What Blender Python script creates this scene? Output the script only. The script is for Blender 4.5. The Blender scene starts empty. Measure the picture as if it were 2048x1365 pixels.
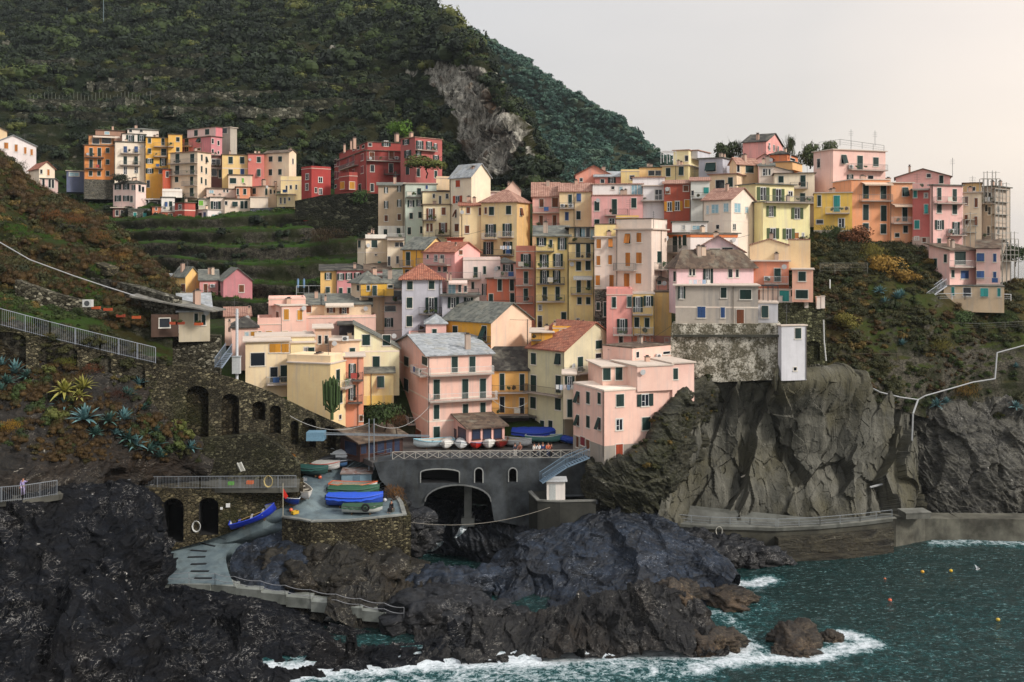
import bpy, bmesh, math, random
import numpy as np
from mathutils import Vector, Matrix
from mathutils.geometry import tessellate_polygon
random.seed(7)
SC = bpy.context.scene; COL = SC.collection
F = 2000.0; HY = 500.0; CX = 1024.0; EYE = 37.0      # survey constants: focal in px, eye level, eye height (m)
def W(px, py, d): return Vector(((px-CX)/F*d, d, EYE-(py-HY)/F*d))
def DZ(py, z): return (EYE-z)*F/(py-HY)
def lin(h):
    if not isinstance(h, str): return h
    c = [int(h[i:i+2],16)/255 for i in (0,2,4)]
    return tuple((x/12.92 if x <= .04045 else ((x+.055)/1.055)**2.4) for x in c)+(1,)
# ---------------------------------------------------------------- materials
def nt(m):
    m.use_nodes = True; t = m.node_tree; t.nodes.clear(); return t
class G:
    def __init__(s, name):
        s.m = bpy.data.materials.new(name); s.t = nt(s.m); s.o = s.n('ShaderNodeOutputMaterial')
        s.b = s.n('ShaderNodeBsdfPrincipled'); s.l(s.b.outputs[0], s.o.inputs[0])
        s.tc = s.n('ShaderNodeTexCoord')
    def n(s, k, **kw):
        x = s.t.nodes.new(k)
        for a, v in kw.items(): setattr(x, a, v)
        return x
    def l(s, a, b): s.t.links.new(a, b)
    def mp(s, sc=(1,1,1), rot=(0,0,0), src='Object'):
        x = s.n('ShaderNodeMapping'); x.inputs['Scale'].default_value = sc; x.inputs['Rotation'].default_value = rot
        s.l(s.tc.outputs[src], x.inputs[0]); return x.outputs[0]
    def noise(s, v, sc, det=4, rough=.6, dist=0):
        x = s.n('ShaderNodeTexNoise'); x.inputs['Scale'].default_value = sc; x.inputs['Detail'].default_value = det
        x.inputs['Roughness'].default_value = rough; x.inputs['Distortion'].default_value = dist
        if v is not None: s.l(v, x.inputs['Vector'])
        return x.outputs[0]
    def vor(s, v, sc, feat='F1', out=0, rnd=1):
        x = s.n('ShaderNodeTexVoronoi', feature=feat); x.inputs['Scale'].default_value = sc; x.inputs['Randomness'].default_value = rnd
        if v is not None: s.l(v, x.inputs['Vector'])
        return x.outputs[out]
    def wave(s, v, sc, dist=0, det=2, dsc=1, dirn='Z', prof='SIN'):
        x = s.n('ShaderNodeTexWave', bands_direction=dirn, wave_profile=prof); x.inputs['Scale'].default_value = sc
        x.inputs['Distortion'].default_value = dist; x.inputs['Detail'].default_value = det; x.inputs['Detail Scale'].default_value = dsc
        s.l(v, x.inputs['Vector']); return x.outputs[1]
    def ramp(s, f, st, interp='LINEAR'):
        x = s.n('ShaderNodeValToRGB'); r = x.color_ramp; r.interpolation = interp
        while len(r.elements) < len(st): r.elements.new(.5)
        for e, (p, c) in zip(r.elements, st):
            e.position = p; e.color = (c,c,c,1) if isinstance(c, (int,float)) else lin(c)
        s.l(f, x.inputs[0]); return x.outputs[0]
    def mix(s, f, a, b, mode='MIX'):
        x = s.n('ShaderNodeMix', data_type='RGBA', blend_type=mode)
        for v, i in ((f,0),(a,6),(b,7)):
            if isinstance(v, (int,float)): x.inputs[i].default_value = v
            elif isinstance(v, (str,tuple)): x.inputs[i].default_value = lin(v)
            else: s.l(v, x.inputs[i])
        return x.outputs[2]
    def math(s, op, a, b=0):
        x = s.n('ShaderNodeMath', operation=op)
        for v, i in ((a,0),(b,1)):
            if isinstance(v, (int,float)): x.inputs[i].default_value = v
            else: s.l(v, x.inputs[i])
        return x.outputs[0]
    def col(s, c):
        if isinstance(c, (str,tuple)): s.b.inputs['Base Color'].default_value = lin(c)
        else: s.l(c, s.b.inputs['Base Color'])
    def set(s, rough=.9, spec=.3, metal=0):
        for k, v in (('Roughness',rough),('Specular IOR Level',spec),('Metallic',metal)):
            if isinstance(v, (int,float)): s.b.inputs[k].default_value = v
            else: s.l(v, s.b.inputs[k])
    def bump(s, h, dist=.05, st=1.0, prev=None):
        x = s.n('ShaderNodeBump'); x.inputs['Distance'].default_value = dist; x.inputs['Strength'].default_value = st
        s.l(h, x.inputs['Height'])
        if prev is not None: s.l(prev, x.inputs['Normal'])
        s.l(x.outputs[0], s.b.inputs['Normal']); return x.outputs[0]
MC = {}
def cached(fn):
    def f(*a):
        k = (fn.__name__,)+a
        if k not in MC: MC[k] = fn(*a)
        return MC[k]
    return f
@cached
def plaster(c, wear=1.0):
    g = G('plaster_'+c); oi = g.n('ShaderNodeObjectInfo')
    off = g.n('ShaderNodeVectorMath', operation='ADD'); g.l(g.tc.outputs['Object'], off.inputs[0])
    sc = g.n('ShaderNodeVectorMath', operation='SCALE'); sc.inputs[0].default_value = (37,91,53); g.l(oi.outputs['Random'], sc.inputs['Scale']); g.l(sc.outputs[0], off.inputs[1])
    v = off.outputs[0]
    mp = g.n('ShaderNodeMapping'); mp.inputs['Scale'].default_value = (1.6,1.6,.14); g.l(v, mp.inputs[0])
    a = g.noise(v, .28, 5, .65); st = g.noise(mp.outputs[0], 1.2, 4, .6); fine = g.noise(v, 3.5, 3, .7)
    c0 = lin(c); lu = sum(c0[:3])/3; c0 = tuple(min(.86,(x*.9+lu*.1)*k) for x, k in zip(c0[:3],(1.2,1.09,1.04)))+(1,); c = c0; dk = tuple(x*.76 for x in c0[:3])+(1,); lt = tuple(min(.85, x*1.1+.02) for x in c0[:3])+(1,)
    gy = tuple(.5*x+.5*sum(c0[:3])/3*.62 for x in c0[:3])+(1,)
    m1 = g.mix(g.ramp(a, [(.3,0.),(.7,1.)]), dk, lt)
    m1 = g.mix(.72, c, m1)
    m2 = g.mix(g.math('MULTIPLY', g.ramp(st, [(.5,0.),(.74,1.)]), .85*wear), m1, gy)
    pk = g.ramp(fine, [(.62,0.),(.72,1.)])
    m3 = g.mix(g.math('MULTIPLY', pk, .36*wear), m2, dk)
    g.col(m3); g.set(.93,.15); g.bump(fine, .015, .5); return g.m
@cached
def paint(c, rough=.5, metal=0.0):
    g = G('paint_'+c); n = g.noise(g.mp((1,1,1)), 6, 3)
    c0 = lin(c); g.col(g.mix(g.ramp(n, [(.35,0.),(.7,1.)]), c, tuple(x*.78 for x in c0[:3])+(1,))); g.set(rough,.4,metal); return g.m
@cached
def shutter_mat(c):
    g = G('shutter_'+c); w = g.wave(g.mp((1,1,1)), 3.2, 0)
    oi = g.n('ShaderNodeObjectInfo'); c0 = lin(c)
    v = g.mix(oi.outputs['Random'], tuple(x*.75 for x in c0[:3])+(1,), tuple(min(1,x*1.3) for x in c0[:3])+(1,))
    g.col(g.mix(g.ramp(w, [(.1,0.),(.4,1.)]), tuple(x*.45 for x in c0[:3])+(1,), v)); g.set(.6,.3); g.bump(w, .02, .6); return g.m
@cached
def glass(c='0B1018'):
    g = G('window_glass'); g.col(g.mix(g.noise(g.mp(), .9, 2), c, '1C2630')); g.set(.12,.6); return g.m
@cached
def tiles(c, c2, kind):
    g = G('roof_'+kind+c)
    if kind == 'tc':
        v = g.mp(); vo = g.vor(g.mp((1,1,1)), 2.6, 'F1', 1)
        sp = g.n('ShaderNodeSeparateColor'); g.l(vo, sp.inputs[0])
        w = g.wave(g.mp((1,1,1)), 1.0, .4, 1, 2, 'X'); w2 = g.wave(g.mp((1,1,1)), 1.0, .4, 1, 2, 'Y')
        hh = g.math('MULTIPLY', w, w2)
        b = g.mix(g.ramp(sp.outputs[0], [(.1,0.),(.9,1.)]), c, c2)
        b = g.mix(g.ramp(g.noise(v, .8, 4), [(.45,0.),(.75,.6)]), b, '8A6A5A')
        b = g.mix(g.math('MULTIPLY', g.ramp(hh, [(.0,1.),(.25,0.)]), .55), b, '5A3028')
        g.col(b); g.bump(hh, .08, .8)
    else:
        v = g.mp(); vo = g.vor(g.mp((1,1,1)), 2.2, 'F1', 1)
        sp = g.n('ShaderNodeSeparateColor'); g.l(vo, sp.inputs[0])
        b = g.mix(sp.outputs[0], c, c2)
        b = g.mix(g.ramp(g.noise(v, .6, 4), [(.5,0.),(.7,.55)]), b, '8C8878')
        g.col(b); g.bump(g.vor(v, 2.2, 'DISTANCE_TO_EDGE'), .04, .6)
    g.set(.85,.25); return g.m
@cached
def stone(c='6E6A5E', c2='3A382F', mort='8C8470', sc=2.2):
    g = G('stone_'+c); v = g.mp((1,1,1.6), (0,0,0), 'Object'); wn = g.noise(v, 1.2, 3)
    add = g.n('ShaderNodeVectorMath', operation='ADD'); g.l(v, add.inputs[0])
    scn = g.n('ShaderNodeVectorMath', operation='SCALE'); scn.inputs['Scale'].default_value = .35
    g.l(wn, scn.inputs[0]); g.l(scn.outputs[0], add.inputs[1]); v2 = add.outputs[0]
    cell = g.vor(v2, sc, 'F1', 1); e = g.vor(v2, sc, 'DISTANCE_TO_EDGE')
    sp = g.n('ShaderNodeSeparateColor'); g.l(cell, sp.inputs[0])
    b = g.mix(sp.outputs[0], c, c2); b = g.mix(g.ramp(sp.outputs[1], [(.84,0.),(.9,.8)]), b, mort)
    b = g.mix(g.ramp(g.noise(v, .22, 4), [(.42,0.),(.66,.75)]), b, c2)
    b = g.mix(g.ramp(e, [(.0,1.),(.07,0.)]), b, '17160F')
    moss = g.ramp(g.noise(g.mp((1,1,1)), .15, 5), [(.56,0.),(.7,.6)])
    b = g.mix(moss, b, '2E3118')
    g.col(b); g.set(.95,.15); p = g.bump(g.ramp(e, [(0,0.),(.15,1.)]), .12, .9); g.bump(g.noise(v, 6, 4), .05, .6, p); return g.m
@cached
def rubble():   # old render falling off rubble (bastion)
    g = G('rubble_render'); v = g.mp(); n = g.noise(v, .8, 7, .7); n2 = g.noise(v, 4.0, 5, .75)
    e = g.vor(v, 2.4, 'DISTANCE_TO_EDGE'); f = g.math('ADD', n, g.math('MULTIPLY', n2, .5))
    b = g.mix(g.ramp(n2, [(.35,0.),(.65,1.)]), '55503F', '8E8877')
    b = g.mix(g.ramp(f, [(.72,0.),(.82,1.)]), b, 'D2CCBC'); b = g.mix(g.ramp(g.noise(g.mp((1,1,.25)), .35, 5), [(.5,0.),(.68,.8)]), b, '3A3828')
    b = g.mix(g.ramp(e, [(0,.8),(.05,0.)]), b, '2A2820')
    g.col(b); g.set(.95,.1); g.bump(f, .25, .9); return g.m
@cached
def concrete(c='8C9496', c2='5C6468'):
    g = G('concrete_'+c); v = g.mp(); st = g.noise(g.mp((1,1,.2)), .9, 5)
    b = g.mix(g.ramp(g.noise(v, .35, 6, .65), [(.35,0.),(.68,1.)]), c2, c)
    b = g.mix(g.ramp(st, [(.52,0.),(.72,.6)]), b, '33342F'); g.col(b); g.set(.6,.35); g.bump(g.noise(v, 5, 4), .03, .5); return g.m
# ---------------------------------------------------------------- objects
def tag(o, label=None, cat=None, group=None, kind=None):
    for k, v in (('label',label),('category',cat),('group',group),('kind',kind)):
        if v: o[k] = v
    return o
def empty(name, label, cat, loc=(0,0,0), rz=0, group=None):
    o = bpy.data.objects.new(name, None); COL.objects.link(o); o.empty_display_size = .3
    o.location = loc; o.rotation_euler = (0,0,rz); return tag(o, label, cat, group)
def link(name, me, parent=None, loc=None, rz=None):
    o = bpy.data.objects.new(name, me); COL.objects.link(o)
    if parent: o.parent = parent
    if loc is not None: o.location = loc
    if rz is not None: o.rotation_euler = (0,0,rz)
    return o
def copytree(o, parent=None):
    c = o.copy(); COL.objects.link(c); c.parent = parent
    for ch in o.children: copytree(ch, c)
    return c
class M:     # mesh collector
    def __init__(s): s.v = []; s.f = []; s.mi = []; s.mats = []
    def idx(s, m):
        if m not in s.mats: s.mats.append(m)
        return s.mats.index(m)
    def add(s, vs, fs, m):
        b = len(s.v); k = s.idx(m); s.v += [tuple(x) for x in vs]; s.f += [tuple(b+i for i in f) for f in fs]; s.mi += [k]*len(fs); return s
    def box(s, a, b, m, mt=None):
        (x0,y0,z0),(x1,y1,z1) = a, b
        vs = [(x0,y0,z0),(x1,y0,z0),(x1,y1,z0),(x0,y1,z0),(x0,y0,z1),(x1,y0,z1),(x1,y1,z1),(x0,y1,z1)]
        if mt is not None: vs = [mt @ Vector(v) for v in vs]
        return s.add(vs, [(0,3,2,1),(4,5,6,7),(0,1,5,4),(1,2,6,5),(2,3,7,6),(3,0,4,7)], m)
    def prism(s, poly, down, m, ms=None):   # polygon (3d) extruded by vector
        n = len(poly); p = [Vector(q) for q in poly]; dn = Vector(down)
        s.add(p+[q+dn for q in p], [tuple(range(n)), tuple(range(2*n-1, n-1, -1))], m)
        b = len(s.v)-2*n; k = s.idx(ms or m)
        for i in range(n): s.f.append((b+i, b+n+i, b+n+(i+1)%n, b+(i+1)%n)); s.mi.append(k)
        return s
    def bar(s, a, b, r, m, n=4):
        a = Vector(a); b = Vector(b); d = (b-a)
        if d.length < 1e-6: return s
        q = d.to_track_quat('Z','Y'); vs = []
        for p in (a,b):
            for i in range(n):
                t = 2*math.pi*(i+.5)/n; vs.append(p+q@Vector((r*math.cos(t), r*math.sin(t), 0)))
        fs = [(i,(i+1)%n,n+(i+1)%n,n+i) for i in range(n)]+[tuple(range(n-1,-1,-1)), tuple(range(n,2*n))]
        return s.add(vs, fs, m)
    def tube(s, pts, r, m, n=5):
        for a, b in zip(pts, pts[1:]): s.bar(a, b, r, m, n)
        return s
    def sph(s, c, r, m, n=8, k=5):
        if not hasattr(r, '__len__'): r = (r,r,r)
        vs = [(c[0], c[1], c[2]+r[2])]
        for j in range(1, k):
            t = math.pi*j/k
            for i in range(n):
                a = 2*math.pi*i/n; vs.append((c[0]+r[0]*math.sin(t)*math.cos(a), c[1]+r[1]*math.sin(t)*math.sin(a), c[2]+r[2]*math.cos(t)))
        vs.append((c[0], c[1], c[2]-r[2])); fs = []
        for i in range(n): fs.append((0, 1+i, 1+(i+1)%n))
        for j in range(k-2):
            for i in range(n): fs.append((1+j*n+i, 1+(j+1)*n+i, 1+(j+1)*n+(i+1)%n, 1+j*n+(i+1)%n))
        e = len(vs)-1; b = 1+(k-2)*n
        for i in range(n): fs.append((b+i, e, b+(i+1)%n))
        return s.add(vs, fs, m)
    def mesh(s, name, smooth=False):
        me = bpy.data.meshes.new(name); me.from_pydata(s.v, [], s.f)
        for m in s.mats: me.materials.append(m)
        me.polygons.foreach_set('material_index', s.mi)
        if smooth: me.polygons.foreach_set('use_smooth', [True]*len(s.f))
        bm = bmesh.new(); bm.from_mesh(me); bmesh.ops.recalc_face_normals(bm, faces=bm.faces); bm.to_mesh(me); bm.free()
        me.update(); return me
    def obj(s, name, parent=None, loc=None, rz=None, smooth=False):
        return link(name, s.mesh(name, smooth), parent, loc, rz)
# ---------------------------------------------------------------- numpy noise
def _h(ix, iy, iz, s=0):
    h = (ix.astype(np.int64)*374761393+iy.astype(np.int64)*668265263+iz.astype(np.int64)*2147483647+s*1274126177) & 0xffffffff
    h = ((h ^ (h >> 13))*1274126177) & 0xffffffff; h = ((h ^ (h >> 16))*2246822519) & 0xffffffff
    return ((h ^ (h >> 15)) & 0xffffff)/float(0xffffff)
def vn(p, s=0):
    i = np.floor(p).astype(np.int64); f = p-i; f = f*f*f*(f*(f*6-15)+10); r = 0
    for a in (0,1):
        for b in (0,1):
            for c in (0,1):
                w = (f[:,0] if a else 1-f[:,0])*(f[:,1] if b else 1-f[:,1])*(f[:,2] if c else 1-f[:,2])
                r = r+w*_h(i[:,0]+a, i[:,1]+b, i[:,2]+c, s)
    return r*2-1
def fbm(p, o=5, g=.5, s=0):
    r = 0; a = 1; t = 0
    for k in range(o): r = r+a*vn(p*2.03**k+k*17.3, s+k); t += a; a *= g
    return r/t
def ridg(p, o=5, g=.5, s=0):
    r = 0; a = 1; t = 0
    for k in range(o): r = r+a*(1-2*np.abs(vn(p*2.03**k+k*9.1, s+k))); t += a; a *= g
    return r/t
def worley(p, s=0):
    i = np.floor(p).astype(np.int64); f1 = np.full(len(p), 9.); f2 = f1.copy(); cid = np.zeros(len(p))
    for a in (-1,0,1):
        for b in (-1,0,1):
            for c in (-1,0,1):
                x, y, z = i[:,0]+a, i[:,1]+b, i[:,2]+c
                d = (x+_h(x,y,z,s+1)-p[:,0])**2+(y+_h(x,y,z,s+2)-p[:,1])**2+(z+_h(x,y,z,s+3)-p[:,2])**2
                m = d < f1; f2 = np.where(m, f1, np.minimum(f2, d)); cid = np.where(m, _h(x,y,z,s+5), cid); f1 = np.where(m, d, f1)
    return np.sqrt(f1), np.sqrt(f2), cid
def facet(p, s=0):
    i = np.floor(p).astype(np.int64); f1 = np.full(len(p), 9.); r = np.zeros(len(p))
    for a in (-1,0,1):
        for b in (-1,0,1):
            for c in (-1,0,1):
                x, y, z = i[:,0]+a, i[:,1]+b, i[:,2]+c
                dx, dy, dz = p[:,0]-x-_h(x,y,z,s+1), p[:,1]-y-_h(x,y,z,s+2), p[:,2]-z-_h(x,y,z,s+3); d = dx*dx+dy*dy+dz*dz
                v = (_h(x,y,z,s+5)-.5)*1.2+dx*(_h(x,y,z,s+6)*2-1)+dy*(_h(x,y,z,s+7)*2-1)+dz*(_h(x,y,z,s+8)*2-1)
                m = d < f1; r = np.where(m, v, r); f1 = np.where(m, d, f1)
    return r
def catmull(C, n, axis):     # resample control net along an axis
    C = np.moveaxis(np.asarray(C, float), axis, 0); k = C.shape[0]
    t = np.linspace(0, k-1, n); i = np.minimum(t.astype(int), k-2); f = (t-i).reshape((-1,)+(1,)*(C.ndim-1))
    p0 = C[np.maximum(i-1,0)]; p1 = C[i]; p2 = C[i+1]; p3 = C[np.minimum(i+2,k-1)]; T = .7
    m1 = (p2-p0)*.5*T; m2 = (p3-p1)*.5*T
    r = (2*f**3-3*f**2+1)*p1+(f**3-2*f**2+f)*m1+(-2*f**3+3*f**2)*p2+(f**3-f**2)*m2
    return np.moveaxis(r, 0, axis)
def grid_mesh(name, P, mat, smooth=True, attrs=None, flip=False):
    nv, nu = P.shape[:2]; me = bpy.data.meshes.new(name); N = nv*nu
    me.vertices.add(N); me.vertices.foreach_set('co', P.reshape(-1).astype(np.float32))
    a = (np.arange(nv-1)[:,None]*nu+np.arange(nu-1)[None,:]).reshape(-1)
    q = np.stack([a, a+nu, a+nu+1, a+1] if not flip else [a, a+1, a+nu+1, a+nu], 1).reshape(-1)
    nf = len(a); me.loops.add(nf*4); me.loops.foreach_set('vertex_index', q.astype(np.int32))
    me.polygons.add(nf); me.polygons.foreach_set('loop_start', (np.arange(nf)*4).astype(np.int32))
    me.polygons.foreach_set('loop_total', np.full(nf,4,np.int32)) if False else None
    me.update(calc_edges=True)
    me.polygons.foreach_set('use_smooth', np.full(nf, smooth))
    for k, v in (attrs or {}).items():
        at = me.attributes.new(k, 'FLOAT', 'POINT'); at.data.foreach_set('value', np.asarray(v, np.float32).reshape(-1))
    me.materials.append(mat); me.validate(); return me
def normals(P):
    du = np.gradient(P, axis=1); dv = np.gradient(P, axis=0); n = np.cross(du, dv)
    n /= np.linalg.norm(n, axis=2, keepdims=True)+1e-9
    s = np.sign((n*P).sum(2).mean()); return -n*s if s != 0 else n      # towards the viewer side
PATCH = {}
def patch(name, net, nu, nv, mat, disp=None, smooth=True, attrs=None, kind='structure', vec=None, fade=None):
    """net[row][col] = (px,py,d) surveyed points; smooth surface through them, then relief"""
    if name in ('right_slope','right_cliff'): net = [list(r)+[(r[-1][0]+230,r[-1][1]+12,r[-1][2]+10),(r[-1][0]+420,r[-1][1]+25,r[-1][2]+45),(r[-1][0]+420,r[-1][1]+30,r[-1][2]+120)] for r in net]; nu = int(nu*1.35)
    C = np.array([[tuple(W(*p)) for p in r] for r in net])
    P = catmull(catmull(C, nv, 0), nu, 1); n = normals(P)
    if disp is not None:
        q = P.reshape(-1,3); dd = disp(q, n.reshape(-1,3)).reshape(nv,nu,1)
        if fade: dd = dd*np.clip(.12+np.linspace(0,1,nv)/fade, 0, 1)[:,None,None]
        P = P+n*dd
    if vec is not None: P = P+vec(P.reshape(-1,3)).reshape(P.shape)
    at = attrs(P.reshape(-1,3), normals(P).reshape(-1,3)) if attrs else None
    me = grid_mesh(name, P, mat, smooth, at); o = link(name, me)
    if kind: o['kind'] = kind
    PATCH[o.name] = P; return o
# ---------------------------------------------------------------- houses
FR = dict(a=(0,0,2.967), b=(150,240,4.452), c=(600,240,4.265), d=(1040,260,5.25), e=(1380,240,4.876), f=(1700,300,4.014),
 g=(320,440,3.25), h=(640,420,4.55), i=(960,420,4.55), j=(1300,440,4.016), k=(440,600,4.266), l=(780,600,4.267), m=(1100,640,4.55),
 n=(0,440,2.731), o=(0,880,2.814), p=(300,860,3.413), q=(740,860,3.531), r=(1200,700,2.415), z=(0,0,1))
def px(fr, x, y): a = FR[fr]; return (a[0]+x/a[2], a[1]+y/a[2])
TC = ('B2755C','8A5544','tc'); TC2 = ('BA9482','9A7464','tc'); SL = ('6E7068','4C4E4A','sl'); SD = ('45433E','2E2C2A','sl'); GR = ('A2A6A8','7E8284','sl'); BR = ('6A5A4C','4A3E36','sl')
GREEN = '12302B'; SHC = dict(g=GREEN, b='6E3F26', o='B5702E', t='2F8C86', l='2C4A78', r='7E3038', v='A8421F', y='C78A2A', P='4A5B34', k=None, w=None, c=None, x='7FBF4A')
WM = {}
@cached
def tinted():
    g = G('tinted_glass'); g.col(g.mix(g.noise(g.mp(), 1.2, 2), '1A2030', '39435C')); g.set(.25,.5); return g.m
def frame_mat(): return paint('D8D2C6', .7)
def win_meshes(kind, w, h):
    """window meshes in face coordinates: x along wall, z up, -y outwards; origin at centre"""
    w = round(w*10)/10; h = round(h*10)/10; k = (kind, w, h)
    if k in WM: return WM[k]
    up = kind.isupper() and kind != 'P' or kind == 'P'
    lc = kind.lower() if kind != 'P' else 'P'; out = {}; fm = frame_mat() if lc != 'j' else paint('4A2A20',.6); gm = glass() if lc != 'j' else tinted()
    c = SHC.get(lc if lc in SHC else 'g') if lc != 'j' else None; sm = shutter_mat(c) if c else None
    ow = w*.46 if up else w      # opening width
    f = M(); t = .09
    f.box((-ow/2-t,-.035,-h/2-t),(-ow/2,.0,h/2+t),fm).box((ow/2,-.035,-h/2-t),(ow/2+t,0,h/2+t),fm).box((-ow/2,-.035,h/2),(ow/2,0,h/2+t),fm)
    fr = f.mesh('window_frame')
    s = M().box((-ow/2-t-.04,-.09,-h/2-t-.04),(ow/2+t+.04,0,-h/2),fm).mesh('window_sill')
    g = M()
    curt = paint('B9C4CC', .6) if lc in 'cw' else None
    g.box((-ow/2,-.012,-h/2),(ow/2,0,h/2),gm)
    if up or lc in 'wc':
        wm = paint('DCDCDA', .5)
        for x0, x1 in ((-ow/2,-ow/2+.06),(ow/2-.06,ow/2),(-.035,.035)): g.box((x0,-.03,-h/2),(x1,-.013,h/2),wm)
        g.box((-ow/2+.06,-.03,h/2-.06),(-.036,-.013,h/2),wm); g.box((.036,-.03,h/2-.06),(ow/2-.06,-.013,h/2),wm)
        g.box((-ow/2+.06,-.03,-h*.12),(-.036,-.014,-h*.12+.05),wm)
        if lc == 'c': g.box((-ow/2+.07,-.02,-h/2+.02),(ow/2-.07,-.0135,h/2-.08),paint('8FB4C0',.5))
    gl = g.mesh('window')
    sh = []
    if sm and not up:      # closed: two leaves over the opening
        for sx in (-1,1):
            a, b = (.008, ow/2) if sx > 0 else (-ow/2, -.008)
            sh.append((M().box((a,-.07,-h/2),(b,-.03,h/2),sm).mesh('shutter'), (0,0,0), 0))
    elif sm:
        lw = max(.18, (w-ow)/2-.02)
        for sx in (-1,1):
            x0 = ow/2+.02 if sx > 0 else -ow/2-.02-lw
            sh.append((M().box((x0,-.085,-h/2-.02),(x0+lw,-.04,h/2+.02),sm).mesh('shutter'), (0,0,0), 0))
    WM[k] = (gl, fr, s, sh); return WM[k]
def arch_win(kind, w, h): pass
class House: pass
CUR = None
def geo(xs, d, th, wlD=7, wrD=7):
    xL, xC, xR = [(x-CX)/F for x in xs]
    if th is None: t = -math.atan(xC)
    else: t = math.radians(th)
    u = (math.cos(t), math.sin(t)); v = (-math.sin(t), math.cos(t)); X = xC*d
    def solve(k, w): 
        den = w[0]-k*w[1]; return (k*d-X)/den if abs(den) > 1e-5 else -1
    wr = solve(xR, u) if xs[2]-xs[1] > 1.2 else wrD
    wl = solve(xL, v) if xs[1]-xs[0] > 1.2 else wlD
    if wr < .4 or wr > 60: wr = wrD
    if wl < .4 or wl > 34: wl = wlD if wl < .4 else 34
    return X, t, u, v, wr, wl
def build_block(parent, nm, fr, col, xs, ys, d, th, roof, rc, rh, col2, ext, par, oh, wl, wr, plinth, band, root_rz, root_loc, H):
    P0 = px(fr, 0, 0); xs = [px(fr, x, 0)[0] for x in xs]; yT, yB = [px(fr, 0, y)[1] for y in ys]
    if d == 'R':
        h = H; k = (xs[1]-CX)/F; s = (k*h.d-h.X)/(h.u[0]-k*h.u[1]); d = h.d+s*h.u[1]-.003; th = math.degrees(h.t)
    X, t, u, v, wr_, wl_ = geo(xs, d, th, wl or 7, wr or 7)
    zT = EYE-(yT-HY)/F*d; zB = EYE-(yB-HY)/F*d
    b = House(); b.X, b.d, b.t, b.u, b.v, b.wr, b.wl, b.zT, b.zB, b.xs, b.fr = X, d, t, u, v, wr_, wl_, zT, zB, xs, fr
    mt = Matrix.Translation((X, d, 0)) @ Matrix.Rotation(t, 4, 'Z')
    b.mt = mt
    loc = Matrix.Translation((X, d, zB)) @ Matrix.Rotation(t, 4, 'Z')
    root = H.root if H else parent
    rel = H.locm.inverted() @ loc if H else Matrix.Identity(4)
    b.locm = loc; hgt = zT-zB; z0 = -ext; wr_, wl_ = b.wr, b.wl
    pm = plaster(col) if not col.startswith('@') else {'@stone':stone('7E7A70','54524A'),'@rubble':rubble(),'@plast':plaster('A3A096',2.0)}[col]
    pm2 = plaster(col2) if col2 else pm
    m = M(); zt = hgt
    if roof in ('gr','gl','sr','sl','sx','sb'):
        if roof == 'gr': prof = [(0,0,z0),(0,wl_,z0),(0,wl_,zt),(0,wl_/2,zt+rh),(0,0,zt)]; ex = (wr_,0,0)
        elif roof == 'gl': prof = [(0,0,z0),(wr_,0,z0),(wr_,0,zt),(wr_/2,0,zt+rh),(0,0,zt)]; ex = (0,wl_,0)
        elif roof == 'sr': prof = [(0,0,z0),(0,wl_,z0),(0,wl_,zt+rh),(0,0,zt)]; ex = (wr_,0,0)
        elif roof == 'sb': prof = [(0,0,z0),(0,wl_,z0),(0,wl_,zt-rh),(0,0,zt)]; ex = (wr_,0,0)
        elif roof == 'sl': prof = [(0,0,z0),(wr_,0,z0),(wr_,0,zt+rh),(0,0,zt)]; ex = (0,wl_,0)
        elif roof == 'sx': prof = [(0,0,z0),(wr_,0,z0),(wr_,0,zt-rh),(0,0,zt)]; ex = (0,wl_,0)
        m.prism(prof, ex, pm)
    else: m.box((0,0,z0),(wr_,wl_,zt), pm)
    me = m.mesh('wall')
    if col2:
        me.materials.append(pm2)
        for p in me.polygons:
            if p.normal.y < -.8: p.material_index = 1
    wo = link(nm, me, root); wo.matrix_local = rel
    # roof
    o = oh; rt = tiles(*rc); T = .14; r = M(); e = .02
    def slab(poly): r.prism([(x,y,z+e) for x,y,z in poly], (0,0,T), rt)
    if roof == 'f':
        fm = plaster('B9B2A6') if par is None else pm
        if rc is not GR: fm = rt
        r.box((-o,-o,zt+.005),(wr_+o,wl_+o,zt+.16), fm)
    elif roof == 'p':      # roof terrace with parapet
        pmt = pm; q = .22; hh = rh
        r.box((-.06,-.06,zt+.004),(wr_+.06,wl_+.06,zt+.12), plaster('C4BBAE'))
        r.box((0,0,zt+.121),(wr_,q,zt+hh), pmt).box((0,wl_-q,zt+.121),(wr_,wl_,zt+hh), pmt).box((0,q+.002,zt+.121),(q,wl_-q-.002,zt+hh), pmt).box((wr_-q,q+.002,zt+.121),(wr_,wl_-q-.002,zt+hh), pmt)
    elif roof == 'gr':
        k = rh/(wl_/2); slab([(-o,-o,zt-k*o),(wr_+o,-o,zt-k*o),(wr_+o,wl_/2,zt+rh),(-o,wl_/2,zt+rh)]); slab([(-o,wl_/2+.003,zt+rh),(wr_+o,wl_/2+.003,zt+rh),(wr_+o,wl_+o,zt-k*o),(-o,wl_+o,zt-k*o)])
    elif roof == 'gl':
        k = rh/(wr_/2); slab([(-o,-o,zt-k*o),(-o,wl_+o,zt-k*o),(wr_/2,wl_+o,zt+rh),(wr_/2,-o,zt+rh)]); slab([(wr_/2+.003,-o,zt+rh),(wr_/2+.003,wl_+o,zt+rh),(wr_+o,wl_+o,zt-k*o),(wr_+o,-o,zt-k*o)])
    elif roof in ('sr','sb'):
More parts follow.
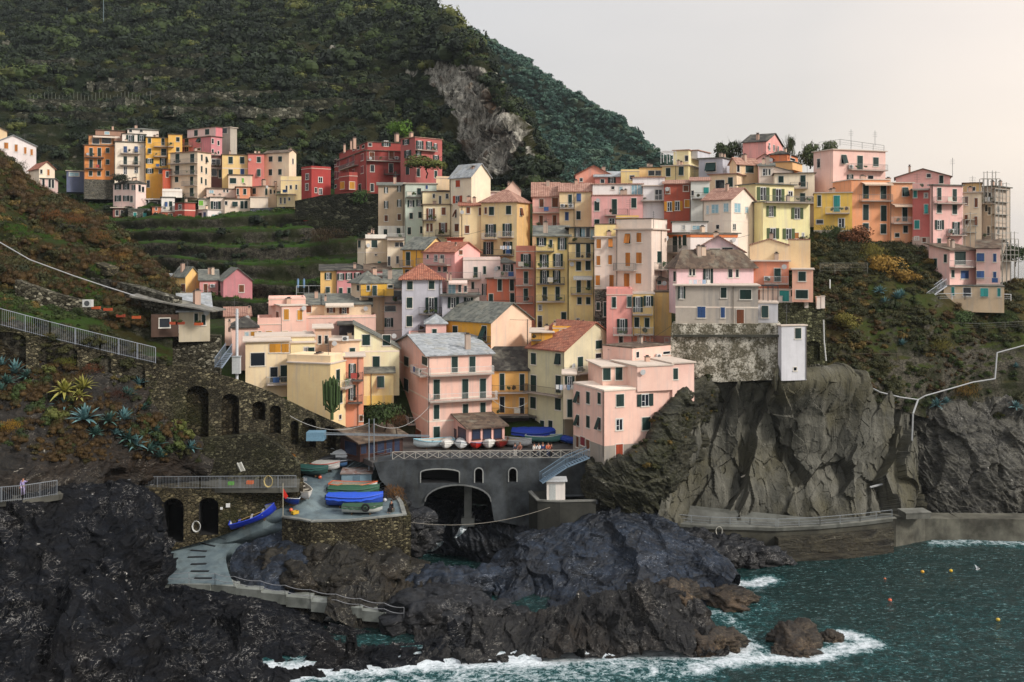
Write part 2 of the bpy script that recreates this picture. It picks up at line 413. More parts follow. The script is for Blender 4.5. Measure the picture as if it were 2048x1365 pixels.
        q = rh/wl_*(1 if roof == 'sr' else -1); slab([(-o,-o,zt-q*o),(wr_+o,-o,zt-q*o),(wr_+o,wl_+o,zt+q*(wl_+o)),(-o,wl_+o,zt+q*(wl_+o))])
    elif roof in ('sl','sx'):
        q = rh/wr_*(1 if roof == 'sl' else -1); slab([(-o,-o,zt-q*o),(wr_+o,-o,zt+q*(wr_+o)),(wr_+o,wl_+o,zt+q*(wr_+o)),(-o,wl_+o,zt-q*o)])
    elif roof == 'h':
        a, bb = wr_+o, wl_+o; zt2 = zt+.02
        if wr_ >= wl_: i1 = ((-o+(bb+o)/2), (bb-o)/2); i2 = (a-(bb+o)/2, (bb-o)/2)
        else: i1 = ((a-o)/2, -o+(a+o)/2); i2 = ((a-o)/2, bb-(a+o)/2)
        V = [(-o,-o,zt2),(a,-o,zt2),(a,bb,zt2),(-o,bb,zt2),(i1[0],i1[1],zt2+rh),(i2[0],i2[1],zt2+rh)]
        fs = [(0,1,5,4),(1,2,5),(2,3,4,5),(3,0,4)] if wr_ >= wl_ else [(0,1,4),(1,2,5,4),(2,3,5),(3,0,4,5)]
        V2 = [(x,y,z+T) for x,y,z in V]
        r.add(V+V2, [tuple(6+i for i in f) for f in fs]+[(0,3,2,1)]+[(0,1,7,6),(1,2,8,7),(2,3,9,8),(3,0,6,9)], rt)
    if roof != 'n':
        ro = r.obj('roof', root); ro.matrix_local = rel
    if plinth:
        y, c = plinth if isinstance(plinth, tuple) else (plinth, '@stone')
        zp = EYE-(px(fr,0,y)[1]-HY)/F*d-zB; mm = stone('7E7A70','54524A') if c == '@stone' else plaster(c, 1.6)
        pl = M().box((-.03,-.03,z0),(wr_+.03,wl_+.03,zp), mm).obj('plinth', root); pl.matrix_local = rel
    if band:
        for y in band:
            zp = EYE-(px(fr,0,y)[1]-HY)/F*d-zB
            bo = M().box((-.02,-.02,zp-.1),(wr_+.02,wl_+.02,zp+.1), plaster('E2D2C4')).obj('string_course', root); bo.matrix_local = rel
    return b
def hit(b, X, Y, face=None):
    """photo pixel -> (face, s, z, depth) on block b"""
    k = (X-CX)/F
    face = face or ('L' if X < b.xs[1] else 'R')
    w = b.v if face == 'L' else b.u
    den = w[0]-k*w[1]; s = (k*b.d-b.X)/den if abs(den) > 1e-6 else 0
    dep = b.d+s*w[1]; return face, s, EYE-(Y-HY)/F*dep, dep
def face_m(b, face, s, z):
    if face == 'R': return b.mt @ Matrix.Translation((s,0,z))
    return b.mt @ Matrix.Translation((0,s,z)) @ Matrix.Rotation(-math.pi/2, 4, 'Z')
NW = [0]
def add_windows(H, b, spec):
    fr = b.fr; kind = 'g'; w = h = 10.; inv = H.locm.inverted()
    for seg in spec.replace(';',' ; ').split():
        if seg == ';': continue
        if seg.startswith('@'): fr = seg[1:]; continue
        if len(seg) == 1 and seg.isalpha(): kind = seg; continue
        v = [float(x) for x in seg.split(',')]
        if len(v) >= 4: w, h = v[2], v[3]
        X, Y = px(fr, v[0], v[1]); sc = FR[fr][2]
        xl = X-w/sc/2; xr = X+w/sc/2
        f, s, z, dep = hit(b, X, Y); lim = b.wl if f == 'L' else b.wr
        s0 = hit(b, xl, Y, f)[1]; s1 = hit(b, xr, Y, f)[1]; ww = abs(s1-s0); hh = h/sc*dep/F
        if f == 'L' and ww > 2.6: ww = 2.6
        ww = max(.35, min(ww, lim*.95)); s = min(max(s, ww/2+.05), lim-ww/2-.05)
        gl, frm, sill, sh = win_meshes(kind, ww, hh)
        mm = inv @ face_m(b, f, s, z)
        wo = link('window', gl, H.root); wo.matrix_local = mm
        link('window_frame', frm, wo)
        if hh < 2.0: link('window_sill', sill, wo)
        for me, lo, rz in sh:
            so = link('shutter', me, wo, lo)
            if kind in 'goblt' and hh < 2.0 and (int(X*7+Y*3) % 5) == 0: aj = .22+.16*(int(X) % 3); so.rotation_euler = (-aj,0,0); so.location = (0,-hh/2*math.sin(aj)*1.0-.01,0)
        if kind == 'z': pass
        NW[0] += 1
RM = {}
def FOL():
    if 'fol' not in RM: RM['fol'] = [clump('potted_plant', 90, .22, foliage(a, b), .9, 4, 200+i) for i, (a, b) in enumerate((('22381A','46602A'),('2E3A1C','5A5A26'),('5A2A22','3A4420')))]
    return RM['fol']
def rail_mesh(L, h, style, D=1.0):
    L = round(L*4)/4; k = (L, h, style, D)
    if k in RM: return RM[k]
    c = {'w':'D8D8D4','d':'3A3A3C','i':'7C7C7A','g':'56685A','b':'5A5048'}[style]; m = paint(c, .5); r = M()
    def run(a, b):
        a = Vector(a); b = Vector(b); n = max(1, int((b-a).length/.16))
        r.bar(a+Vector((0,0,h)), b+Vector((0,0,h)), .028, m); r.bar(a+Vector((0,0,.08)), b+Vector((0,0,.08)), .018, m)
        for i in range(n+1):
            p = a.lerp(b, i/n); q = .026 if i in (0,n) else .013; r.bar(p, p+Vector((0,0,h)), q, m)
    run((-L/2,-D+.04,0),(L/2,-D+.04,0)); run((-L/2,-D+.04,0),(-L/2,0,0)); run((L/2,-D+.04,0),(L/2,0,0))
    sl = M().box((-L/2-.05,-D,-.14),(L/2+.05,.0,0), plaster('9C958C') if style != 'd' else plaster('5C5854')).mesh('balcony')
    RM[k] = (sl, r.mesh('railing')); return RM[k]
def add_balcony(H, b, x0, x1, y, style='i', fr=None, D=1.0):
    fr = fr or b.fr; X0, Y = px(fr, x0, y); X1 = px(fr, x1, y)[0]; inv = H.locm.inverted(); xm = (X0+X1)/2
    f, s, z, dep = hit(b, xm, Y); s0 = hit(b, X0, Y, f)[1]; s1 = hit(b, X1, Y, f)[1]; L = abs(s1-s0); s = (s0+s1)/2
    if L > 30: return
    sl, ra = rail_mesh(L, .95, style, D); so = link('balcony', sl, H.root); so.matrix_local = inv @ face_m(b, f, s, z); link('railing', ra, so)
    R = random.Random(int(x0*3+y*7)); fl = FOL()
    for i in range(R.choice((0,1,1,2,3))):
        q = R.uniform(-L/2+.3, L/2-.3) if L > .8 else 0; c = link('potted_plant', fl[R.randrange(len(fl))], so, (q,-D+.3,R.uniform(.15,.5))); c.scale = (R.uniform(.25,.45),R.uniform(.22,.3),R.uniform(.3,.55))
    if R.random() < .22 and L > 1.5:
        cc = R.choice(('C8CCD0','3A5A8A','A84A42','D8D0C0')); q = R.uniform(-L/2+.6, L/2-.6); M().box((q-.4,-D-.02,.25),(q+.4,-D+.0,.93),paint(cc,.9)).obj('laundry', so)
def add_pipe(H, b, x, y0=None, y1=None, fr=None):
    X, Y = px(fr or b.fr, x, 0); f, s, z, dep = hit(b, X, 600); inv = H.locm.inverted()
    o = M().bar((0,-.08,b.zB-.5),(0,-.08,b.zT),.05, paint('6E665E',.5), 6).obj('downpipe', H.root); o.matrix_local = inv @ face_m(b, f, s, 0)
def add_ch(H, b, x, y, w, h, pot=True, back=2.0):
    X, Y = px(b.fr, x, y); sc = FR[b.fr][2]; dep = b.d+back; z = EYE-(Y-HY)/F*dep; hw = w/sc/F*dep/2; hh = h/sc/F*dep
    p = Vector(((X-CX)/F*dep, dep, z)); m = M().box((-hw,-hw,-hh/2-.8),(hw,hw,hh/2), plaster('B59A88')).box((-hw-.06,-hw-.06,hh/2),(hw+.06,hw+.06,hh/2+.1), plaster('8A7E74'))
    m.box((-hw*.7,-hw*.7,hh/2+.101),(hw*.7,hw*.7,hh/2+.28), paint('3A322C',.8)).box((-hw-.02,-hw-.02,hh/2+.281),(hw+.02,hw+.02,hh/2+.34), plaster('8A7E74'))
    o = m.obj('chimney', H.root); o.matrix_local = H.locm.inverted() @ (Matrix.Translation(p) @ Matrix.Rotation(b.t, 4, 'Z'))
def add_ac(H, b, x, y, fr=None):
    X, Y = px(fr or b.fr, x, y); f, s, z, dep = hit(b, X, Y)
    if 'ac' not in RM:
        wm = paint('D6D6D2',.5); m = M().box((-.42,-.4,-.3),(.42,-.08,.3), wm)
        vs = [(.28*math.cos(i*math.pi/8)-.08, -.405, .24*math.sin(i*math.pi/8)) for i in range(16)]; m.prism(vs, (0,-.01,0), paint('55585A',.6)); m.box((-.3,-.36,-.4),(-.26,0,-.301),wm).box((.26,-.36,-.4),(.3,0,-.301),wm); RM['ac'] = m.mesh('air_conditioner')
    o = link('air_conditioner', RM['ac'], H.root); o.matrix_local = H.locm.inverted() @ face_m(b, f, s, z)
def add_awn(H, b, x0, x1, y, c='D2C2B0', out=1.3, fr=None):
    X0, Y = px(fr or b.fr, x0, y); X1 = px(fr or b.fr, x1, y)[0]; f, s, z, dep = hit(b, (X0+X1)/2, Y); s0 = hit(b,X0,Y,f)[1]; s1 = hit(b,X1,Y,f)[1]; L = abs(s1-s0)
    cm = paint(c,.9); m = M().prism([(-L/2,0,.1),(L/2,0,.1),(L/2,-out,-.25),(-L/2,-out,-.25)], (0,0,.04), cm).box((-L/2,-out-.01,-.45),(L/2,-out+.01,-.25), cm)
    o = m.obj('awning', H.root); o.matrix_local = H.locm.inverted() @ face_m(b, f, (s0+s1)/2, z)
def extras(Ho, b, w, B, P, ch, ac, awn):
    if w: add_windows(Ho, b, w)
    for q in B or []: add_balcony(Ho, b, *q)
    for q in P or []: add_pipe(Ho, b, q)
    for q in ch or []: add_ch(Ho, b, *q)
    for q in ac or []: add_ac(Ho, b, *q)
    for q in awn or []: add_awn(Ho, b, *q)
LAB = {}
def H(fr, label, col, xs, ys, d, th=None, roof='f', w='', rc=SL, rh=1.6, col2=None, ext=3.5, par=None, oh=.28, wl=None, wr=None, plinth=None, band=None,
      B=None, P=None, ch=None, ac=None, awn=None, name='house', cat='house', group='houses of the hillside village'):
    assert label not in LAB, label
    LAB[label] = 1
    h = House(); h.root = empty(name, label, cat, group=group)
    class _E: pass
    b = build_block(h.root, 'wall', fr, col, xs, ys, d, th, roof, rc, rh, col2, ext, par, oh, wl, wr, plinth, band, 0, None, None)
    h.root.matrix_world = b.locm; h.locm = b.locm; h.b = b
    for c in ('X','d','t','u','v'): setattr(h, c, getattr(b, c))
    extras(h, b, w, B, P, ch, ac, awn)
    R = random.Random(len(LAB)*13)
    if cat == 'house' and roof in ('gr','gl','h','sr','f') and not ch and b.wr > 2.5:
        for i in range(R.choice((0,1,1,2))):
            sx_ = R.uniform(.25,.75)*b.wr; sy_ = R.uniform(.25,.6)*min(b.wl,7); zz = b.zT-b.zB+.2; hh = (rh if roof != 'f' else 0)*.8+R.uniform(.5,.9); k = R.uniform(.22,.34)
            m = M().box((sx_-k,sy_-k*.8,zz-.4),(sx_+k,sy_+k*.8,zz+hh), plaster(R.choice(('C9B6A0','B59A88','A89A8C')))).box((sx_-k-.06,sy_-k*.8-.06,zz+hh),(sx_+k+.06,sy_+k*.8+.06,zz+hh+.08), paint('6E645A',.8)); m.box((sx_-k*.6,sy_-.12,zz+hh+.081),(sx_+k*.6,sy_+.12,zz+hh+.24),paint('2E2824',.8)).obj('chimney', h.root)
    if cat == 'house' and R.random() < .3:
        sx_ = R.uniform(.2,.8)*b.wr; zz = b.zT-b.zB+.1; m = M(); mt = paint('5E5E5E',.5,.3); m.bar((sx_,1,zz),(sx_,1,zz+2.6),.03,mt)
        for k in range(4): m.bar((sx_-.45,1,zz+1.6+.25*k),(sx_+.45,1,zz+1.6+.25*k),.018,mt)
        m.obj('antenna', h.root)
    if cat == 'house' and R.random() < .3 and b.wr > 2.5:
        vs = [(.34*math.cos(i*math.pi/7),.34*math.sin(i*math.pi/7)) for i in range(14)]; sx_ = R.choice((.12,.88))*b.wr; zz = (b.zT-b.zB)*R.uniform(.75,.95); m = M(); m.prism([(sx_+x,-.35-.12*z,zz+z) for x,z in vs],(0,.03,0),paint('C4C6C6',.5)).bar((sx_,0,zz-.1),(sx_,-.34,zz),.03,paint('8A8A8A',.5)); m.obj('satellite_dish', h.root)
    return h
def A(h, nm, col, xs, ys, d, th=None, roof='f', w='', rc=SL, rh=1.6, col2=None, ext=0, par=None, oh=.2, wl=None, wr=None, plinth=None, band=None, fr=None,
      B=None, P=None, ch=None, ac=None, awn=None):
    b = build_block(h.root, nm, fr or h.b.fr, col, xs, ys, d, th, roof, rc, rh, col2, ext, par, oh, wl, wr, plinth, band, 0, None, h)
    extras(h, b, w, B, P, ch, ac, awn); return b
# ---------------------------------------------------------------- ground materials
@cached
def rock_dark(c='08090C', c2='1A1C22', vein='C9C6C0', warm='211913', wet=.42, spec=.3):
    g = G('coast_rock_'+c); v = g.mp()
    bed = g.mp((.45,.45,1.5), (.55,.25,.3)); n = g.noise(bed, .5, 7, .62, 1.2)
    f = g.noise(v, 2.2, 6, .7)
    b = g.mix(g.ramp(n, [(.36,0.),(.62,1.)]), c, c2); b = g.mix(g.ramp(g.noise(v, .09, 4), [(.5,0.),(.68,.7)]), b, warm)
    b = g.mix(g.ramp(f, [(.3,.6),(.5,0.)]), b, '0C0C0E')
    ve = g.noise(g.mp((.8,.8,2.2), (.5,.3,.2)), 1.1, 6, .72, 1.5)
    for sc_, w_ in ((.3,.010),(.8,.014),(2.0,.02)):
        cn = g.noise(g.mp((.7,.7,1.9), (.5,.3,.3)), sc_, 5, .62, 1.0); b = g.mix(g.ramp(g.math('ABSOLUTE', g.math('SUBTRACT', cn, .5)), [(0,.92),(w_,0.)]), b, '050506')
    b = g.mix(g.math('MULTIPLY', g.ramp(ve, [(.635,0.),(.67,.8)]), g.ramp(g.noise(v, .25, 3), [(.46,.08),(.62,1.)])), b, vein)
    vw = g.noise(g.mp((.5,.5,1.), (.2,.7,.2)), .9, 4, .6, 2.5); vr = g.ramp(g.math('ABSOLUTE', g.math('SUBTRACT', vw, .5)), [(0,1.),(.006,0.)])
    b = g.mix(g.math('MULTIPLY', vr, g.ramp(g.noise(v, .35, 3), [(.5,0.),(.6,.7)])), b, vein)
    g.col(b); g.set(g.ramp(f, [(.3,wet),(.7,.75)]), spec)
    p = g.bump(n, .5, .8); p = g.bump(f, .14, .8, p); g.bump(g.vor(g.mp((1,1,1.8),(.5,.2,.1)), .9, 'DISTANCE_TO_EDGE'), .25, .35, p); return g.m
@cached
def cliff_mat():
    g = G('cliff_rock'); v = g.mp(); st = g.mp((1,.6,.16), (0,.28,0))
    n = g.noise(st, .5, 7, .6, .8); f = g.noise(v, 1.8, 6, .7)
    b = g.mix(g.ramp(n, [(.35,0.),(.65,1.)]), '36362F', '66645A'); b = g.mix(g.ramp(g.noise(v, .13, 5), [(.45,0.),(.62,.75)]), b, '4A4632')
    b = g.mix(g.ramp(g.noise(g.mp((.9,.5,.12),(0,.35,0)), .8, 5), [(.6,0.),(.68,.8)]), b, '24241F')
    b = g.mix(g.ramp(f, [(.68,0.),(.74,.6)]), b, 'A8A498'); b = g.mix(g.ramp(f, [(.28,.6),(.42,0.)]), b, '1E1E1A')
    cr = g.noise(g.mp((1,.5,.35),(0,.3,0)), .35, 4, .6, 1.5); b = g.mix(g.ramp(g.math('ABSOLUTE', g.math('SUBTRACT', cr, .5)), [(0,.9),(.008,0.)]), b, '14140F')
    g.col(b); g.set(.8,.3); p = g.bump(n, .5, .7); g.bump(f, .14, .8, p); return g.m
@cached
def soil(c='1F2412', c2='3B3320', grass='3C5A1C', wall='35332C'):
    """flat ground grassy, steep ground dry stone"""
    g = G('soil_'+c+grass); v = g.mp(); geo_ = g.n('ShaderNodeNewGeometry'); s = g.n('ShaderNodeSeparateXYZ'); g.l(geo_.outputs['Normal'], s.inputs[0])
    n = g.noise(v, .16, 6, .65); f = g.noise(v, 1.4, 5, .7)
    b = g.mix(g.ramp(n, [(.38,0.),(.62,1.)]), c, c2); gr = g.mix(g.ramp(f, [(.3,0.),(.7,1.)]), grass, '2A3A14')
    b2 = g.mix(g.ramp(n, [(.42,1.),(.58,.25)]), b, gr)
    e = g.vor(g.mp((1,1,1.7)), 1.9, 'DISTANCE_TO_EDGE'); wl = g.mix(g.ramp(f, [(.35,0.),(.7,1.)]), wall, '5E5A4E'); wl = g.mix(g.ramp(e, [(0,.9),(.1,0.)]), wl, '0E0E0A')
    wl = g.mix(g.ramp(g.noise(v, .2, 4), [(.45,0.),(.6,.8)]), wl, '20260F')
    b = g.mix(g.ramp(s.outputs[2], [(.42,0.),(.6,1.)]), wl, b2)
    g.col(b); g.set(.95,.1); g.bump(f, .2, .8); return g.m
@cached
def foliage(c, c2, c3=None):
    g = G('foliage_'+c+c2); oi = g.n('ShaderNodeObjectInfo'); n = g.noise(g.mp(), 1.7, 3)
    b = g.mix(g.ramp(oi.outputs['Random'], [(0,0.),(1,1.)]), c, c2)
    if c3: b = g.mix(g.ramp(oi.outputs['Random'], [(.86,0.),(.9,.8)]), b, c3)
    b2 = g.mix(.5, b, c2); b = g.mix(g.ramp(n, [(.35,0.),(.65,1.)]), b, b2); g.col(b); g.set(.7,.25)
    g.b.inputs['Subsurface Weight'].default_value = 0
    return g.m
# ---------------------------------------------------------------- foliage meshes
def clump(name, n, leaf, mat, flat=.8, lobes=6, seed=1, spiky=0, core=True, cr=.62):
    R = np.random.RandomState(seed); L = []
    for i in range(lobes):
        a = R.rand()*6.28; r = R.rand()**.5*.55; L.append((r*math.cos(a), r*math.sin(a), (R.rand()*.7+.1)*flat, .35+R.rand()*.28))
    V = []; Fc = []
    for i in range(n):
        l = L[R.randint(len(L))]; d = R.normal(size=3); d /= np.linalg.norm(d)
        if d[2] < -.35: d[2] = -d[2]
        rr = l[3]*(.7+.38*R.rand()**.5); p = np.array(l[:3])+d*rr*np.array([1,1,flat])
        t = R.normal(size=3); t -= d*np.dot(t,d)*.55; t /= np.linalg.norm(t); w = np.cross(d, t)+R.normal(size=3)*.3; w /= np.linalg.norm(w)
        s = leaf*(.6+.8*R.rand()); b = len(V)
        if spiky: t = t*.3+np.array([0,0,1]); t /= np.linalg.norm(t); V += [tuple(p-w*s*.18), tuple(p+w*s*.18), tuple(p+t*s*1.8)]; Fc.append((b,b+1,b+2))
        else: V += [tuple(p-t*s), tuple(p-w*s*.55), tuple(p+t*s), tuple(p+w*s*.55)]; Fc.append((b,b+1,b+2,b+3))
    m = M(); m.add(V, Fc, mat)
    if core:
        for l in L: m.sph(l[:3], (l[3]*cr,l[3]*cr,l[3]*cr*flat), mat, 7, 5)
    me = bpy.data.meshes.new(name); me.from_pydata(m.v, [], m.f); me.materials.append(mat); me.update(); return me
def scatter(name, P, n, protos, smin, smax, seed=1, mask=None, kind='stuff', sink=.25, label=None, cat=None):
    R = np.random.RandomState(seed); a = P[:-1,:-1]; b = P[:-1,1:]; c = P[1:,:-1]; d = P[1:,1:]
    ar = np.linalg.norm(np.cross(b-a, c-a), axis=2).reshape(-1); k = R.choice(len(ar), int(n), p=ar/ar.sum())
    u = R.rand(int(n),1); v = R.rand(int(n),1); A_, B_, C_, D_ = (x.reshape(-1,3)[k] for x in (a,b,c,d))
    p = (A_*(1-u)+B_*u)*(1-v)+(C_*(1-u)+D_*u)*v
    nn = normals(P)[:-1,:-1].reshape(-1,3)[k]
    if mask is not None: m = mask(p, nn, R.rand(int(n))); p = p[m]; nn = nn[m]
    s = smin+(smax-smin)*R.rand(len(p))**1.8; p = p-np.array([0,0,1])*(s*sink)[:,None]
    inst_points(name, p, s, R.rand(len(p))*6.28, R.randint(0, len(protos), len(p)), protos, kind, label, cat)
def inst_points(name, p, s, rz, idx, protos, kind='stuff', label=None, cat=None):
    me = bpy.data.meshes.new(name); me.from_pydata([tuple(x) for x in p], [], [])
    for nm, val, ty in (('sc', s, 'FLOAT'), ('rz', rz, 'FLOAT'), ('pid', idx, 'INT')):
        at = me.attributes.new(nm, ty, 'POINT'); at.data.foreach_set('value', np.asarray(val, np.int32 if ty == 'INT' else np.float32))
    o = link(name, me); tag(o, label, cat, None, kind)
    ng = bpy.data.node_groups.new(name+'_scatter', 'GeometryNodeTree'); ng.interface.new_socket('Geometry', in_out='INPUT', socket_type='NodeSocketGeometry'); ng.interface.new_socket('Geometry', in_out='OUTPUT', socket_type='NodeSocketGeometry')
    N = ng.nodes.new; L = ng.links.new; gi = N('NodeGroupInput'); go = N('NodeGroupOutput')
    ip = N('GeometryNodeInstanceOnPoints'); j = N('GeometryNodeJoinGeometry')
    for m in reversed(protos):
        po = bpy.data.objects.new('leaf_clump', m); oi = N('GeometryNodeObjectInfo'); oi.inputs['Object'].default_value = po; oi.inputs['As Instance'].default_value = True; L(oi.outputs['Geometry'], j.inputs[0])
    def at(nm, ty):
        a = N('GeometryNodeInputNamedAttribute'); a.data_type = ty; a.inputs['Name'].default_value = nm; return a.outputs[0]
    L(gi.outputs[0], ip.inputs['Points']); L(j.outputs[0], ip.inputs['Instance']); ip.inputs['Pick Instance'].default_value = True
    L(at('pid','INT'), ip.inputs['Instance Index']); cx = N('ShaderNodeCombineXYZ'); L(at('rz','FLOAT'), cx.inputs[2]); L(cx.outputs[0], ip.inputs['Rotation']); L(at('sc','FLOAT'), ip.inputs['Scale'])
    L(ip.outputs[0], go.inputs[0]); md = o.modifiers.new('scatter', 'NODES'); md.node_group = ng; return o
fo_hill = foliage('10190F','202C18','343C1E'); fo_far_hazed = foliage('24403A','3E5A4A','4A5C48'); fo_brown = foliage('2A1E0F','4A3819','262C12'); fo_green = foliage('202C12','384418','4C4822'); fo_olive = foliage('222A14','3E3C1E','6A5424')  # far leaves tinted bluer and paler: distance haze painted into the colour
fo_hill2 = foliage('1C2814','3C4A20','5A5A2A')
pr_hill2 = [clump('bush', 260, .13, fo_hill2, .85, 8, 70+i) for i in range(2)]
pr_hill = [clump('bush', 230, .16, fo_hill, .8, 7, i) for i in range(3)]
pr_far = [clump('bush', 150, .2, fo_far_hazed, .8, 6, 10+i) for i in range(3)]
pr_brown = [clump('bush', 420, .1, fo_brown, .8, 7, 20+i, 1) for i in range(3)]
pr_green = [clump('bush', 300, .12, fo_green, .7, 6, 30+i) for i in range(3)]
pr_olive = [clump('bush', 380, .11, fo_olive, .7, 6, 40+i, i%2) for i in range(3)]
pr_grass = [clump('grass', 70, .32, foliage('263C12','3C581A','55521F'), .45, 3, 50+i, 1, False) for i in range(2)]
# ---------------------------------------------------------------- terrain
def hilldisp(a, l): return lambda q, n: fbm(q/l, 5, .5, 3)*a+ridg(q/(l*.5), 3, .5, 5)*a*.3
def t_mountain():
    xs = [-260,-60,120,300,480,640,780,900]
    rows = [(470,[262]*4+[258,250,240,222],(1075,228),(1120,262)), (420,[275]*4+[268,262,250,232],(1085,232),(1120,268)),
      (350,[292,292,290,288,285,280,270,248],(1062,240),(1095,290)), (280,[315,314,312,308,302,295,285,262],(1035,252),(1060,310)),
      (215,[345,342,338,330,322,315,302,278],(1003,266),(1022,330)), (150,[385,380,370,355,345,338,322,298],(975,284),(988,350)),
      (100,[430,420,405,385,370,360,345,322],(938,302),(950,375)), (60,[465,452,436,415,398,385,370,350],(885,340),(900,410)),
      (20,[505,490,470,448,430,415,402,392],(828,395),(845,460)), (-40,[560,540,515,490,470,455,445,440],(760,445),(780,520)), (-220,[650]*8,(640,640),(660,700))]
    net = []
    for y, ds, e, b in rows:
        ex = e[0]; sc = [x if x < 500 else 500+(x-500)*(ex-500-30)/(900-500) for x in xs]
        net.append([(x, y, d) for x, d in zip(sc, ds)]+[(ex-12, y, e[1]), (ex, y+6, e[1]+8), (b[0]-20, y+30, b[1]+30), (ex-120, y+60, b[1]+120)])
    def disp(q, n):
        side = np.clip((q[:,0]+60)/40, 0, 1)*np.clip((340-q[:,1])/60, 0, 1)
        r = fbm(q/38, 5, .5, 3)*6+ridg(q/16, 4, .5, 5)*2.0
        # terraces cut on the lower slope
        s = q[:,2]/4.2+fbm(q/60, 2, .5, 9)*1.2; t = (s-np.floor(s)); r = r+np.where(q[:,2] < 140, (t**2.5)*2.2, 0)*(1-side)
        return r+side*(ridg(q*np.array([.09,.09,.035]), 5, .55, 8)*3+facet(q*np.array([.12,.12,.06])+fbm(q/20,3,.5,9)[:,None]*.6, 12)*3.2+facet(q*np.array([.3,.3,.16]), 13)*1.1)
    def at(P, n):
        x, y = P[:,0]/P[:,1]*F+CX, HY-(P[:,2]-EYE)/P[:,1]*F
        r = fbm(P*np.array([1/20,1/20,1/30]), 4, .6, 4)*1.1+fbm(P/6, 3, .6, 14)*.8
        z = np.exp(-((x-(905+(y-120)*.46))/78)**2)*np.clip((y-95)/40,0,1)*np.clip((400-y)/60,0,1)
        return {'rocky': np.clip(z*1.95+r*1.25-.76, 0, 1)}
    g = G('mountain_ground'); v = g.mp(); a = g.n('ShaderNodeAttribute'); a.attribute_name = 'rocky'
    n = g.noise(v, .05, 6, .6); b = g.mix(g.ramp(n, [(.4,0.),(.6,1.)]), '161F10', '2C2C18'); b = g.mix(g.ramp(g.noise(g.mp((1,1,3)), .3, 5, .7), [(.58,0.),(.66,.8)]), b, '46443A')
    rk = g.mix(g.ramp(g.noise(g.mp((1,1,.35)), .9, 8, .72), [(.4,0.),(.62,1.)]), '3A3832', 'A5A195'); rk = g.mix(g.ramp(g.noise(v, .12, 4), [(.55,0.),(.7,.8)]), rk, '5A3E26')
    g.col(g.mix(g.ramp(a.outputs['Fac'], [(.3,0.),(.5,1.)]), b, rk)); g.set(.95,.1); g.bump(g.noise(v, .5, 6, .7), 1.2, .8)
    o = patch('mountain', net, 400, 400, g.m, disp, True, at); P = PATCH[o.name]
    rk = np.array([0]*1)
    val = np.zeros(P.shape[0]*P.shape[1], np.float32); o.data.attributes['rocky'].data.foreach_get('value', val)
    def mask(p, nn, r):
        q = at(p, nn)['rocky']; x = p[:,0]/p[:,1]*F+CX; band = fbm(p*np.array([1/40,1/40,1/5.]), 3, .5, 77)
        dense = np.where(p[:,2] > 112, .97, .62)+fbm(p/30, 3, .5, 6)*.45
        return (r < dense-q*2.2) & (p[:,1] < 620)
    scatter('hillside_scrub', P[:,:-2], 17000, pr_hill, 1.0, 4.2, 3, mask)
    scatter('hillside_mixed_scrub', P[:,:-2], 6500, pr_hill2, .8, 3.2, 6, lambda p, nn, r: (r > .15+at(p,nn)['rocky']*1.6) & (p[:,1] < 620))
    scatter('hillside_trees', P[100:,:-2], 2200, pr_hill+pr_hill2, 3.2, 7.5, 7, lambda p, nn, r: (p[:,2] > 95) & (r > .1+at(p,nn)['rocky']*1.6) & (p[:,1] < 620) & (fbm(p/45, 3, .5, 26) > -.15))
    scatter('hillside_light_scrub', P[:,:-2], 2800, pr_green, .7, 2.4, 5, lambda p, nn, r: (p[:,2] < 120) & (fbm(p/22, 3, .5, 16) > .08) & (r > at(p,nn)['rocky']*1.2))
def t_far():
    top = [(560,-160,700),(740,-60,690),(815,5,670),(880,45,650),(960,88,630),(1060,150,600),(1130,185,580),(1200,215,560),(1250,248,548),(1290,290,535),(1335,335,520),(1440,400,500),(1600,450,490)]
    net = [[(x, y+70, d+90) for x, y, d in top], top]
    for k in (.12,.3,.55,.8,1.05): net.append([(x-20*k, y+(560-y)*k, d-(d-400)*k*.75) for x, y, d in top])
    g = G('far_hill_ground'); v = g.mp(); n = g.noise(v, .03, 6, .6); b = g.mix(g.ramp(n, [(.4,0.),(.6,1.)]), '243024', '3A3E2C'); b = g.mix(g.ramp(g.noise(v, .08, 6, .7), [(.58,0.),(.68,.7)]), b, '565646'); g.col(b); g.set(.95,.1)
    o = patch('far_hill', net, 170, 120, g.m, lambda q, n: fbm(q/55, 4, .5, 31)*7+ridg(q/24, 3, .5, 35)*2.0)
    P = PATCH[o.name]; scatter('far_hill_woods', P, 15000, pr_far, 1.6, 5.2, 8, lambda p, nn, r: r < .95+fbm(p/40, 3, .5, 61)*.9)
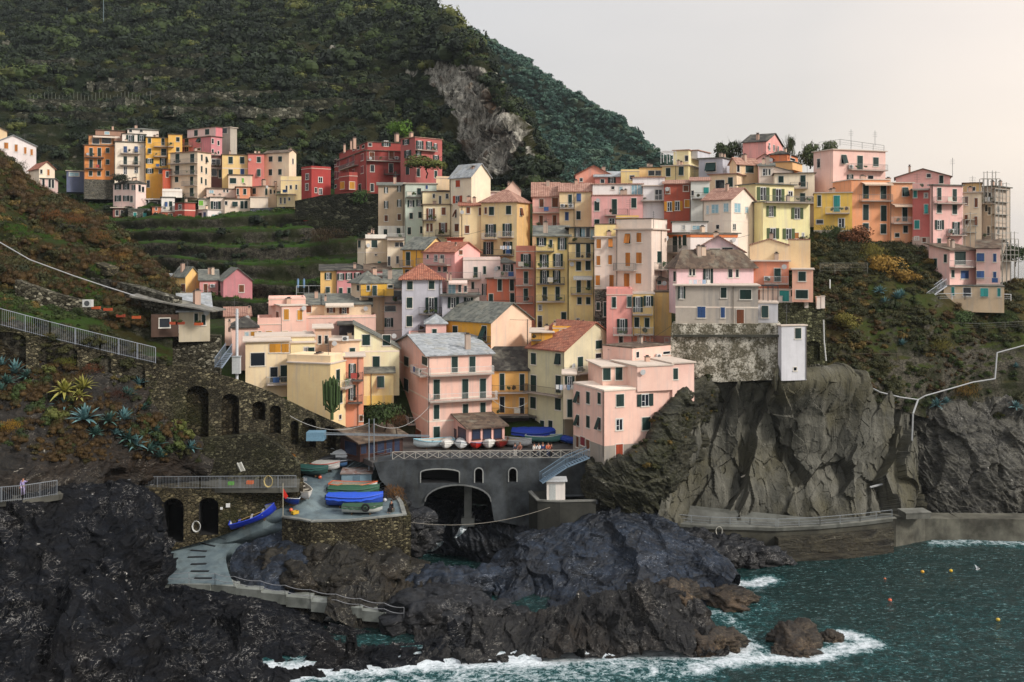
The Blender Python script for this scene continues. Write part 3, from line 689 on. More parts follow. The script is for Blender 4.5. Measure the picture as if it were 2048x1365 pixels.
def t_village():
    cols = [(400,[(1000,121),(930,122),(860,124),(800,130),(740,138),(700,146),(660,156),(640,166),(630,176),(640,190)]),
      (520,[(1000,121),(930,122),(860,124.5),(800,131),(740,139),(690,147),(650,156),(625,165),(610,175),(610,190)]),
      (640,[(1000,122),(940,124),(880,127),(800,134),(740,141),(690,149),(640,157),(600,166),(590,176),(585,192)]),
      (760,[(1010,128),(930,129),(860,132),(790,137),(730,143),(670,151),(610,160),(560,169),(520,179),(490,192)]),
      (900,[(1010,138),(935,130),(850,131),(760,139.5),(700,147),(640,155),(560,167),(500,176),(450,186),(420,197)]),
      (1020,[(1010,136),(930,126),(850,130),(760,139.5),(700,147),(640,155),(560,167),(500,176),(450,186),(410,197)]),
      (1200,[(1010,121),(925,124.5),(850,130),(760,139),(700,147),(640,155),(560,166),(500,176),(450,185),(405,197)]),
      (1340,[(880,131),(820,132),(790,134),(755,138),(700,145),(640,152),(560,164),(500,173),(450,183),(400,196)]),
      (1500,[(820,134),(790,135),(760,137),(720,140),(670,145),(610,150),(540,160),(480,170),(430,180),(385,192)]),
      (1660,[(800,137),(780,138),(760,139),(720,142),(660,147),(600,152),(530,158),(480,163),(420,176),(370,190)]),
      (1830,[(800,141),(780,142),(760,143),(720,146),(660,150),(600,154),(545,159),(510,164),(480,172),(440,185)])]
    net = [[(x, c[i][0], c[i][1]+1.5) for x, c in cols] for i in range(10)]
    net.append([(x, c[9][0]+30, c[9][1]+30) for x, c in cols]); net.append([(x, c[9][0]+160, c[9][1]+60) for x, c in cols])
    patch('village_slope', net, 110, 110, soil('1E1C14','302B20','2E3A1A'), lambda q, n: fbm(q/8, 4)*.5)
def stepped(cols, lv, noise=0):   # rows of terraces: lv=[(y_top_of_wall, y_bottom_of_wall)...] from the front
    pass
def t_valley():
    # terraced slope behind the left cluster
    xs = [60,160,260,330,430,560,660,760,860]
    lev = [(650,166),(606,167),(600,178),(562,179),(557,190),(522,191),(518,202),(486,203),(484,214),(455,215),(454,228),(429,229),(428,243),(404,245),(388,262),(330,285)]
    net = []
    for i, (y, d) in enumerate(lev):
        net.append([(x, y+8*math.sin(x*.011+i*.35)+(10 if x < 330 else 0)*(1 if i > 3 else 0), d+(6*math.sin(x*.007+i*.2)))for x in xs])
    def disp(q, n): return fbm(q/9, 4, .5, 41)*.9+ridg(q/3.5, 3, .5, 42)*.22
    C = np.array([[tuple(W(*p)) for p in r] for r in net]); 
    o = patch('terraced_slope', net, 240, 200, soil('151A0D','242013','26400F','211F1B'), disp); P = PATCH[o.name]
    scatter('terrace_scrub', P, 2600, pr_hill+pr_green[:1], .4, 1.9, 12, lambda p, nn, r: (nn[:,2] < .97) & (fbm(p/11, 3, .5, 15)+r*.6 > .3))
    scatter('terrace_grass', P, 6500, pr_grass, .35, .9, 13, lambda p, nn, r: (nn[:,2] > .5) & (fbm(p/14, 3, .5, 19) > -.05))
def t_left_hill():
    # headland hill on the left: crest and terraces
    S = [(-160,262,150),(-60,290,148),(0,312,146),(50,365,142),(110,402,138),(170,428,134),(225,462,130),(265,505,126),(310,545,122),(345,588,120)]
    net = [[(x, y+60, d+18) for x, y, d in S], [(x, y+6, d+5) for x, y, d in S], S]
    L = [(0,0),(.14,-5),(.22,-5.6),(.40,-11),(.52,-11.8),(.66,-16),(.80,-17),(.90,-21),(1.0,-22)]
    base = [(-160,640,104),(-60,640,104),(0,645,104.5),(60,655,105.5),(120,668,106.5),(170,682,107.3),(225,700,108.2),(265,712,109),(310,722,110),(345,730,111)]
    for f, dd in L[1:]:
        r = []
        for (x, y, d), (bx, by, bd) in zip(S, base): r.append((x+(bx-x)*f, y+(by-y)*f, d+(bd-d)*min(1, -dd/22)))
        net.append(r)
    net.append([(x, y+60, d+.6) for x, y, d in base])
    def disp(q, n): return fbm(q/6, 5, .5, 51)*.7+ridg(q/2.2, 3, .5, 52)*.14
    o = patch('left_hill', net, 220, 200, soil('16120A','2A1E0F','263A12','201D17'), disp); P = PATCH[o.name]
    sx = lambda p: p[:,0]/p[:,1]*F+CX; sy = lambda p: HY-(p[:,2]-EYE)/p[:,1]*F
    scatter('brown_scrub', P[2:], 4200, pr_brown+pr_olive[:1], .4, 1.5, 21, lambda p, nn, r: (fbm(p/7, 3, .5, 55)+.5*(sx(p)-60)/200-(sy(p)-470)/300+r*.25 > .0) & (sy(p) < 655))
    scatter('left_hill_green_scrub', P[1:], 1500, pr_green, .35, 1.2, 24, lambda p, nn, r: (fbm(p/6, 3, .5, 58) > .02) & (sy(p) < 660))
    scatter('left_hill_grass', P[2:], 7000, pr_grass, .22, .6, 22, lambda p, nn, r: (nn[:,2] > .45) & (fbm(p/9, 3, .5, 56) > -.1) & (sx(p) < 260) & (sy(p) < 620))
    scatter('left_hill_bushes', P[1:], 1500, pr_olive, .4, 1.2, 23, lambda p, nn, r: (fbm(p/8, 3, .5, 57) > .0))
def strata(q, b, T, wamp=2.2, wl=8., p=1.6, s=0):
    b = np.array(b)/np.linalg.norm(b); h = (q@b+fbm(q/wl, 4, .5, 60+s)*wamp)/T; f = h-np.floor(h); return f**p
def rockdisp(a=1., bed=(.35,-.35,.85), T=1.3, s=0):
    def f(q, n):
        bv = np.array(bed)/np.linalg.norm(bed); an = q+bv*((q@bv)*1.1)[:,None]     # beds thinner than wide
        wp = fbm(q/7, 3, .5, 70+s)[:,None]*np.array([.5,.35,.6])
        r = ridg(q/13, 4, .5, 61+s)*1.3+facet(an/7.5+wp, 95+s)*2.3+facet(an/3.0+wp*1.7, 80+s)*.95+facet(an/1.15+wp*2, 84+s)*.34+strata(q, bed, T, s=s)*.55+strata(q, bed, .45, 1.5, 4, 1.3, s+1)*.2+ridg(q/1.1, 4, .6, 62+s)*.13
        return r*a
    return f
def z_(px_, py, z): return (px_, py, DZ(py, z))
# ---- upper left row, frame b
h = H('b','tall orange house with dark shutters at the left end of the upper row','C8803A',(78,80,350),(225,580),250,rc=BR,w="g 143,288,30,76 217,288 143,390 217,390 ; g 291,272,30,44 291,375 291,478 214,478 140,478",B=[(95,255,335,'d'),(95,250,435,'d')],plinth=528,P=[84])
A(h,'upper_storey','BE8A5A',(120,122,350),(140,225),253,w="k 185,190,60,50 280,180,80,60",rc=BR,awn=[(160,400,150)])
H('b','low brown roofed house half hidden behind the orange house','9A7A66',(180,182,450),(90,150),262,w="c 285,118,40,22",rc=BR,rh=.6,roof='sr')
h = H('b','cream four storey house with blue and green shutters beside the orange house','E0D2C0',(350,352,628),(195,520),250,rc=SD,w="l 448,265,32,58 545,265 ; g 448,362,32,70 545,362 ; w 448,450,30,70 545,445,34,55",B=[(405,580,300),(400,580,405)],P=[356,620])
A(h,'upper_storey','DCD6CC',(418,420,630),(125,195),253,w="G 492,165,70,56 598,165",rc=SD)
H('b','small white attic house peeping over the cream and yellow roofs','D8D2C8',(465,467,745),(85,130),262,w="k 495,98,25,25 590,98",rc=SL,rh=.7,roof='h')
h = H('b','golden yellow house with stacked balconies between cream and rose houses','D6A636',(628,630,828),(155,600),251,rc=SD,w="g 664,185,28,42 664,277 ; G 664,367,66,42 664,455 ; g 783,195,26,60 ; g 790,288,44,60 ; G 785,375,60,62 ; k 760,460,25,35 652,570,28,60",B=[(700,826,240),(700,826,328),(712,826,430,'d')])
A(h,'upper_storey','D9AC48',(828,830,955),(130,600),251.2,w="g 916,175,30,40 916,265",roof='f',rc=BR,B=[(832,876,240)])
H('b','small orange red lean-to below the yellow balconies','B8502C',(778,780,850),(440,560),246,w="k 822,485,24,50",rc=BR)
h = H('b','rose pink house with a terrace storey at the back of the upper row','C27C84',(955,1212,1310),(148,330),252,55,rc=BR,w="g 995,197,34,62 ; g 1105,182,30,42 ; k 1226,190,18,42 1277,207,16,40 1226,282 1277,292,14,25 ; w 995,262,34,40 ; k 1105,262,28,20",B=[(960,1050,238)])
A(h,'upper_storey','DDBDB8',(1000,1252,1312),(65,150),254,55,w="g 1078,118,30,50 1178,108,35,50",rc=BR,col2='C2747C')
H('b','grey unpainted block behind the rose pink house','A6A397',(1298,1382,1442),(68,240),262,60,w="k 1332,98,45,45",rc=GR)
H('b','beige five storey block with green balcony doors in the middle of the upper row','D6C6AC',(848,1090,1212),(285,695),243,62,w="g 913,345,34,80 1045,345 911,448 1044,448 ; g 906,532,28,48 ; g 1040,545,28,75 ; w 910,622,55,30 ; g 1040,645,32,78 ; g 1128,338,14,56 1168,355 1127,440 1167,455 1126,540 1164,555",B=[(852,1088,388),(862,1088,490),(972,1088,585),(970,1088,690)],rc=TC2,oh=.35)
H('b','narrow brown link house with glazed balcony beside the beige block','6A4A46',(1210,1212,1310),(320,530),248,w="w 1255,375,80,50 ; k 1240,470,50,60 ; g 1290,480,24,70",rc=SL,B=[(1215,1305,430,'b')])
H('b','long pale yellow house with four green shuttered windows','DFC07E',(1308,1310,1538),(310,520),246,rc=BR,w="g 1386,360,36,60 1488,360 ; g 1386,467,36,50 ; l 1490,462,34,45",band=[430],ch=[(1380,295,14,24)])
H('b','salmon pink house squeezed between pale yellow and cream neighbours','C4736A',(1538,1540,1685),(302,520),246,rc=BR,w="g 1637,355,32,50 ; g 1637,470,30,60")
H('b','cream house with a slanting roof at the right end of the upper row','E0CAAE',(1685,1905,1970),(290,505),246,65,rc=BR,w="g 1743,350,32,46 1827,350 ; g 1741,468,28,52 1826,465 ; k 1940,370,12,45",roof='gl',rh=.7,ch=[(1915,268,20,16)])
h = H('b','pale pink house with paired green shutters below the cream house','DCC2BC',(340,540,632),(568,775),238,60,rc=SD,roof='h',rh=.8,w="G 383,597,56,48 457,597 523,603,32,46 ; G 383,700,56,50 457,700 ; k 503,705,24,55 575,610,20,60 605,620,20,50")
A(h,'porch','865650',(335,337,450),(785,868),236.5,w="k 375,830,30,50 420,830",rc=GR,oh=.6)
H('b','low grey stone building under the pergola','@stone',(470,472,685),(795,890),236,w="t 535,850,30,50 622,850",rc=SL,oh=.1)
H('b','dark covered terrace with a white framed roof','3C3A3A',(545,547,770),(712,795),240,rc=GR,oh=.5,w="k 600,755,70,50 700,755",name='covered_terrace',cat='terrace')
h = H('b','small white house with a blue shutter and white balcony','E0DDD8',(768,770,888),(690,818),236,rc=SL,w="l 812,755,24,48 ; g 852,770,26,85",B=[(770,886,812,'w')])
A(h,'upper_storey','DEDAD2',(775,777,955),(640,690),238,roof='p',rh=.7)
H('b','brick red cube house with white framed windows on the lower edge','A34A3E',(888,975,1072),(738,895),233,50,rc=BR,w="w 936,775,30,40 934,860,28,32",band=[805])
h = H('b','orange outbuilding left of the brick red cube house','BD7050',(685,687,770),(775,892),235,rc=BR,w="k 723,792,18,22 722,840")
A(h,'lower_room','A0543E',(770,772,888),(822,892),235,w="k 850,860,36,44",roof='f',rc=GR)
H('b','low white house with a blue door at the terrace edge','E0D4D4',(1072,1180,1300),(800,908),232,40,rc=GR,roof='f',w="k 1114,850,32,42 ; l 1156,862,22,75 ; c 1240,860,36,34")
H('b','grey green shed with lime shutters above the low white house','ADB1A2',(1098,1100,1200),(705,795),238,rc=SL,w="x 1120,742,40,45")
h = H('b','white cottage with tall green shutters beside the lime shuttered shed','E0D0C4',(1200,1202,1330),(690,808),238,rc=SL,w="G 1253,765,90,78")
A(h,'upper_storey','CAB7A8',(1168,1170,1430),(615,690),242,rc=BR,w="c 1215,640,40,24 ; k 1328,632,12,22 1358,635,12,26",roof='sr',rh=.7)
h = H('b','long low cream house with green doors on the lower edge','DDCDBA',(1330,1332,1560),(705,802),238,rc=BR,w="k 1343,742,24,34 ; g 1425,750,48,40 ; g 1487,757,28,68 1522,757")
A(h,'side_wing','DED0BE',(1558,1560,1720),(690,785),237,rc=GR,roof='f')
H('b','small orange house with one green window behind the long low house','D4906A',(1432,1434,1560),(598,695),241,rc=BR,w="g 1512,640,28,50 1450,640,20,50")
H('b','cream house with a chimney pair and narrow side windows','DAC4AA',(1558,1690,1795),(592,695),241,45,rc=BR,w="g 1597,635,28,50 ; g 1702,642,18,55 ; k 1742,640,16,40 1775,642,12,30",ch=[(1680,560,30,40),(1785,575,20,36)])
H('b','cream house with a wide green window under the pale yellow house','DAC6AC',(1363,1365,1578),(490,602),244,rc=BR,w="g 1407,543,56,48 ; x 1495,540,20,40")
h = H('b','pale yellow house with terraces next to the red hotel','E2CC96',(1830,1832,2018),(540,672),236,roof='p',rh=1.0,w="k 1884,615,16,55 1922,600,18,35 1970,600,16,40")
A(h,'lower_storey','E4D0A0',(1795,1797,1960),(665,775),234,w="k 1832,720,14,55 1868,720 1908,705,14,25",B=[(1800,1888,660)],roof='f',rc=GR)
# ---- far left
H('a','white chalet with orange shutters at the far left edge','D6D2D2',(-300,-60,215),(858,1010),200,28,rc=GR,rh=2.0,roof='gl',w="o 37,866,24,36 96,880,16,42 150,895,12,38 188,905,14,34",ext=6)
H('a','cream house corner at the left edge above the white chalet','DDC49A',(-140,-138,42),(772,840),235,roof='gl',rh=1.6,rc=BR)
h = H('a','small cream gabled house with a tiled roof at the far left','DDCDB6',(170,232,325),(1000,1075),195,40,rc=TC,rh=1.3,roof='gl',w="o 287,1025,14,36 ; k 245,1020,12,25",ext=1)
A(h,'lower_wing','D4BAB6',(228,240,326),(1062,1150),192,20,w="k 258,1085,10,50 ; k 295,1090,10,50 314,1092",ext=4)
H('a','blue shed on the slope left of the orange house','56627E',(393,395,498),(1015,1058),252,rc=GR,w="c 440,1035,60,20",name='shed',cat='shed')
# ---- red hotel, frame c
H('c','small bright red house with white windows left of the hotel','9C3632',(12,98,262),(415,660),226,40,ext=9,w="w 62,485,28,50 60,572,26,56 ; w 174,512,34,46 175,610,28,48 ; k 135,600,18,40",roof='p',rh=.6)
h = H('c','long dark red hotel with cream framed windows and upper terraces','8E3C36',(228,562,862),(262,625),228,22,rc=BR,oh=.3,ext=9,w="r 250,380,22,40 285,378,24,54 330,367,24,58 408,352,26,66 453,342,26,66 531,320,28,56 ; r 285,480,24,58 330,472 ; r 402,450,24,40 455,445,28,44 ; r 531,427,28,58 ; k 288,572,24,25 510,578,26,58 ; y 362,560,28,56 415,555,36,70 ; b 613,310,40,66 780,300,40,68 ; k 617,415,34,56 776,412,36,78 615,578,30,66",B=[(362,498,408),(565,850,352),(718,850,465,'d')],ch=[(465,190,24,60),(437,205,16,40),(380,232,16,30)],ac=[(822,325)],P=[566])
A(h,'upper_storey','94423C',(335,575,862),(190,262),231,22,rc=BR,w="k 380,268,14,24 460,248,20,26 497,240,20,26 540,230,20,26 ; k 597,212,28,26 ; G 735,203,80,44")
A(h,'porch','943C34',(330,420,490),(480,600),222,35,roof='p',rh=.9,w="y 362,560,36,60 440,560,44,60")
A(h,'side_wing','A85C58',(858,982,1212),(150,545),224,42,rc=TC2,w="G 905,190,66,42 920,292,62,60 ; g 918,422,30,92 ; G 1020,215,64,68 1100,220,50,64 1155,228,34,50 ; G 1010,290,50,40 1160,325,50,40 ; g 1010,450,26,70 1158,465,24,60",B=[(985,1150,262)],ch=[(948,130,26,30),(825,142,28,30)])
# ---- centre, frame c
H('c','bare beige rendered tower house with white ground floor beside the mint house','B2A288',(666,668,893),(560,1000),185,rc=SL,roof='sr',rh=.9,w="G 735,600,34,48 846,590 735,725,36,58 846,712 ; b 735,840,26,50 846,830 ; g 729,960,28,50 840,948",plinth=(905,'E0DACE'),P=[880],oh=.4)
H('c','mint green house with green shutters between beige and cream houses','B6CABE',(890,892,1165),(545,1090),182,rc=GR,w="g 1016,612,34,56 ; l 1081,575,16,32 ; G 947,715,56,54 1018,710,50,54 ; g 948,820,26,52 1024,812 ; g 932,948,28,60 1034,940,20,60",B=[(905,1040,660,'d')],P=[896])
h = H('c','cream house with brown shutters beside the grey gabled tower','E6D2AC',(1043,1045,1280),(725,1040),178,rc=BR,w="B 1115,805,70,94 ; b 1225,780,34,60 ; b 1088,920,20,68 1121,920 ; B 1220,920,70,80",B=[(1042,1160,855,'d'),(1158,1272,985,'d')],P=[1050])
A(h,'upper_storey','E6CEA6',(1043,1045,1278),(615,725),181,w="k 1142,650,10,34 1195,685,20,70 1255,652,24,42",rc=BR)
A(h,'roof_terrace','E0C6A0',(1160,1162,1275),(500,600),184,roof='p',rh=.4)
H('c','tall cream tower house with grey gable roof and orange shutters','DFD2BA',(1278,1462,1625),(482,1010),175,45,rc=GR,roof='gl',rh=2.3,col2='E6D2B8',w="v 1348,545,34,60 ; V 1345,680,76,64 ; b 1330,800,14,66 1338,920,32,64",P=[1284],ch=[(1480,418,34,20)])
h = H('c','lilac flat roofed house behind the peach gable','CFC0C2',(1460,1462,1745),(615,730),180,rc=GR,w="w 1520,670,36,72 1690,640,26,38",ac=[(1575,632)])
A(h,'side_wing','E8BDAC',(1742,1744,1885),(600,720),184,rc=BR,roof='gl',rh=1.6,ch=[(1782,560,20,40)])
H('c','peach house with brown shutters left of the big hip roofed house','E8CA9C',(1358,1360,1547),(735,1070),171,rc=TC,roof='sr',rh=1,w="b 1435,772,30,56 1538,782,12,64 1426,935,36,66",P=[1382])
h = H('c','large yellow ochre house with tiled hip roof and two rows of balconies','E4C894',(1545,1850,1962),(705,1190),168,66,rc=TC2,roof='h',rh=2.2,col2='C9A86A',w="b 1585,775,8,55 ; g 1634,778,42,72 1780,770 ; G 1628,945,90,106 1768,940,80,106 ; G 1608,1095,88,106 1773,1092,80,100 ; b 1885,785,20,66",B=[(1565,1680,1015,'w'),(1710,1822,1000,'w'),(1562,1826,1155,'d')],oh=.4)
h = H('c','pale stone coloured house with arched doors below the beige tower','D8CCB2',(490,552,745),(1020,1270),165,30,rc=BR,w="g 508,1060,20,60 ; g 634,1058,46,60 ; t 676,1235,26,50 ; k 647,1152,12,12",P=[556],band=[1132])
A(h,'upper_parapet','E2DCD2',(555,557,740),(978,1018),166,roof='n',w="",ch=[(612,958,10,36),(628,962,10,34)])
A(h,'side_wing','DCD0B8',(743,745,890),(1005,1265),163,w="k 828,1065,30,34 865,1065 ; k 760,1205,22,76 832,1195,22,62",B=[(745,888,1022,'w')],rc=BR)
H('c','mustard yellow house with slate gable roof above the pink terrace house','D4A232',(875,1060,1250),(1105,1345),158,60,rc=SL,roof='gl',rh=1.9,col2='E2C07C',w="g 923,1185,36,112 ; g 918,1305,34,46",B=[(880,965,1250)],P=[995])
H('c','dark red rooftop block under the peach house','9E4430',(1250,1252,1390),(1010,1080),165,rc=TC,w="k 1270,1050,20,20")
H('c','pink house with low tiled gable and long balcony','DEA29E',(1050,1320,1535),(1130,1350),154,52,rc=TC,roof='gl',rh=1.5,w="w 1160,1180,30,56 1213,1185,32,66 ; k 1090,1168,10,30 ; k 1115,1280,18,26 1190,1275,24,40 1238,1275,34,46 ; b 1370,1132,30,40",B=[(1025,1285,1235,'i')],ch=[(1330,1070,14,16)])
# ---- frame h
H('h','very pale pink house with terrace and ladder right of the tiled roof','E4CAC4',(1300,1302,1642),(460,900),152,rc=GR,w="g 1417,568,36,98 ; g 1498,550,26,70 ; g 1390,690,26,66 ; G 1497,725,50,104 ; g 1625,530,30,30",roof='p',rh=.5,B=[(1180,1460,625)])
H('h','yellow end house of the left middle terrace','DCB86E',(2,4,148),(558,780),160,rc=SD,w="G 75,604,64,56 ; g 72,728,34,50",roof='sr',rh=.8)
h = H('h','pink house with three pairs of black shutters in the left middle terrace','C88A8E',(148,150,405),(553,800),160,rc=SD,w="G 190,608,66,58 264,605 343,603 ; g 190,740,28,56 265,738",roof='sr',rh=.8,ch=[(316,520,24,46)],P=[152])
A(h,'side_wing','CC8A8C',(403,405,645),(560,720),159.5,rc=BR,w="G 460,608,60,54",roof='sr',rh=1.2,awn=[(510,650,585,'8A8880',1.6)])
h = H('h','mixed house with yellow loggia over cream walls and slate roof','D6C2A4',(283,372,590),(676,1065),150,30,rc=SL,roof='h',rh=1.8,w="g 349,712,20,48 340,842,38,80 459,842,42,80",oh=.5)
A(h,'loggia','D2A828',(370,372,670),(684,786),149.6,w="g 440,712,24,48 498,735,36,92 640,697,44,26",roof='n',B=[(364,584,784,'d')])
h = H('h','shabby pink house with black net over its balcony','D8C2B8',(583,585,746),(712,1105),151,rc=SL,roof='sr',rh=2.4,w="k 640,900,100,46 ; G 623,1025,76,78 ; k 700,780,80,84",B=[(590,742,845,'d')])
h = H('h','large blue grey house with bright terracotta hip roof','AAB0BC',(744,746,1112),(640,1150),145,rc=TC,roof='h',rh=2.3,wl=9,oh=.5,w="g 818,688,50,74 1016,684 ; g 815,846,48,92 813,1014 ; G 1014,868,104,136 ; g 1013,992,50,56",B=[(900,1105,945,'d'),(895,960,1105,'d')],P=[1090],ch=[(1160,590,14,18),(1190,600,14,18)])
A(h,'side_wing','AAB0BC',(1110,1112,1308),(778,1150),144.5,w="G 1214,844,104,94 ; g 1212,976,50,28",B=[(1095,1440,776,'d')],rc=SL)
A(h,'end_wing','B0ADA6',(1306,1308,1450),(780,1010),144.8,w="G 1344,846,80,94",rc=SL)
A(h,'upper_storey','D8ACA4',(1150,1152,1340),(655,780),147,w="c 1200,712,66,106 ; k 1272,715,22,66 1325,720,26,56",rc=BR,awn=[(1170,1340,650,'D8C0B4')])
# ---- frame l
H('l','mustard front house with slate roof and big blank peach gable','D29C1E',(455,862,1208),(192,570),136,50,rc=SL,roof='gl',rh=2.4,col2='E3C0A6',oh=.35,w="g 557,285,38,124 805,285 ; k 740,425,22,38 800,480,56,140 527,408,40,12",B=[(440,860,355,'d')],P=[1170])
h = H('l','small pink house with one tall green shutter beside the mustard house','D8ACA4',(303,305,480),(210,400),139,rc=GR,roof='h',rh=1,w="g 380,308,38,114")
A(h,'lower_storey','D4A49C',(160,162,457),(318,400),138,roof='p',rh=.3,plinth=(372,'74302A'))
h = H('l','big pink harbour house with green shutters and pale balconies','E4B5A6',(35,322,868),(478,1245),127.5,20,rc=GR,roof='gr',rh=1.9,oh=.4,band=[632,850,1040],w="g 142,524,36,76 140,725,36,100 137,935,34,104 ; b 245,1150,56,80 165,1120,40,50 ; g 308,525,52,68 ; g 552,552,50,130 703,550 ; g 398,765,54,168 642,760,50,162 793,755,48,162 ; g 397,957,46,118 644,950,42,122 793,940 ; g 398,1130,50,92",B=[(235,318,632,'w'),(330,896,850,'w'),(330,866,632,'w'),(120,220,1030,'w')],P=[330])
A(h,'veranda','D8AAA0',(490,672,978),(1098,1225),124,24,rc=BR,roof='sr',rh=1.4,oh=.45,w="j 535,1140,80,84 615,1140,80,84 ; j 735,1148,64,84 828,1145 920,1142")
h = H('l','apricot house with long railed balconies between pink and green houses','DCAA58',(868,870,1178),(596,990),133,rc=SD,roof='gr',rh=2.6,w="g 957,700,38,144 1127,705 ; k 957,895,36,136 ; k 1125,905",B=[(872,1176,785,'b'),(872,1175,975,'b')],ch=[(1050,535,40,40)])
A(h,'ground_floor','2E2723',(868,870,1185),(1000,1180),132,rc=SD,oh=1.0,w="k 930,1100,80,90 1040,1100 1140,1100")
h = H('m','pale green gabled house with orange tiled roof above the piazza','BEC09C',(-200,130,668),(282,1090),128.5,44,rc=TC,roof='gl',rh=3.3,col2='C6C4A4',oh=.35,w="@l g 1226,503,42,94 1436,505 ; g 1226,715,44,144 1437,720 ; g 1223,878,46,96 1435,890 ; w 1222,1070,40,126 ; g 1300,1080,32,100 1371,1080 ; @m g 443,225,52,76 ; k 440,328,48,40 ; g 275,400,46,126",B=[(1178,1475,795,'b','l'),(130,405,485,'w','m')],P=[125])
A(h,'front_wing','DCCDB2',(118,120,232),(500,905),124,w="G 180,565,90,100 ; g 180,805,44,160",B=[(20,215,905,'g')],rc=GR,wl=5)
H('m','pink cliff house with peeling plaster and a small orange door','E4B7A8',(213,495,1112),(655,1215),116,24,roof='p',rh=.05,rc=GR,w="g 257,705,28,104 348,710 450,715 ; g 255,915,26,100 348,928,28,104 450,945,28,108 ; b 253,1110,20,96 ; r 300,1105,40,75 ; b 348,1135,28,86 ; g 637,733,66,108 ; G 865,730,146,106 ; w 630,952,60,102 ; g 875,945,70,116 ; v 630,1187,62,110",P=[488],plinth=(1150,'8E8B82'),band=[645])
CLIFFH = h = H('m','upper pink storeys of the cliff house with roof terrace and green shutters','E6BAAC',(790,795,1118),(430,655),'R' if 0 else 117.6,20,rc=GR,oh=.12,w="",ext=.0)
h.root['label'] = 'plain pink upper block with roof terrace standing on the cliff house'
A(h,'side_wing','E4B8AC',(1112,1114,1312),(400,600),119.4,20,rc=GR,ext=2,w="g 1142,492,40,98")
A(h,'recess','E2B8A8',(478,480,800),(432,655),119.6,10,rc=GR,w="g 515,495,66,108 627,490,60,112 735,510,32,104",oh=.3)
H('m','pink penthouse with low parapet behind the cliff house terrace','E3B6A8',(480,750,1112),(262,425),123,40,rc=BR,oh=.05,w="k 797,318,26,54 ; k 1060,300,60,20",ac=[(975,330)])
# ---- frame i
h = H('i','terracotta pink tower house with four balconies left of the yellow houses','CA8672',(325,327,507),(382,1010),148,roof='p',rh=.9,w="G 417,462,90,114 ; g 418,617,38,112 417,772 ; g 398,965,38,76",B=[(325,478,530),(325,480,685),(325,478,845)],P=[500])
h = H('i','burnt orange house with dark balcony beside the terracotta tower','CB7454',(60,62,330),(628,960),150,rc=BR,w="g 180,685,36,104 290,685 ; g 100,818,36,106 ; g 293,800,34,86",B=[(60,325,880,'d'),(130,325,620,'w')])
A(h,'upper_storey','E0C0B8',(130,132,325),(490,620),153,w="G 255,530,96,68",rc=SL,roof='h',rh=.8)
h = H('i','yellow house with crowded balconies and slate roofed loggia','E2C880',(507,509,805),(240,1105),146,rc=SL,roof='sr',rh=1.5,oh=.5,w="G 748,308,84,104 ; G 560,290,90,66 ; g 645,305,28,64 ; G 585,465,80,114 710,458,88,114 ; G 587,612,82,116 697,610,66,112 ; g 590,765,38,126 706,763 ; w 547,890,30,50 ; k 545,1025,36,116 ; g 762,997,42,132",B=[(500,670,375,'d'),(512,768,530,'i'),(515,768,672,'d'),(515,768,832,'i')],P=[799])
h = H('i','narrow pale yellow house with dark glazed penthouse','E6C888',(807,809,1042),(312,1085),145,rc=SD,w="g 893,370,40,126 985,372 ; g 897,512,42,84 983,507 ; g 899,690,38,126 990,675,34,76 ; g 905,828,40,64 985,828 ; k 892,1015,22,50 1000,1050,30,44",B=[(810,1025,450,'i'),(825,1020,762,'g')],plinth=(1040,'D8D4CC'),P=[1034],awn=[(850,1020,610,'CCCCC8')],oh=.1)
A(h,'penthouse','CBB98C',(807,809,1045),(165,312),146.5,rc=SD,oh=.6,w="G 890,205,60,76 ; c 935,205,44,78 ; k 985,205,40,86 ; c 1020,220,30,90",B=[(810,1040,305,'d')])
h = H('i','beige house with orange shutters and yellow parapet left of the tall beige house','D3C7BB',(1040,1042,1240),(250,745),141,rc=GR,w="o 1081,310,36,82 1187,302 ; o 1078,462,34,82 1184,455 ; o 1072,642,38,88 ; o 1197,655,40,126")
A(h,'upper_storey','E8C988',(1040,1042,1236),(135,250),143,rc=BR,oh=.05)
h = H('i','tall pale beige house with orange shutters and dark balcony slab','D3C7BA',(1238,1560,1702),(180,725),138,62,rc=GR,oh=.3,w="o 1344,262,46,88 1447,252 ; o 1346,452,44,126 ; o 1447,438,48,96 ; o 1336,645,48,132 ; o 1443,625,48,94 ; g 1632,430,40,106",B=[(1240,1418,548,'i'),(1585,1690,540,'g')],P=[1645,1246])
A(h,'upper_storey','CDC5BA',(1238,1560,1702),(85,180),141,62,rc=BR,oh=.05)
H('i','bright yellow roof terrace block behind the tall beige house','E2B23A',(1236,1238,1445),(72,130),144,roof='p',rh=.3)
H('i','narrow unplastered stone house between beige and pink houses','@stone',(1043,1045,1152),(735,1115),139,rc=BR,w="g 1075,877,34,74 ; g 1140,905,14,130 ; k 1078,1060,22,70",oh=.05)
h = H('i','pink house with green shutters on the left of the red based pair','D5928A',(1150,1152,1387),(778,1255),133,rc=BR,roof='p',rh=.9,w="g 1220,842,34,94 1358,836 ; G 1295,1060,96,132 ; k 1283,1195,36,86",B=[(1215,1384,1135,'w')],P=[1384])
h = H('i','yellow house with salmon base and white balconies on the right of the pink one','D9BA6C',(1385,1387,1590),(768,1255),133,rc=GR,w="G 1437,862,92,138 1532,830,90,90 ; g 1427,1025,40,88 1520,1030 ; k 1392,1195,38,86 1527,1195",B=[(1389,1570,950,'w'),(1405,1575,1130,'w')],plinth=(1140,'CD8468'),P=[1584],oh=.05)
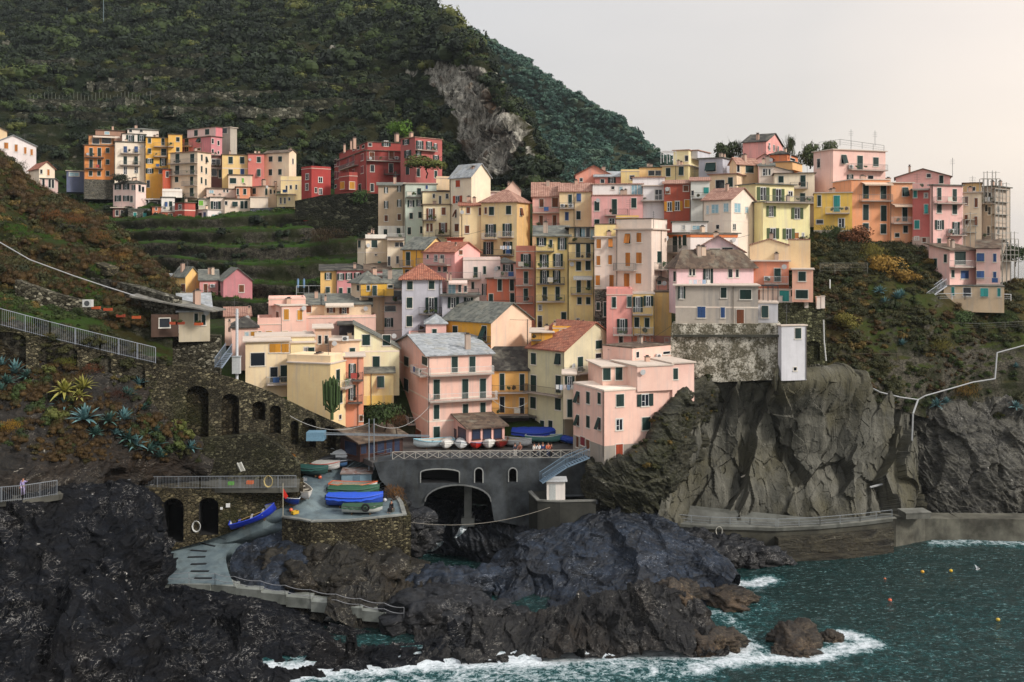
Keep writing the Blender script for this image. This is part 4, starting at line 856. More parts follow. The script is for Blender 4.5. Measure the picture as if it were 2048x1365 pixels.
H('i','plain yellow side house with salmon base touching the grey round house','D4B872',(1588,1590,1742),(752,1245),135,rc=BR,plinth=(1145,'C49082'),w="k 1700,1185,36,36",oh=.05)
H('i','small salmon hut with tiled roof behind the white terrace','D89A8A',(1495,1497,1702),(645,740),140,rc=BR,roof='h',rh=.7,w="g 1550,662,32,34 1632,662")
H('i','low mustard roof block behind the orange tiled roof','D29C22',(660,662,1040),(1082,1135),134,roof='p',rh=.35,w="k 740,1100,20,10",ch=[(680,1045,22,36),(898,1040,20,40),(940,1045,20,40)])
H('i','mustard balcony house squeezed behind the peach gable','D29C22',(465,467,660),(1120,1210),133,rc=GR,B=[(468,560,1180,'d')])
# ---- frame d
H('d','pink house with brown shutters and two wide balconies under a tiled roof','D9A59A',(130,132,414),(700,1115),172,rc=TC2,roof='gr',rh=2.6,w="b 226,770,40,88 ; b 368,765,60,98 ; b 222,960,34,116 362,955",B=[(132,412,870),(140,408,1040,'b')],plinth=(1035,'D9BC94'),wl=9)
H('d','sand coloured house with air conditioners under a tiled roof','DBC69A',(412,414,752),(650,1065),170,rc=TC2,roof='gr',rh=1.6,w="g 527,730,38,98 ; l 618,712,42,84 492,908,40,88 ; g 614,898,42,86",B=[(418,570,825)],ac=[(448,797),(535,797)],P=[568],wl=8)
h = H('d','pink house with a central curved balcony and white roof terrace','D5A09E',(750,752,1290),(692,1105),166,rc=TC2,oh=.1,w="g 808,800,50,102 ; g 992,808,54,156 ; g 1196,768,54,102 ; g 808,970,50,58 ; w 965,960,60,66",B=[(890,1135,895,'b')])
A(h,'upper_storey','DEDEDC',(760,762,1290),(575,692),169,w="c 1060,640,40,88 1200,630,60,106 1260,630,50,106 ; k 975,610,30,30",rc=TC2,roof='sr',rh=.5)
h = H('d','white house with railed balcony left of the red brown house','DEDEE0',(1290,1292,1515),(592,955),166,rc=GR,w="w 1455,680,80,106",B=[(1275,1510,745,'w')])
A(h,'upper_storey','D8DADE',(1180,1182,1520),(505,592),169,rc=TC2)
H('d','red brown house with bright orange open shutters','9E4E3A',(1510,1512,1792),(572,950),164,rc=TC2,roof='sr',rh=1,w="b 1552,640,40,58 1742,615,50,58 ; Y 1555,805,110,96 1652,798 ; y 1755,775,50,78",P=[1786])
H('e','pale mint blue house with plant filled balcony','CBD6D2',(5,8,192),(600,990),162,rc=TC2,roof='sr',rh=1,w="t 158,690,50,60 ; k 25,715,20,50",B=[(20,180,770,'d')])
H('d','salmon gabled house in front of the far hill','D6947F',(580,582,962),(478,565),185,rc=TC,roof='gl',rh=1.7,w="k 643,525,28,34")
H('d','dusty rose house with grey sloping roof behind the white terrace','C48078',(785,787,1060),(497,575),182,rc=GR,roof='sr',rh=1.4,w="k 866,540,40,42 ; G 965,530,80,56",oh=.3)
H('d','small yellow terrace house left of the pergola','DFC888',(1058,1060,1252),(440,565),180,roof='p',rh=.4,w="k 1178,500,46,42")
H('d','peach house with a dark pergola roof','E4BC84',(1250,1252,1500),(400,505),186,rc=SD,w="k 1380,455,60,50 1450,455",oh=.2)
h = H('d','pale yellow house with roof terrace and white pergola at the upper centre','E1CE94',(1492,1770,1882),(375,530),178,65,rc=GR,w="g 1556,445,46,88 1694,432",P=[1636])
A(h,'upper_storey','E2D4A6',(1610,1770,1880),(215,375),181,65,w="k 1750,300,36,60",rc=TC2)
h = H('e','blue grey house with wide green garage shutter','A5AEBA',(85,318,452),(372,520),176,60,rc=SL,w="g 203,462,96,88")
A(h,'upper_storey','B4BCC6',(-60,75,195),(300,375),182,60,rc=TC2)
# ---- frame e
H('e','pink gabled house crowning the top of the village','DA9A94',(515,742,905),(212,378),186,60,rc=SD,roof='gl',rh=2.0,w="k 773,262,16,66 818,275,16,58 860,285,14,48",ch=[(660,165,26,40)])
h = H('e','orange house with dark roof below the topmost pink house','D78252',(778,950,1052),(338,425),182,60,rc=SD,roof='h',rh=.8,w="k 1000,388,50,20")
A(h,'lower_storey','E1B074',(820,1000,1095),(410,485),180,60,rc=SL)
H('e','pink wedge gable in front of the topmost pink house','E8ACA4',(650,652,808),(385,435),183,rc=TC,roof='gl',rh=.9)
h = H('e','peach house with double green doors and a terrace of posts','E2C49C',(385,455,665),(425,525),174,30,rc=TC2,roof='gr',rh=1,w="g 580,478,76,78 ; k 466,470,26,76")
A(h,'lower_storey','DEC4A2',(190,455,822),(530,705),170,64,rc=TC2,w="k 293,648,84,120 ; g 395,608,46,94",ac=[(565,575)],oh=.35)
h = H('e','small grey cottage with slate roof among the top houses','CBC2B6',(670,672,820),(455,550),172,rc=SL,roof='sr',rh=1,w="w 735,510,50,68 ; k 770,510,30,58")
A(h,'side_wing','D2CEC6',(815,817,1000),(460,545),174,rc=SL,roof='sx',rh=.9)
H('e','cream house with dark tiled edge and green balcony door','DDD0B8',(825,1215,1262),(522,840),166,78,rc=BR,w="g 888,582,46,66 1102,598,48,112 ; g 1098,760,50,86",B=[(975,1145,668),(1010,1200,812)])
h = H('e','pale yellow house with white windows and a wide roof terrace','E5D79E',(625,712,1170),(802,1200),155,20,rc=SL,oh=.35,w="P 790,892,90,102 1045,912,114,106 ; P 808,1108,116,102 962,1112 ; o 1040,1130,34,58 ; w 1102,1122,20,36",B=[(716,1168,806,'i')])
A(h,'upper_storey','E3D6A2',(470,640,1015),(628,800),160,25,rc=SL,oh=.4,w="P 712,722,120,126 862,735,116,118 ; w 980,720,44,46")
H('e','blush white house with angled corner and five teal glazed windows','E8CFC0',(125,402,632),(778,1225),152,50,rc=TC2,roof='gl',rh=1.9,w="c 172,877,16,82 245,867,66,84 352,855,46,82 462,858,60,86 552,878,28,54 ; k 270,1045,30,40 ; w 432,1043,30,56",band=[985],P=[130])
H('e','big pink villa with roof railings on the skyline','E3BAB0',(1205,1395,1906),(292,640),168,20,rc=GR,roof='f',w="k 1255,425,30,88 ; g 1500,385,50,86 ; G 1560,563,60,50 ; @f g 80,105,42,112 207,97,42,72 ; k 10,215,20,40 165,222,44,26",B=[(1540,1890,492)],ac=[(1560,458)])
H('e','bright yellow small house with turquoise door above the brown scrub','D8B64C',(1205,1208,1582),(718,1095),158,rc=GR,oh=.15,w="g 1261,790,34,102 ; t 1432,818,58,158 ; k 1265,995,66,36 ; w 1477,1005,60,90",B=[(1320,1555,912,'w')],plinth=(1075,'B9B4A8'))
# ---- frame f
H('f','orange peach house with large green shutters and striped awning','DE9A6C',(8,12,320),(242,730),157,6,rc=GR,w="g 127,335,46,112 268,338 ; g 127,502,46,120 270,510 ; g 127,618,46,58 268,635,42,78",B=[(75,318,410)],awn=[(90,318,268,'D6BCA4')],oh=.15)
H('f','apricot house with one awning beside the rose red house','E1A074',(318,320,502),(267,745),157,6,rc=GR,roof='f',w="g 443,338,42,74 ; g 440,518,40,110 ; g 445,638,36,56 ; g 378,685,34,30",B=[(330,500,590,'w')],awn=[(330,495,440,'D6BCA4')],P=[326])
H('f','rose red narrow house with turquoise shutters','BC6660',(500,502,640),(322,755),156,rc=SL,w="t 523,355,30,58 ; w 610,366,26,38 ; t 611,475,28,70 ; t 537,600,38,68 ; w 535,710,36,28 ; b 595,725,28,38",B=[(505,625,320,'w')],plinth=(700,'B9A598'))
H('f','pink house with green shutters and narrow balconies in the right group','DFB0AA',(640,667,905),(285,765),154,15,rc=SL,w="g 716,355,32,98 840,365,32,96 ; g 716,470,34,72 840,480 ; G 717,602,70,72 850,630,56,100 ; g 715,738,26,50",B=[(670,905,430),(775,902,685,'i')],ac=[(803,650)],P=[662])
H('f','dusty pink house with sloping roof behind the right group','D8A8A2',(365,367,805),(225,335),166,rc=BR,roof='gl',rh=1.3,w="g 733,238,30,66 ; k 632,208,34,30",ch=[(478,148,16,24)])
h = H('f','unshuttered cream house left of the scaffolding','DBCAAE',(905,907,1057),(347,780),156,rc=GR,w="b 935,410,24,68 1013,425,22,70 933,560 1011,572")
A(h,'upper_storey','C2A872',(905,907,1055),(272,347),159,rc=BR,w="k 975,315,60,30")
H('f','bare grey house wrapped in scaffolding on the right edge of the village','ABA294',(1057,1165,1288),(295,890),157,45,rc=SL,w="k 1120,380,20,70 1098,370,18,60 1095,470,20,50 1120,490,20,60 1112,650,20,70 1190,655,16,40 1262,760,18,40 1190,480,16,50",B=[(1060,1160,430,'i'),(1080,1160,720,'i')])
h = H('f','pink villa with white wrap around balcony on the right slope','E4B5AE',(632,800,1015),(805,1100),148,25,rc=BR,roof='sr',rh=.8,oh=.5,w="g 686,905,24,64 767,872,24,64 ; g 884,870,84,100 ; g 825,995,22,62 ; l 920,1002,60,64",B=[(800,1010,940,'w')])
A(h,'side_wing','E4B8B0',(1012,1014,1207),(792,1095),148.5,rc=BR,roof='gr',rh=1.2,w="l 1044,863,60,64 1162,867,26,64 ; l 1044,1003,60,58 1162,1010,24,60",B=[(1014,1222,1078,'w')])
A(h,'ground_floor','C8B696',(750,752,1238),(1095,1190),147.4,rc=SL,oh=.1,w="t 826,1135,26,68 ; k 940,1140,60,64 ; t 1078,1145,62,66 1196,1145,26,64",ext=2)
# ---- frame j
h = H('j','white house with orange stripe under its roof terrace','DEDCD8',(130,325,708),(110,390),142,25,rc=SL,oh=.35,w="g 203,195,36,126 242,170,18,78 280,165,28,82 ; k 203,325,40,68 ; k 272,315,42,62",B=[(132,300,262)])
A(h,'fascia_band','C9763C',(133,325,705),(118,140),141.9,25,roof='n')
A(h,'penthouse','E0DCD8',(175,177,460),(20,100),146,rc=SL,w="w 270,60,24,40 ; c 370,62,60,34")
H('j','lilac gable with two large dark attic windows','D5BBC0',(335,337,755),(255,400),136,rc=TC2,roof='gl',rh=2.1,w="k 520,262,86,62 ; k 622,262,88,76",oh=.4)
h = H('j','lilac house with brown hip roof and long white terrace above the grey house','D0B6BC',(153,215,832),(395,540),131,14,rc=BR,roof='h',rh=2.4,oh=.5,w="g 200,455,18,82 ; k 326,420,16,54 350,420 ; G 466,448,80,120 ; k 645,430,34,68 700,430,20,60")
H('j','weathered grey rounded house on the old bastion','@plast',(203,205,868),(530,870),128,rc=GR,oh=.35,ext=.5,w="G 255,585,60,92 ; g 592,586,44,80 768,600,88,76 ; l 413,742,66,88 585,745,30,84 ; b 725,778,56,112",band=[700],P=[668])
H('j','pale blue grey annex at the right of the rounded grey house','B9C1CA',(867,869,1028),(672,942),127,rc=GR,oh=.1,ext=1,w="g 923,738,54,96 ; c 906,882,30,38")
H('j','slim blue grey tower hanging at the cliff edge','BEC6CE',(1028,1056,1258),(856,1255),124,13,rc=GR,oh=.12,ext=.6,w="g 1189,912,46,86 ; k 1165,1198,20,26",P=[1254])
h = H('j','orange salmon house with outside air conditioner and green door','D68A6A',(800,802,1115),(335,560),134,rc=GR,w="g 1024,442,50,104",ac=[(940,470)],B=[(920,1110,512,'w')])
A(h,'right_wing','E5A890',(1140,1142,1310),(402,660),131,rc=GR,w="g 1222,455,58,76 1220,598,96,70")
A(h,'lower_storey','D2C2B6',(880,882,1132),(562,665),133,rc=GR,w="t 1078,612,76,84")
h = H('j','plain peach block with stairs behind the orange salmon house','E4C79E',(800,802,1112),(205,335),138,rc=TC2,roof='gl',rh=.8,oh=.15)
A(h,'side_wing','E6C596',(1108,1110,1288),(162,405),137,rc=TC2,oh=.05)
# ---- frames g, k
H('g','yellow gabled cottage on the left slope','E0B86C',(85,165,257),(368,498),175,50,rc=SL,roof='gl',rh=1.6,w="b 155,443,24,50")
H('g','rose cottage with balcony between the yellow and mauve cottages','D29290',(255,257,378),(395,500),172,rc=SL,roof='sr',rh=1.6,w="b 297,455,22,74",ac=[(342,428)],B=[(262,370,494)])
H('g','mauve pink gabled cottage with brown shutters on the left slope','BC7C84',(372,412,600),(395,610),168,22,rc=SL,roof='gl',rh=2.0,w="b 388,440,20,48 ; b 530,447,32,48 ; B 503,540,56,54")
H('g','small cream cottage with grey roof behind the wooden fence','DFC28A',(15,17,135),(398,455),178,rc=GR,roof='sr',rh=1)
h = H('k','pink stucco house with arched ochre shutters','E6B5A6',(413,520,737),(55,330),143,25,rc=GR,oh=.2,w="y 566,125,44,88 681,130,44,84 ; b 492,135,18,64 ; y 555,287,50,38 ; o 727,285,20,34",P=[522])
A(h,'roof_terrace','E2B2A6',(413,415,730),(0,50),146,roof='p',rh=.3)
A(h,'left_wing','E4B4A6',(320,322,520),(215,330),142,roof='p',rh=1.0,w="y 418,285,50,34 ; k 340,285,14,30")
H('k','low pink house with dark slate roof left of the ochre shuttered house','E4B8AA',(100,102,322),(245,390),138,rc=SD,roof='h',rh=1.2,w="y 290,302,50,60 ; c 230,300,30,48",ch=[(80,205,20,40)])
H('k','pink cottage with low tiled roof at the left of the white pole','E2C0AE',(40,42,260),(145,190),147,rc=TC2,roof='sr',rh=.9,ch=[(250,100,20,60)])
H('k','cream house with slate roof and one brown shuttered window','DCC4A4',(733,735,895),(45,175),148,rc=SL,roof='sr',rh=1.2,w="b 757,80,40,58")
H('k','cream house with brown shutters behind a balustrade terrace','DDC6A6',(887,889,1290),(45,210),147,rc=SL,roof='sr',rh=1.2,w="B 947,80,70,60 1060,85,84,66",awn=[(900,1140,35,'CDBFAE')],ch=[(900,-10,18,34)])
H('k','long pink terrace wall block under the balustrade','E2B6A8',(700,702,1330),(160,240),145,roof='p',rh=.4)
H('k','tan flat roofed house with steel ducts','C5AA94',(805,807,950),(248,470),135,rc=GR,oh=.35,w="k 851,340,20,72 907,340,14,72")
H('k','peach annex with grey roof and air conditioning plant','DEBE9E',(945,947,1190),(352,490),132,rc=GR,oh=.3,w="g 1130,437,48,54",ac=[(1070,330)])
H('k','dark clad service block between tan and cream houses','2A282E',(1015,1017,1146),(220,350),139,rc=SD)
h = H('k','large cream house with sloping roof line and blue green shutters','EAD9B2',(1143,1145,1530),(218,600),133,rc=SL,roof='sx',rh=3.2,oh=.2,w="g 1247,343,62,90 1421,345 ; g 1333,528,60,90",band=[443])
A(h,'lower_storey','E6D298',(1225,1227,1480),(628,900),131,roof='sr',rh=1.4,rc=SL,oh=.3,w="g 1370,700,56,98",plinth=(820,'D8C468'),P=[1290])
H('k','orange house with narrow black balconies in the left cluster','E49270',(1062,1070,1225),(490,1035),127,rc=GR,w="G 1130,608,64,120 1128,790 ; b 1205,1010,30,46",B=[(1080,1220,680,'d'),(1090,1215,870,'d')],P=[1178])
h = H('k','yellow ochre house with large blank wall above the arcade','E4C692',(573,942,1072),(552,1010),123,72,rc=GR,oh=.1,w="g 1005,650,28,106 ; g 1030,828,24,100 ; k 1025,1000,20,32",B=[(1010,1072,745,'w')],ext=2)
A(h,'parapet_wall','E2C7A0',(573,942,1068),(478,550),123.6,72,roof='n')
h = H('k','cream house with dark square window and wooden slatted veranda','E0CAA4',(215,217,590),(362,705),126,rc=GR,roof='f',oh=.35,w="k 322,508,120,108 ; y 470,412,100,76 560,412,60,76 ; k 460,640,60,130 ; g 545,630,56,140",B=[(400,575,715,'w')],ext=2)
A(h,'upper_storey','E4D0A6',(305,307,805),(325,372),131,rc=GR,oh=.2)
A(h,'rear_wing','E6D4A6',(600,602,810),(372,480),130.5,rc=GR,w="w 733,433,34,58 ; g 780,433,56,50")
H('g','stone cottage with green shutters on the left retaining wall','AFAB95',(120,122,325),(598,738),114,rc=GR,roof='sr',rh=1.6,oh=.35,w="g 235,640,24,60 284,650,26,70",ext=1)
t_mountain(); t_far(); t_village(); t_valley(); t_left_hill()
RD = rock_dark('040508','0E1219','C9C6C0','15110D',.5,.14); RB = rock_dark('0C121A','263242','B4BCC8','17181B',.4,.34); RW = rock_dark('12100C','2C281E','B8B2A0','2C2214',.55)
# slope with agaves between arcade and harbour path
patch('agave_slope', [[(x,y,d) for x,y,d in r] for r in [
  [(-120,700,106.5),(0,715,106),(100,722,107),(200,745,108),(290,790,109.5),(345,850,110.5),(400,900,112.5)],
  [(-120,760,103),(0,765,103.5),(100,775,104.3),(200,800,105.6),(290,840,107.5),(350,890,109.6),(410,925,112)],
  [(-120,860,97.5),(0,865,98),(100,870,99.5),(200,880,102),(290,905,107),(360,925,110.2),(420,940,111.5)],
  [(-120,930,94.5),(0,935,95),(100,925,96.5),(200,925,100),(285,940,107),(370,948,110.5),(430,955,113)],
  [(-120,985,93),(0,985,93.5),(100,965,95.2),(200,958,99.5),(275,960,107),(380,962,111.5),(440,966,113.2)],
  [(-120,1040,92.8),(0,1040,93.2),(100,1020,95),(200,1010,99.3),(275,1010,108),(380,1010,112),(440,1010,113.4)]]],
  220, 170, rock_dark('16130E','302B24','A9A294','2C1E10',.7), lambda q, n: rockdisp(.38, (.3,-.5,.8), 1.1, 5)(q, n))
P_AG = PATCH['agave_slope']
sx = lambda p: p[:,0]/p[:,1]*F+CX
sy = lambda p: HY-(p[:,2]-EYE)/p[:,1]*F
scatter('slope_dark_scrub', P_AG, 900, pr_hill2+pr_brown, .3, 1.1, 33, lambda p, nn, r: (sy(p) < 900) & (fbm(p/6, 3, .5, 67)+r*.3 > .05) & (sx(p) < 400))
scatter('slope_brown_scrub', P_AG, 1500, pr_brown, .25, 1.05, 31, lambda p, nn, r: (sy(p) < 925-.0*sx(p)) & (fbm(p/4, 3, .5, 65)+r*.4 > .12) & (sx(p) < 340))
scatter('slope_olive_scrub', P_AG, 420, pr_olive, .2, .8, 32, lambda p, nn, r: (sy(p) < 930) & (fbm(p/5, 3, .5, 66) > .12) & (sx(p) < 410))
# left sea cliff
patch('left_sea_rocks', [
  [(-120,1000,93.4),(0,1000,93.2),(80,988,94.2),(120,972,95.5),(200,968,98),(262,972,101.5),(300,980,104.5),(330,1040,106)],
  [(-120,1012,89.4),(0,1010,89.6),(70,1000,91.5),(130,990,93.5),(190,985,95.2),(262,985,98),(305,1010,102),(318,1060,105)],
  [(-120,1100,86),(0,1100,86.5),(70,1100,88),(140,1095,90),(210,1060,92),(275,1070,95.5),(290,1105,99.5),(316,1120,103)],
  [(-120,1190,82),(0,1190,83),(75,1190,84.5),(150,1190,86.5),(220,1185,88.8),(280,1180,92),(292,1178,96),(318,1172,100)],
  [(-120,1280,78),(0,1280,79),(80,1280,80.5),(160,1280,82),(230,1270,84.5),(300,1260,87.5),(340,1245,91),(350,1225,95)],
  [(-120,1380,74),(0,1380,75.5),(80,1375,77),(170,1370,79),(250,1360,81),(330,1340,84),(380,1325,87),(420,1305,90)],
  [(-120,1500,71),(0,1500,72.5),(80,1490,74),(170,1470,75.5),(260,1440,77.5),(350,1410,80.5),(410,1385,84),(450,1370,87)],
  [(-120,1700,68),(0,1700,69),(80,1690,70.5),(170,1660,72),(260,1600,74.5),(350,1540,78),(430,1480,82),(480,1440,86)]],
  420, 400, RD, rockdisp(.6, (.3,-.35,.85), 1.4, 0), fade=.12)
# rocks under the stairs and along the water
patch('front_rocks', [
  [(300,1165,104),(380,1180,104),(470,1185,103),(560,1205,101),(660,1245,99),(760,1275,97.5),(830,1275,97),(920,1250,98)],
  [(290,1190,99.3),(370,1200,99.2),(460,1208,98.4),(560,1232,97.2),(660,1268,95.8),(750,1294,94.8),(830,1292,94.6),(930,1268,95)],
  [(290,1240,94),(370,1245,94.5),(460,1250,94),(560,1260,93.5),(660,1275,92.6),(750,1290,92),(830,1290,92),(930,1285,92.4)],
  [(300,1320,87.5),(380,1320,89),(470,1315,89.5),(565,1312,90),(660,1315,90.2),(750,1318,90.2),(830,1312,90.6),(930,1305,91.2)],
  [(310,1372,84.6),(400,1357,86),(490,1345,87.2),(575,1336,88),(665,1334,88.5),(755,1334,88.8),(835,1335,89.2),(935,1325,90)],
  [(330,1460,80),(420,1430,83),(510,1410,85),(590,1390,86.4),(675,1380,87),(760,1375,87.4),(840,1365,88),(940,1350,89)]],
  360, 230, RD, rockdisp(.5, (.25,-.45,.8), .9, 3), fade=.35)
# boulders behind the stairs, below the boat platform
patch('platform_rocks', [
  [(560,1050,112),(600,1060,111.5),(650,1065,111),(700,1070,111),(745,1090,111),(800,1110,111.5),(860,1125,112.5)],
  [(562,1090,107.6),(600,1104,106.6),(650,1106,106.2),(700,1110,106.2),(742,1150,106.8),(795,1172,107.6),(860,1162,110)],
  [(560,1110,106),(605,1112,105.4),(655,1112,105),(702,1116,104.9),(746,1166,105.4),(800,1186,106),(870,1165,108.6)],
  [(550,1150,104),(610,1150,103.6),(660,1150,103.3),(705,1155,103.2),(750,1168,103.4),(806,1178,104),(885,1180,106.6)],
  [(545,1192,101.6),(612,1195,101.2),(665,1200,100.6),(712,1222,100.4),(758,1236,100.2),(815,1244,101),(900,1205,103.8)],
  [(540,1240,98.5),(620,1240,98.5),(675,1262,98),(720,1280,98),(765,1290,98),(820,1285,98.6),(910,1235,100.8)]],
  300, 190, RW, rockdisp(.5, (-.2,-.5,.8), 1.2, 7), fade=.3)
# dark slab under the slipway curve
patch('slab_rock', [
  [(470,1178,102.6),(462,1146,104.2),(464,1120,105.8),(480,1099,106.9),(512,1081,107.8),(562,1064,108.3),(600,1056,108.8)],
  [(505,1182,101.6),(496,1154,103.4),(498,1128,105),(512,1107,106.2),(536,1092,107),(572,1076,107.7),(610,1066,108.1)],
  [(560,1190,101),(550,1160,102.4),(550,1130,104),(560,1108,105.4),(575,1092,106.4),(600,1078,107),(640,1070,107.6)],
  [(620,1200,101),(615,1180,102),(615,1150,103),(618,1125,104.4),(625,1105,105.5),(640,1090,106.5),(670,1080,107)]], 80, 60, RB, rockdisp(.16, (.2,-.4,.8), .7, 9))
# ravine under the bridge and around the pool
patch('ravine_rocks', [
  [(770,1000,126),(850,1010,130),(900,1018,132),(960,1024,131),(1010,1028,127),(1070,1035,123.5),(1130,1045,120)],
  [(775,1025,120),(840,1020,123.5),(895,1034,126),(950,1030,125),(1010,1035,122),(1070,1045,120),(1130,1058,118)],
  [(790,1070,119.4),(832,1080,120.6),(885,1078,121.4),(940,1058,120.6),(1010,1058,119),(1075,1070,117.5),(1140,1080,115.5)],
  [(795,1100,121),(840,1106,122),(885,1104,121.6),(935,1090,119.6),(1005,1090,117.4),(1080,1100,115),(1150,1105,113)],
  [(800,1130,122),(850,1135,123),(900,1130,122),(950,1122,120),(1015,1122,115.5),(1090,1130,112.5),(1160,1130,111)],
  [(800,1165,120),(850,1170,120),(900,1165,119),(960,1155,117),(1030,1150,113),(1100,1155,110.5),(1170,1155,109)]],
  260, 170, rock_dark('12151B','2A313B','C4C6CA','18160F'), rockdisp(.42, (.6,-.3,.6), 1.0, 11))
# the big blue grey rock
patch('central_rock', [
  [(985,1180,112),(1010,1120,116),(1060,1085,118),(1120,1055,119.5),(1180,1020,121),(1240,1020,121.5),(1300,1045,121),(1360,1085,118.5),(1420,1130,115),(1475,1185,110.5)],
  [(975,1175,110.5),(1000,1120,113.5),(1055,1070,115.5),(1115,1040,117),(1175,1010,118.5),(1235,1003,119),(1300,1030,118.5),(1360,1065,116.3),(1420,1110,113),(1468,1165,109.5)],
  [(978,1182,109),(1005,1140,110.8),(1060,1100,112),(1120,1080,112.8),(1180,1050,114),(1240,1040,114.8),(1300,1060,114.5),(1355,1090,112.8),(1412,1125,110.8),(1462,1170,108.6)],
  [(985,1190,107.8),(1015,1165,108.5),(1070,1140,109),(1130,1125,109.2),(1190,1100,110),(1250,1090,110.6),(1305,1105,110.2),(1355,1125,109.4),(1405,1150,108.5),(1455,1182,107.6)],
  [(1000,1205,106.4),(1030,1195,106.2),(1085,1185,105.8),(1140,1175,105.6),(1200,1160,105.8),(1255,1150,106),(1310,1160,106),(1355,1172,106),(1400,1182,106.2),(1450,1195,106.3)],
  [(1010,1240,102),(1040,1235,102),(1095,1230,101.8),(1150,1225,101.5),(1210,1220,101.5),(1262,1215,101.6),(1315,1215,101.8),(1358,1215,102.4),(1400,1218,103.4),(1450,1220,104.6)]],
  460, 260, RB, rockdisp(.42, (.1,-.55,.8), 1.6, 13), fade=.2)
# front ridge with the jagged crest
patch('ridge_rock', [
  [(830,1300,98),(900,1290,98),(980,1275,98.5),(1060,1250,99.5),(1130,1225,100.5),(1200,1195,101),(1270,1195,101),(1340,1205,100.5),(1400,1225,99.5),(1440,1268,97.5),(1480,1290,96.5)],
  [(830,1276,95.5),(900,1262,95.8),(980,1246,96.4),(1060,1238,97.2),(1130,1212,98),(1200,1182,98.2),(1268,1184,97.8),(1330,1192,97.2),(1392,1215,96.6),(1435,1266,95.2),(1478,1292,94.4)],
  [(830,1292,94),(905,1279,94.2),(985,1265,94.8),(1062,1256,95.4),(1135,1232,95.8),(1200,1212,95.8),(1265,1212,95.6),(1330,1220,95.2),(1385,1245,94.8),(1430,1278,94),(1470,1300,93.5)],
  [(830,1318,92.4),(910,1308,92.6),(990,1296,93),(1065,1280,93.2),(1140,1264,93.4),(1200,1252,93.2),(1262,1250,93),(1325,1256,92.8),(1380,1272,92.6),(1425,1291,92.6),(1462,1306,92.6)],
  [(830,1332,90.6),(915,1325,90.8),(995,1315,91.2),(1070,1304,91.3),(1145,1295,91.3),(1205,1288,91.4),(1262,1285,91.4),(1320,1288,91.4),(1372,1296,91.4),(1418,1305,91.6),(1455,1314,91.8)],
  [(830,1352,88.8),(920,1345,89),(1000,1336,89.4),(1075,1327,89.8),(1150,1320,90),(1208,1314,90.2),(1262,1310,90.3),(1318,1310,90.4),(1368,1316,90.4),(1412,1322,90.6),(1450,1328,90.8)]],
  480, 250, rock_dark('0C0C0E','262523','C4BFB4','352A1C',.45,.3), rockdisp(.42, (.75,-.3,.5), 1.1, 17), fade=.3)
# rocks at the foot of the walkway
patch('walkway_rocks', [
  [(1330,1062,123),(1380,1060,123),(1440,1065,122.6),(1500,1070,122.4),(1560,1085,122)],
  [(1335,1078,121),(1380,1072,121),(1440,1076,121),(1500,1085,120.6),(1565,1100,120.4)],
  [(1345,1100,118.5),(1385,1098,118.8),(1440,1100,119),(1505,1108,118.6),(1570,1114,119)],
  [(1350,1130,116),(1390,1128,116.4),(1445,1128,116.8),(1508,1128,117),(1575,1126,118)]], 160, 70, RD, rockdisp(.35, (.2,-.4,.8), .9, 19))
# cliff slope under the pink cliff house
def cliffdisp(a=1., s=0):
    def f(q, n):
        sh = q@np.array([[1,0,.32],[0,1,0],[-.32,0,1]]); wp = fbm(q/9, 3, .5, 70+s)[:,None]*np.array([.35,.2,.25])
        r = facet(sh*np.array([.15,.1,.03])+wp, 80+s)*1.9+facet(sh*np.array([.34,.25,.085])+wp*.8, 84+s)*.85+facet(sh*np.array([.8,.7,.4])+wp*2, 88+s)*.16
        r += strata(q, (.95,-.2,.3), 2.6, 1.6, 12, 2.2, s)*.45+ridg(q*np.array([.12,.12,.05]), 4, .5, 61+s)*.6+ridg(q/1.6, 5, .6, 62+s)*.09+fbm(q/14, 3, .5, 63+s)*1.0
        return r*a
    return f
CM = cliff_mat()
patch('cliff_slope', [
  [(1150,945,124),(1205,945,123),(1255,940,123),(1300,915,123),(1318,880,124),(1350,840,125.5),(1405,795,130),(1450,775,134),(1570,765,138)],
  [(1150,930,119.6),(1208,926,116.6),(1250,922,116.4),(1298,898,117),(1308,866,117.6),(1332,822,118.8),(1386,766,121.6),(1440,748,131),(1560,740,136)],
  [(1155,955,118.6),(1208,950,115.8),(1252,942,115.6),(1300,918,116),(1328,880,117.4),(1362,840,119.4),(1410,810,124.8),(1475,790,131.5),(1560,795,135.5)],
  [(1165,985,117.5),(1212,978,115.6),(1255,970,115.3),(1298,950,116.2),(1335,920,118),(1376,890,121),(1425,870,128.5),(1490,860,132.4),(1560,860,134.6)],
  [(1175,1000,117),(1220,996,116),(1262,1000,116.6),(1300,985,117.5),(1338,970,119),(1380,955,123.6),(1440,940,129.6),(1495,930,131.5),(1560,930,133.2)],
  [(1185,1035,117),(1235,1030,117.4),(1275,1036,118.4),(1305,1045,119.2),(1340,1048,122.2),(1395,1052,127),(1445,1055,129.8),(1500,1058,131.2),(1560,1060,131.8)],
  [(1185,1090,116.5),(1235,1090,117),(1275,1090,118),(1310,1090,119),(1350,1090,121.6),(1395,1090,126),(1445,1090,128.8),(1500,1090,130),(1560,1090,130.6)]],
  260, 280, rock_dark('22231A','413F30','A8A496','2E3018',.6), rockdisp(.34, (.75,-.2,.6), 1.5, 23), fade=.25)
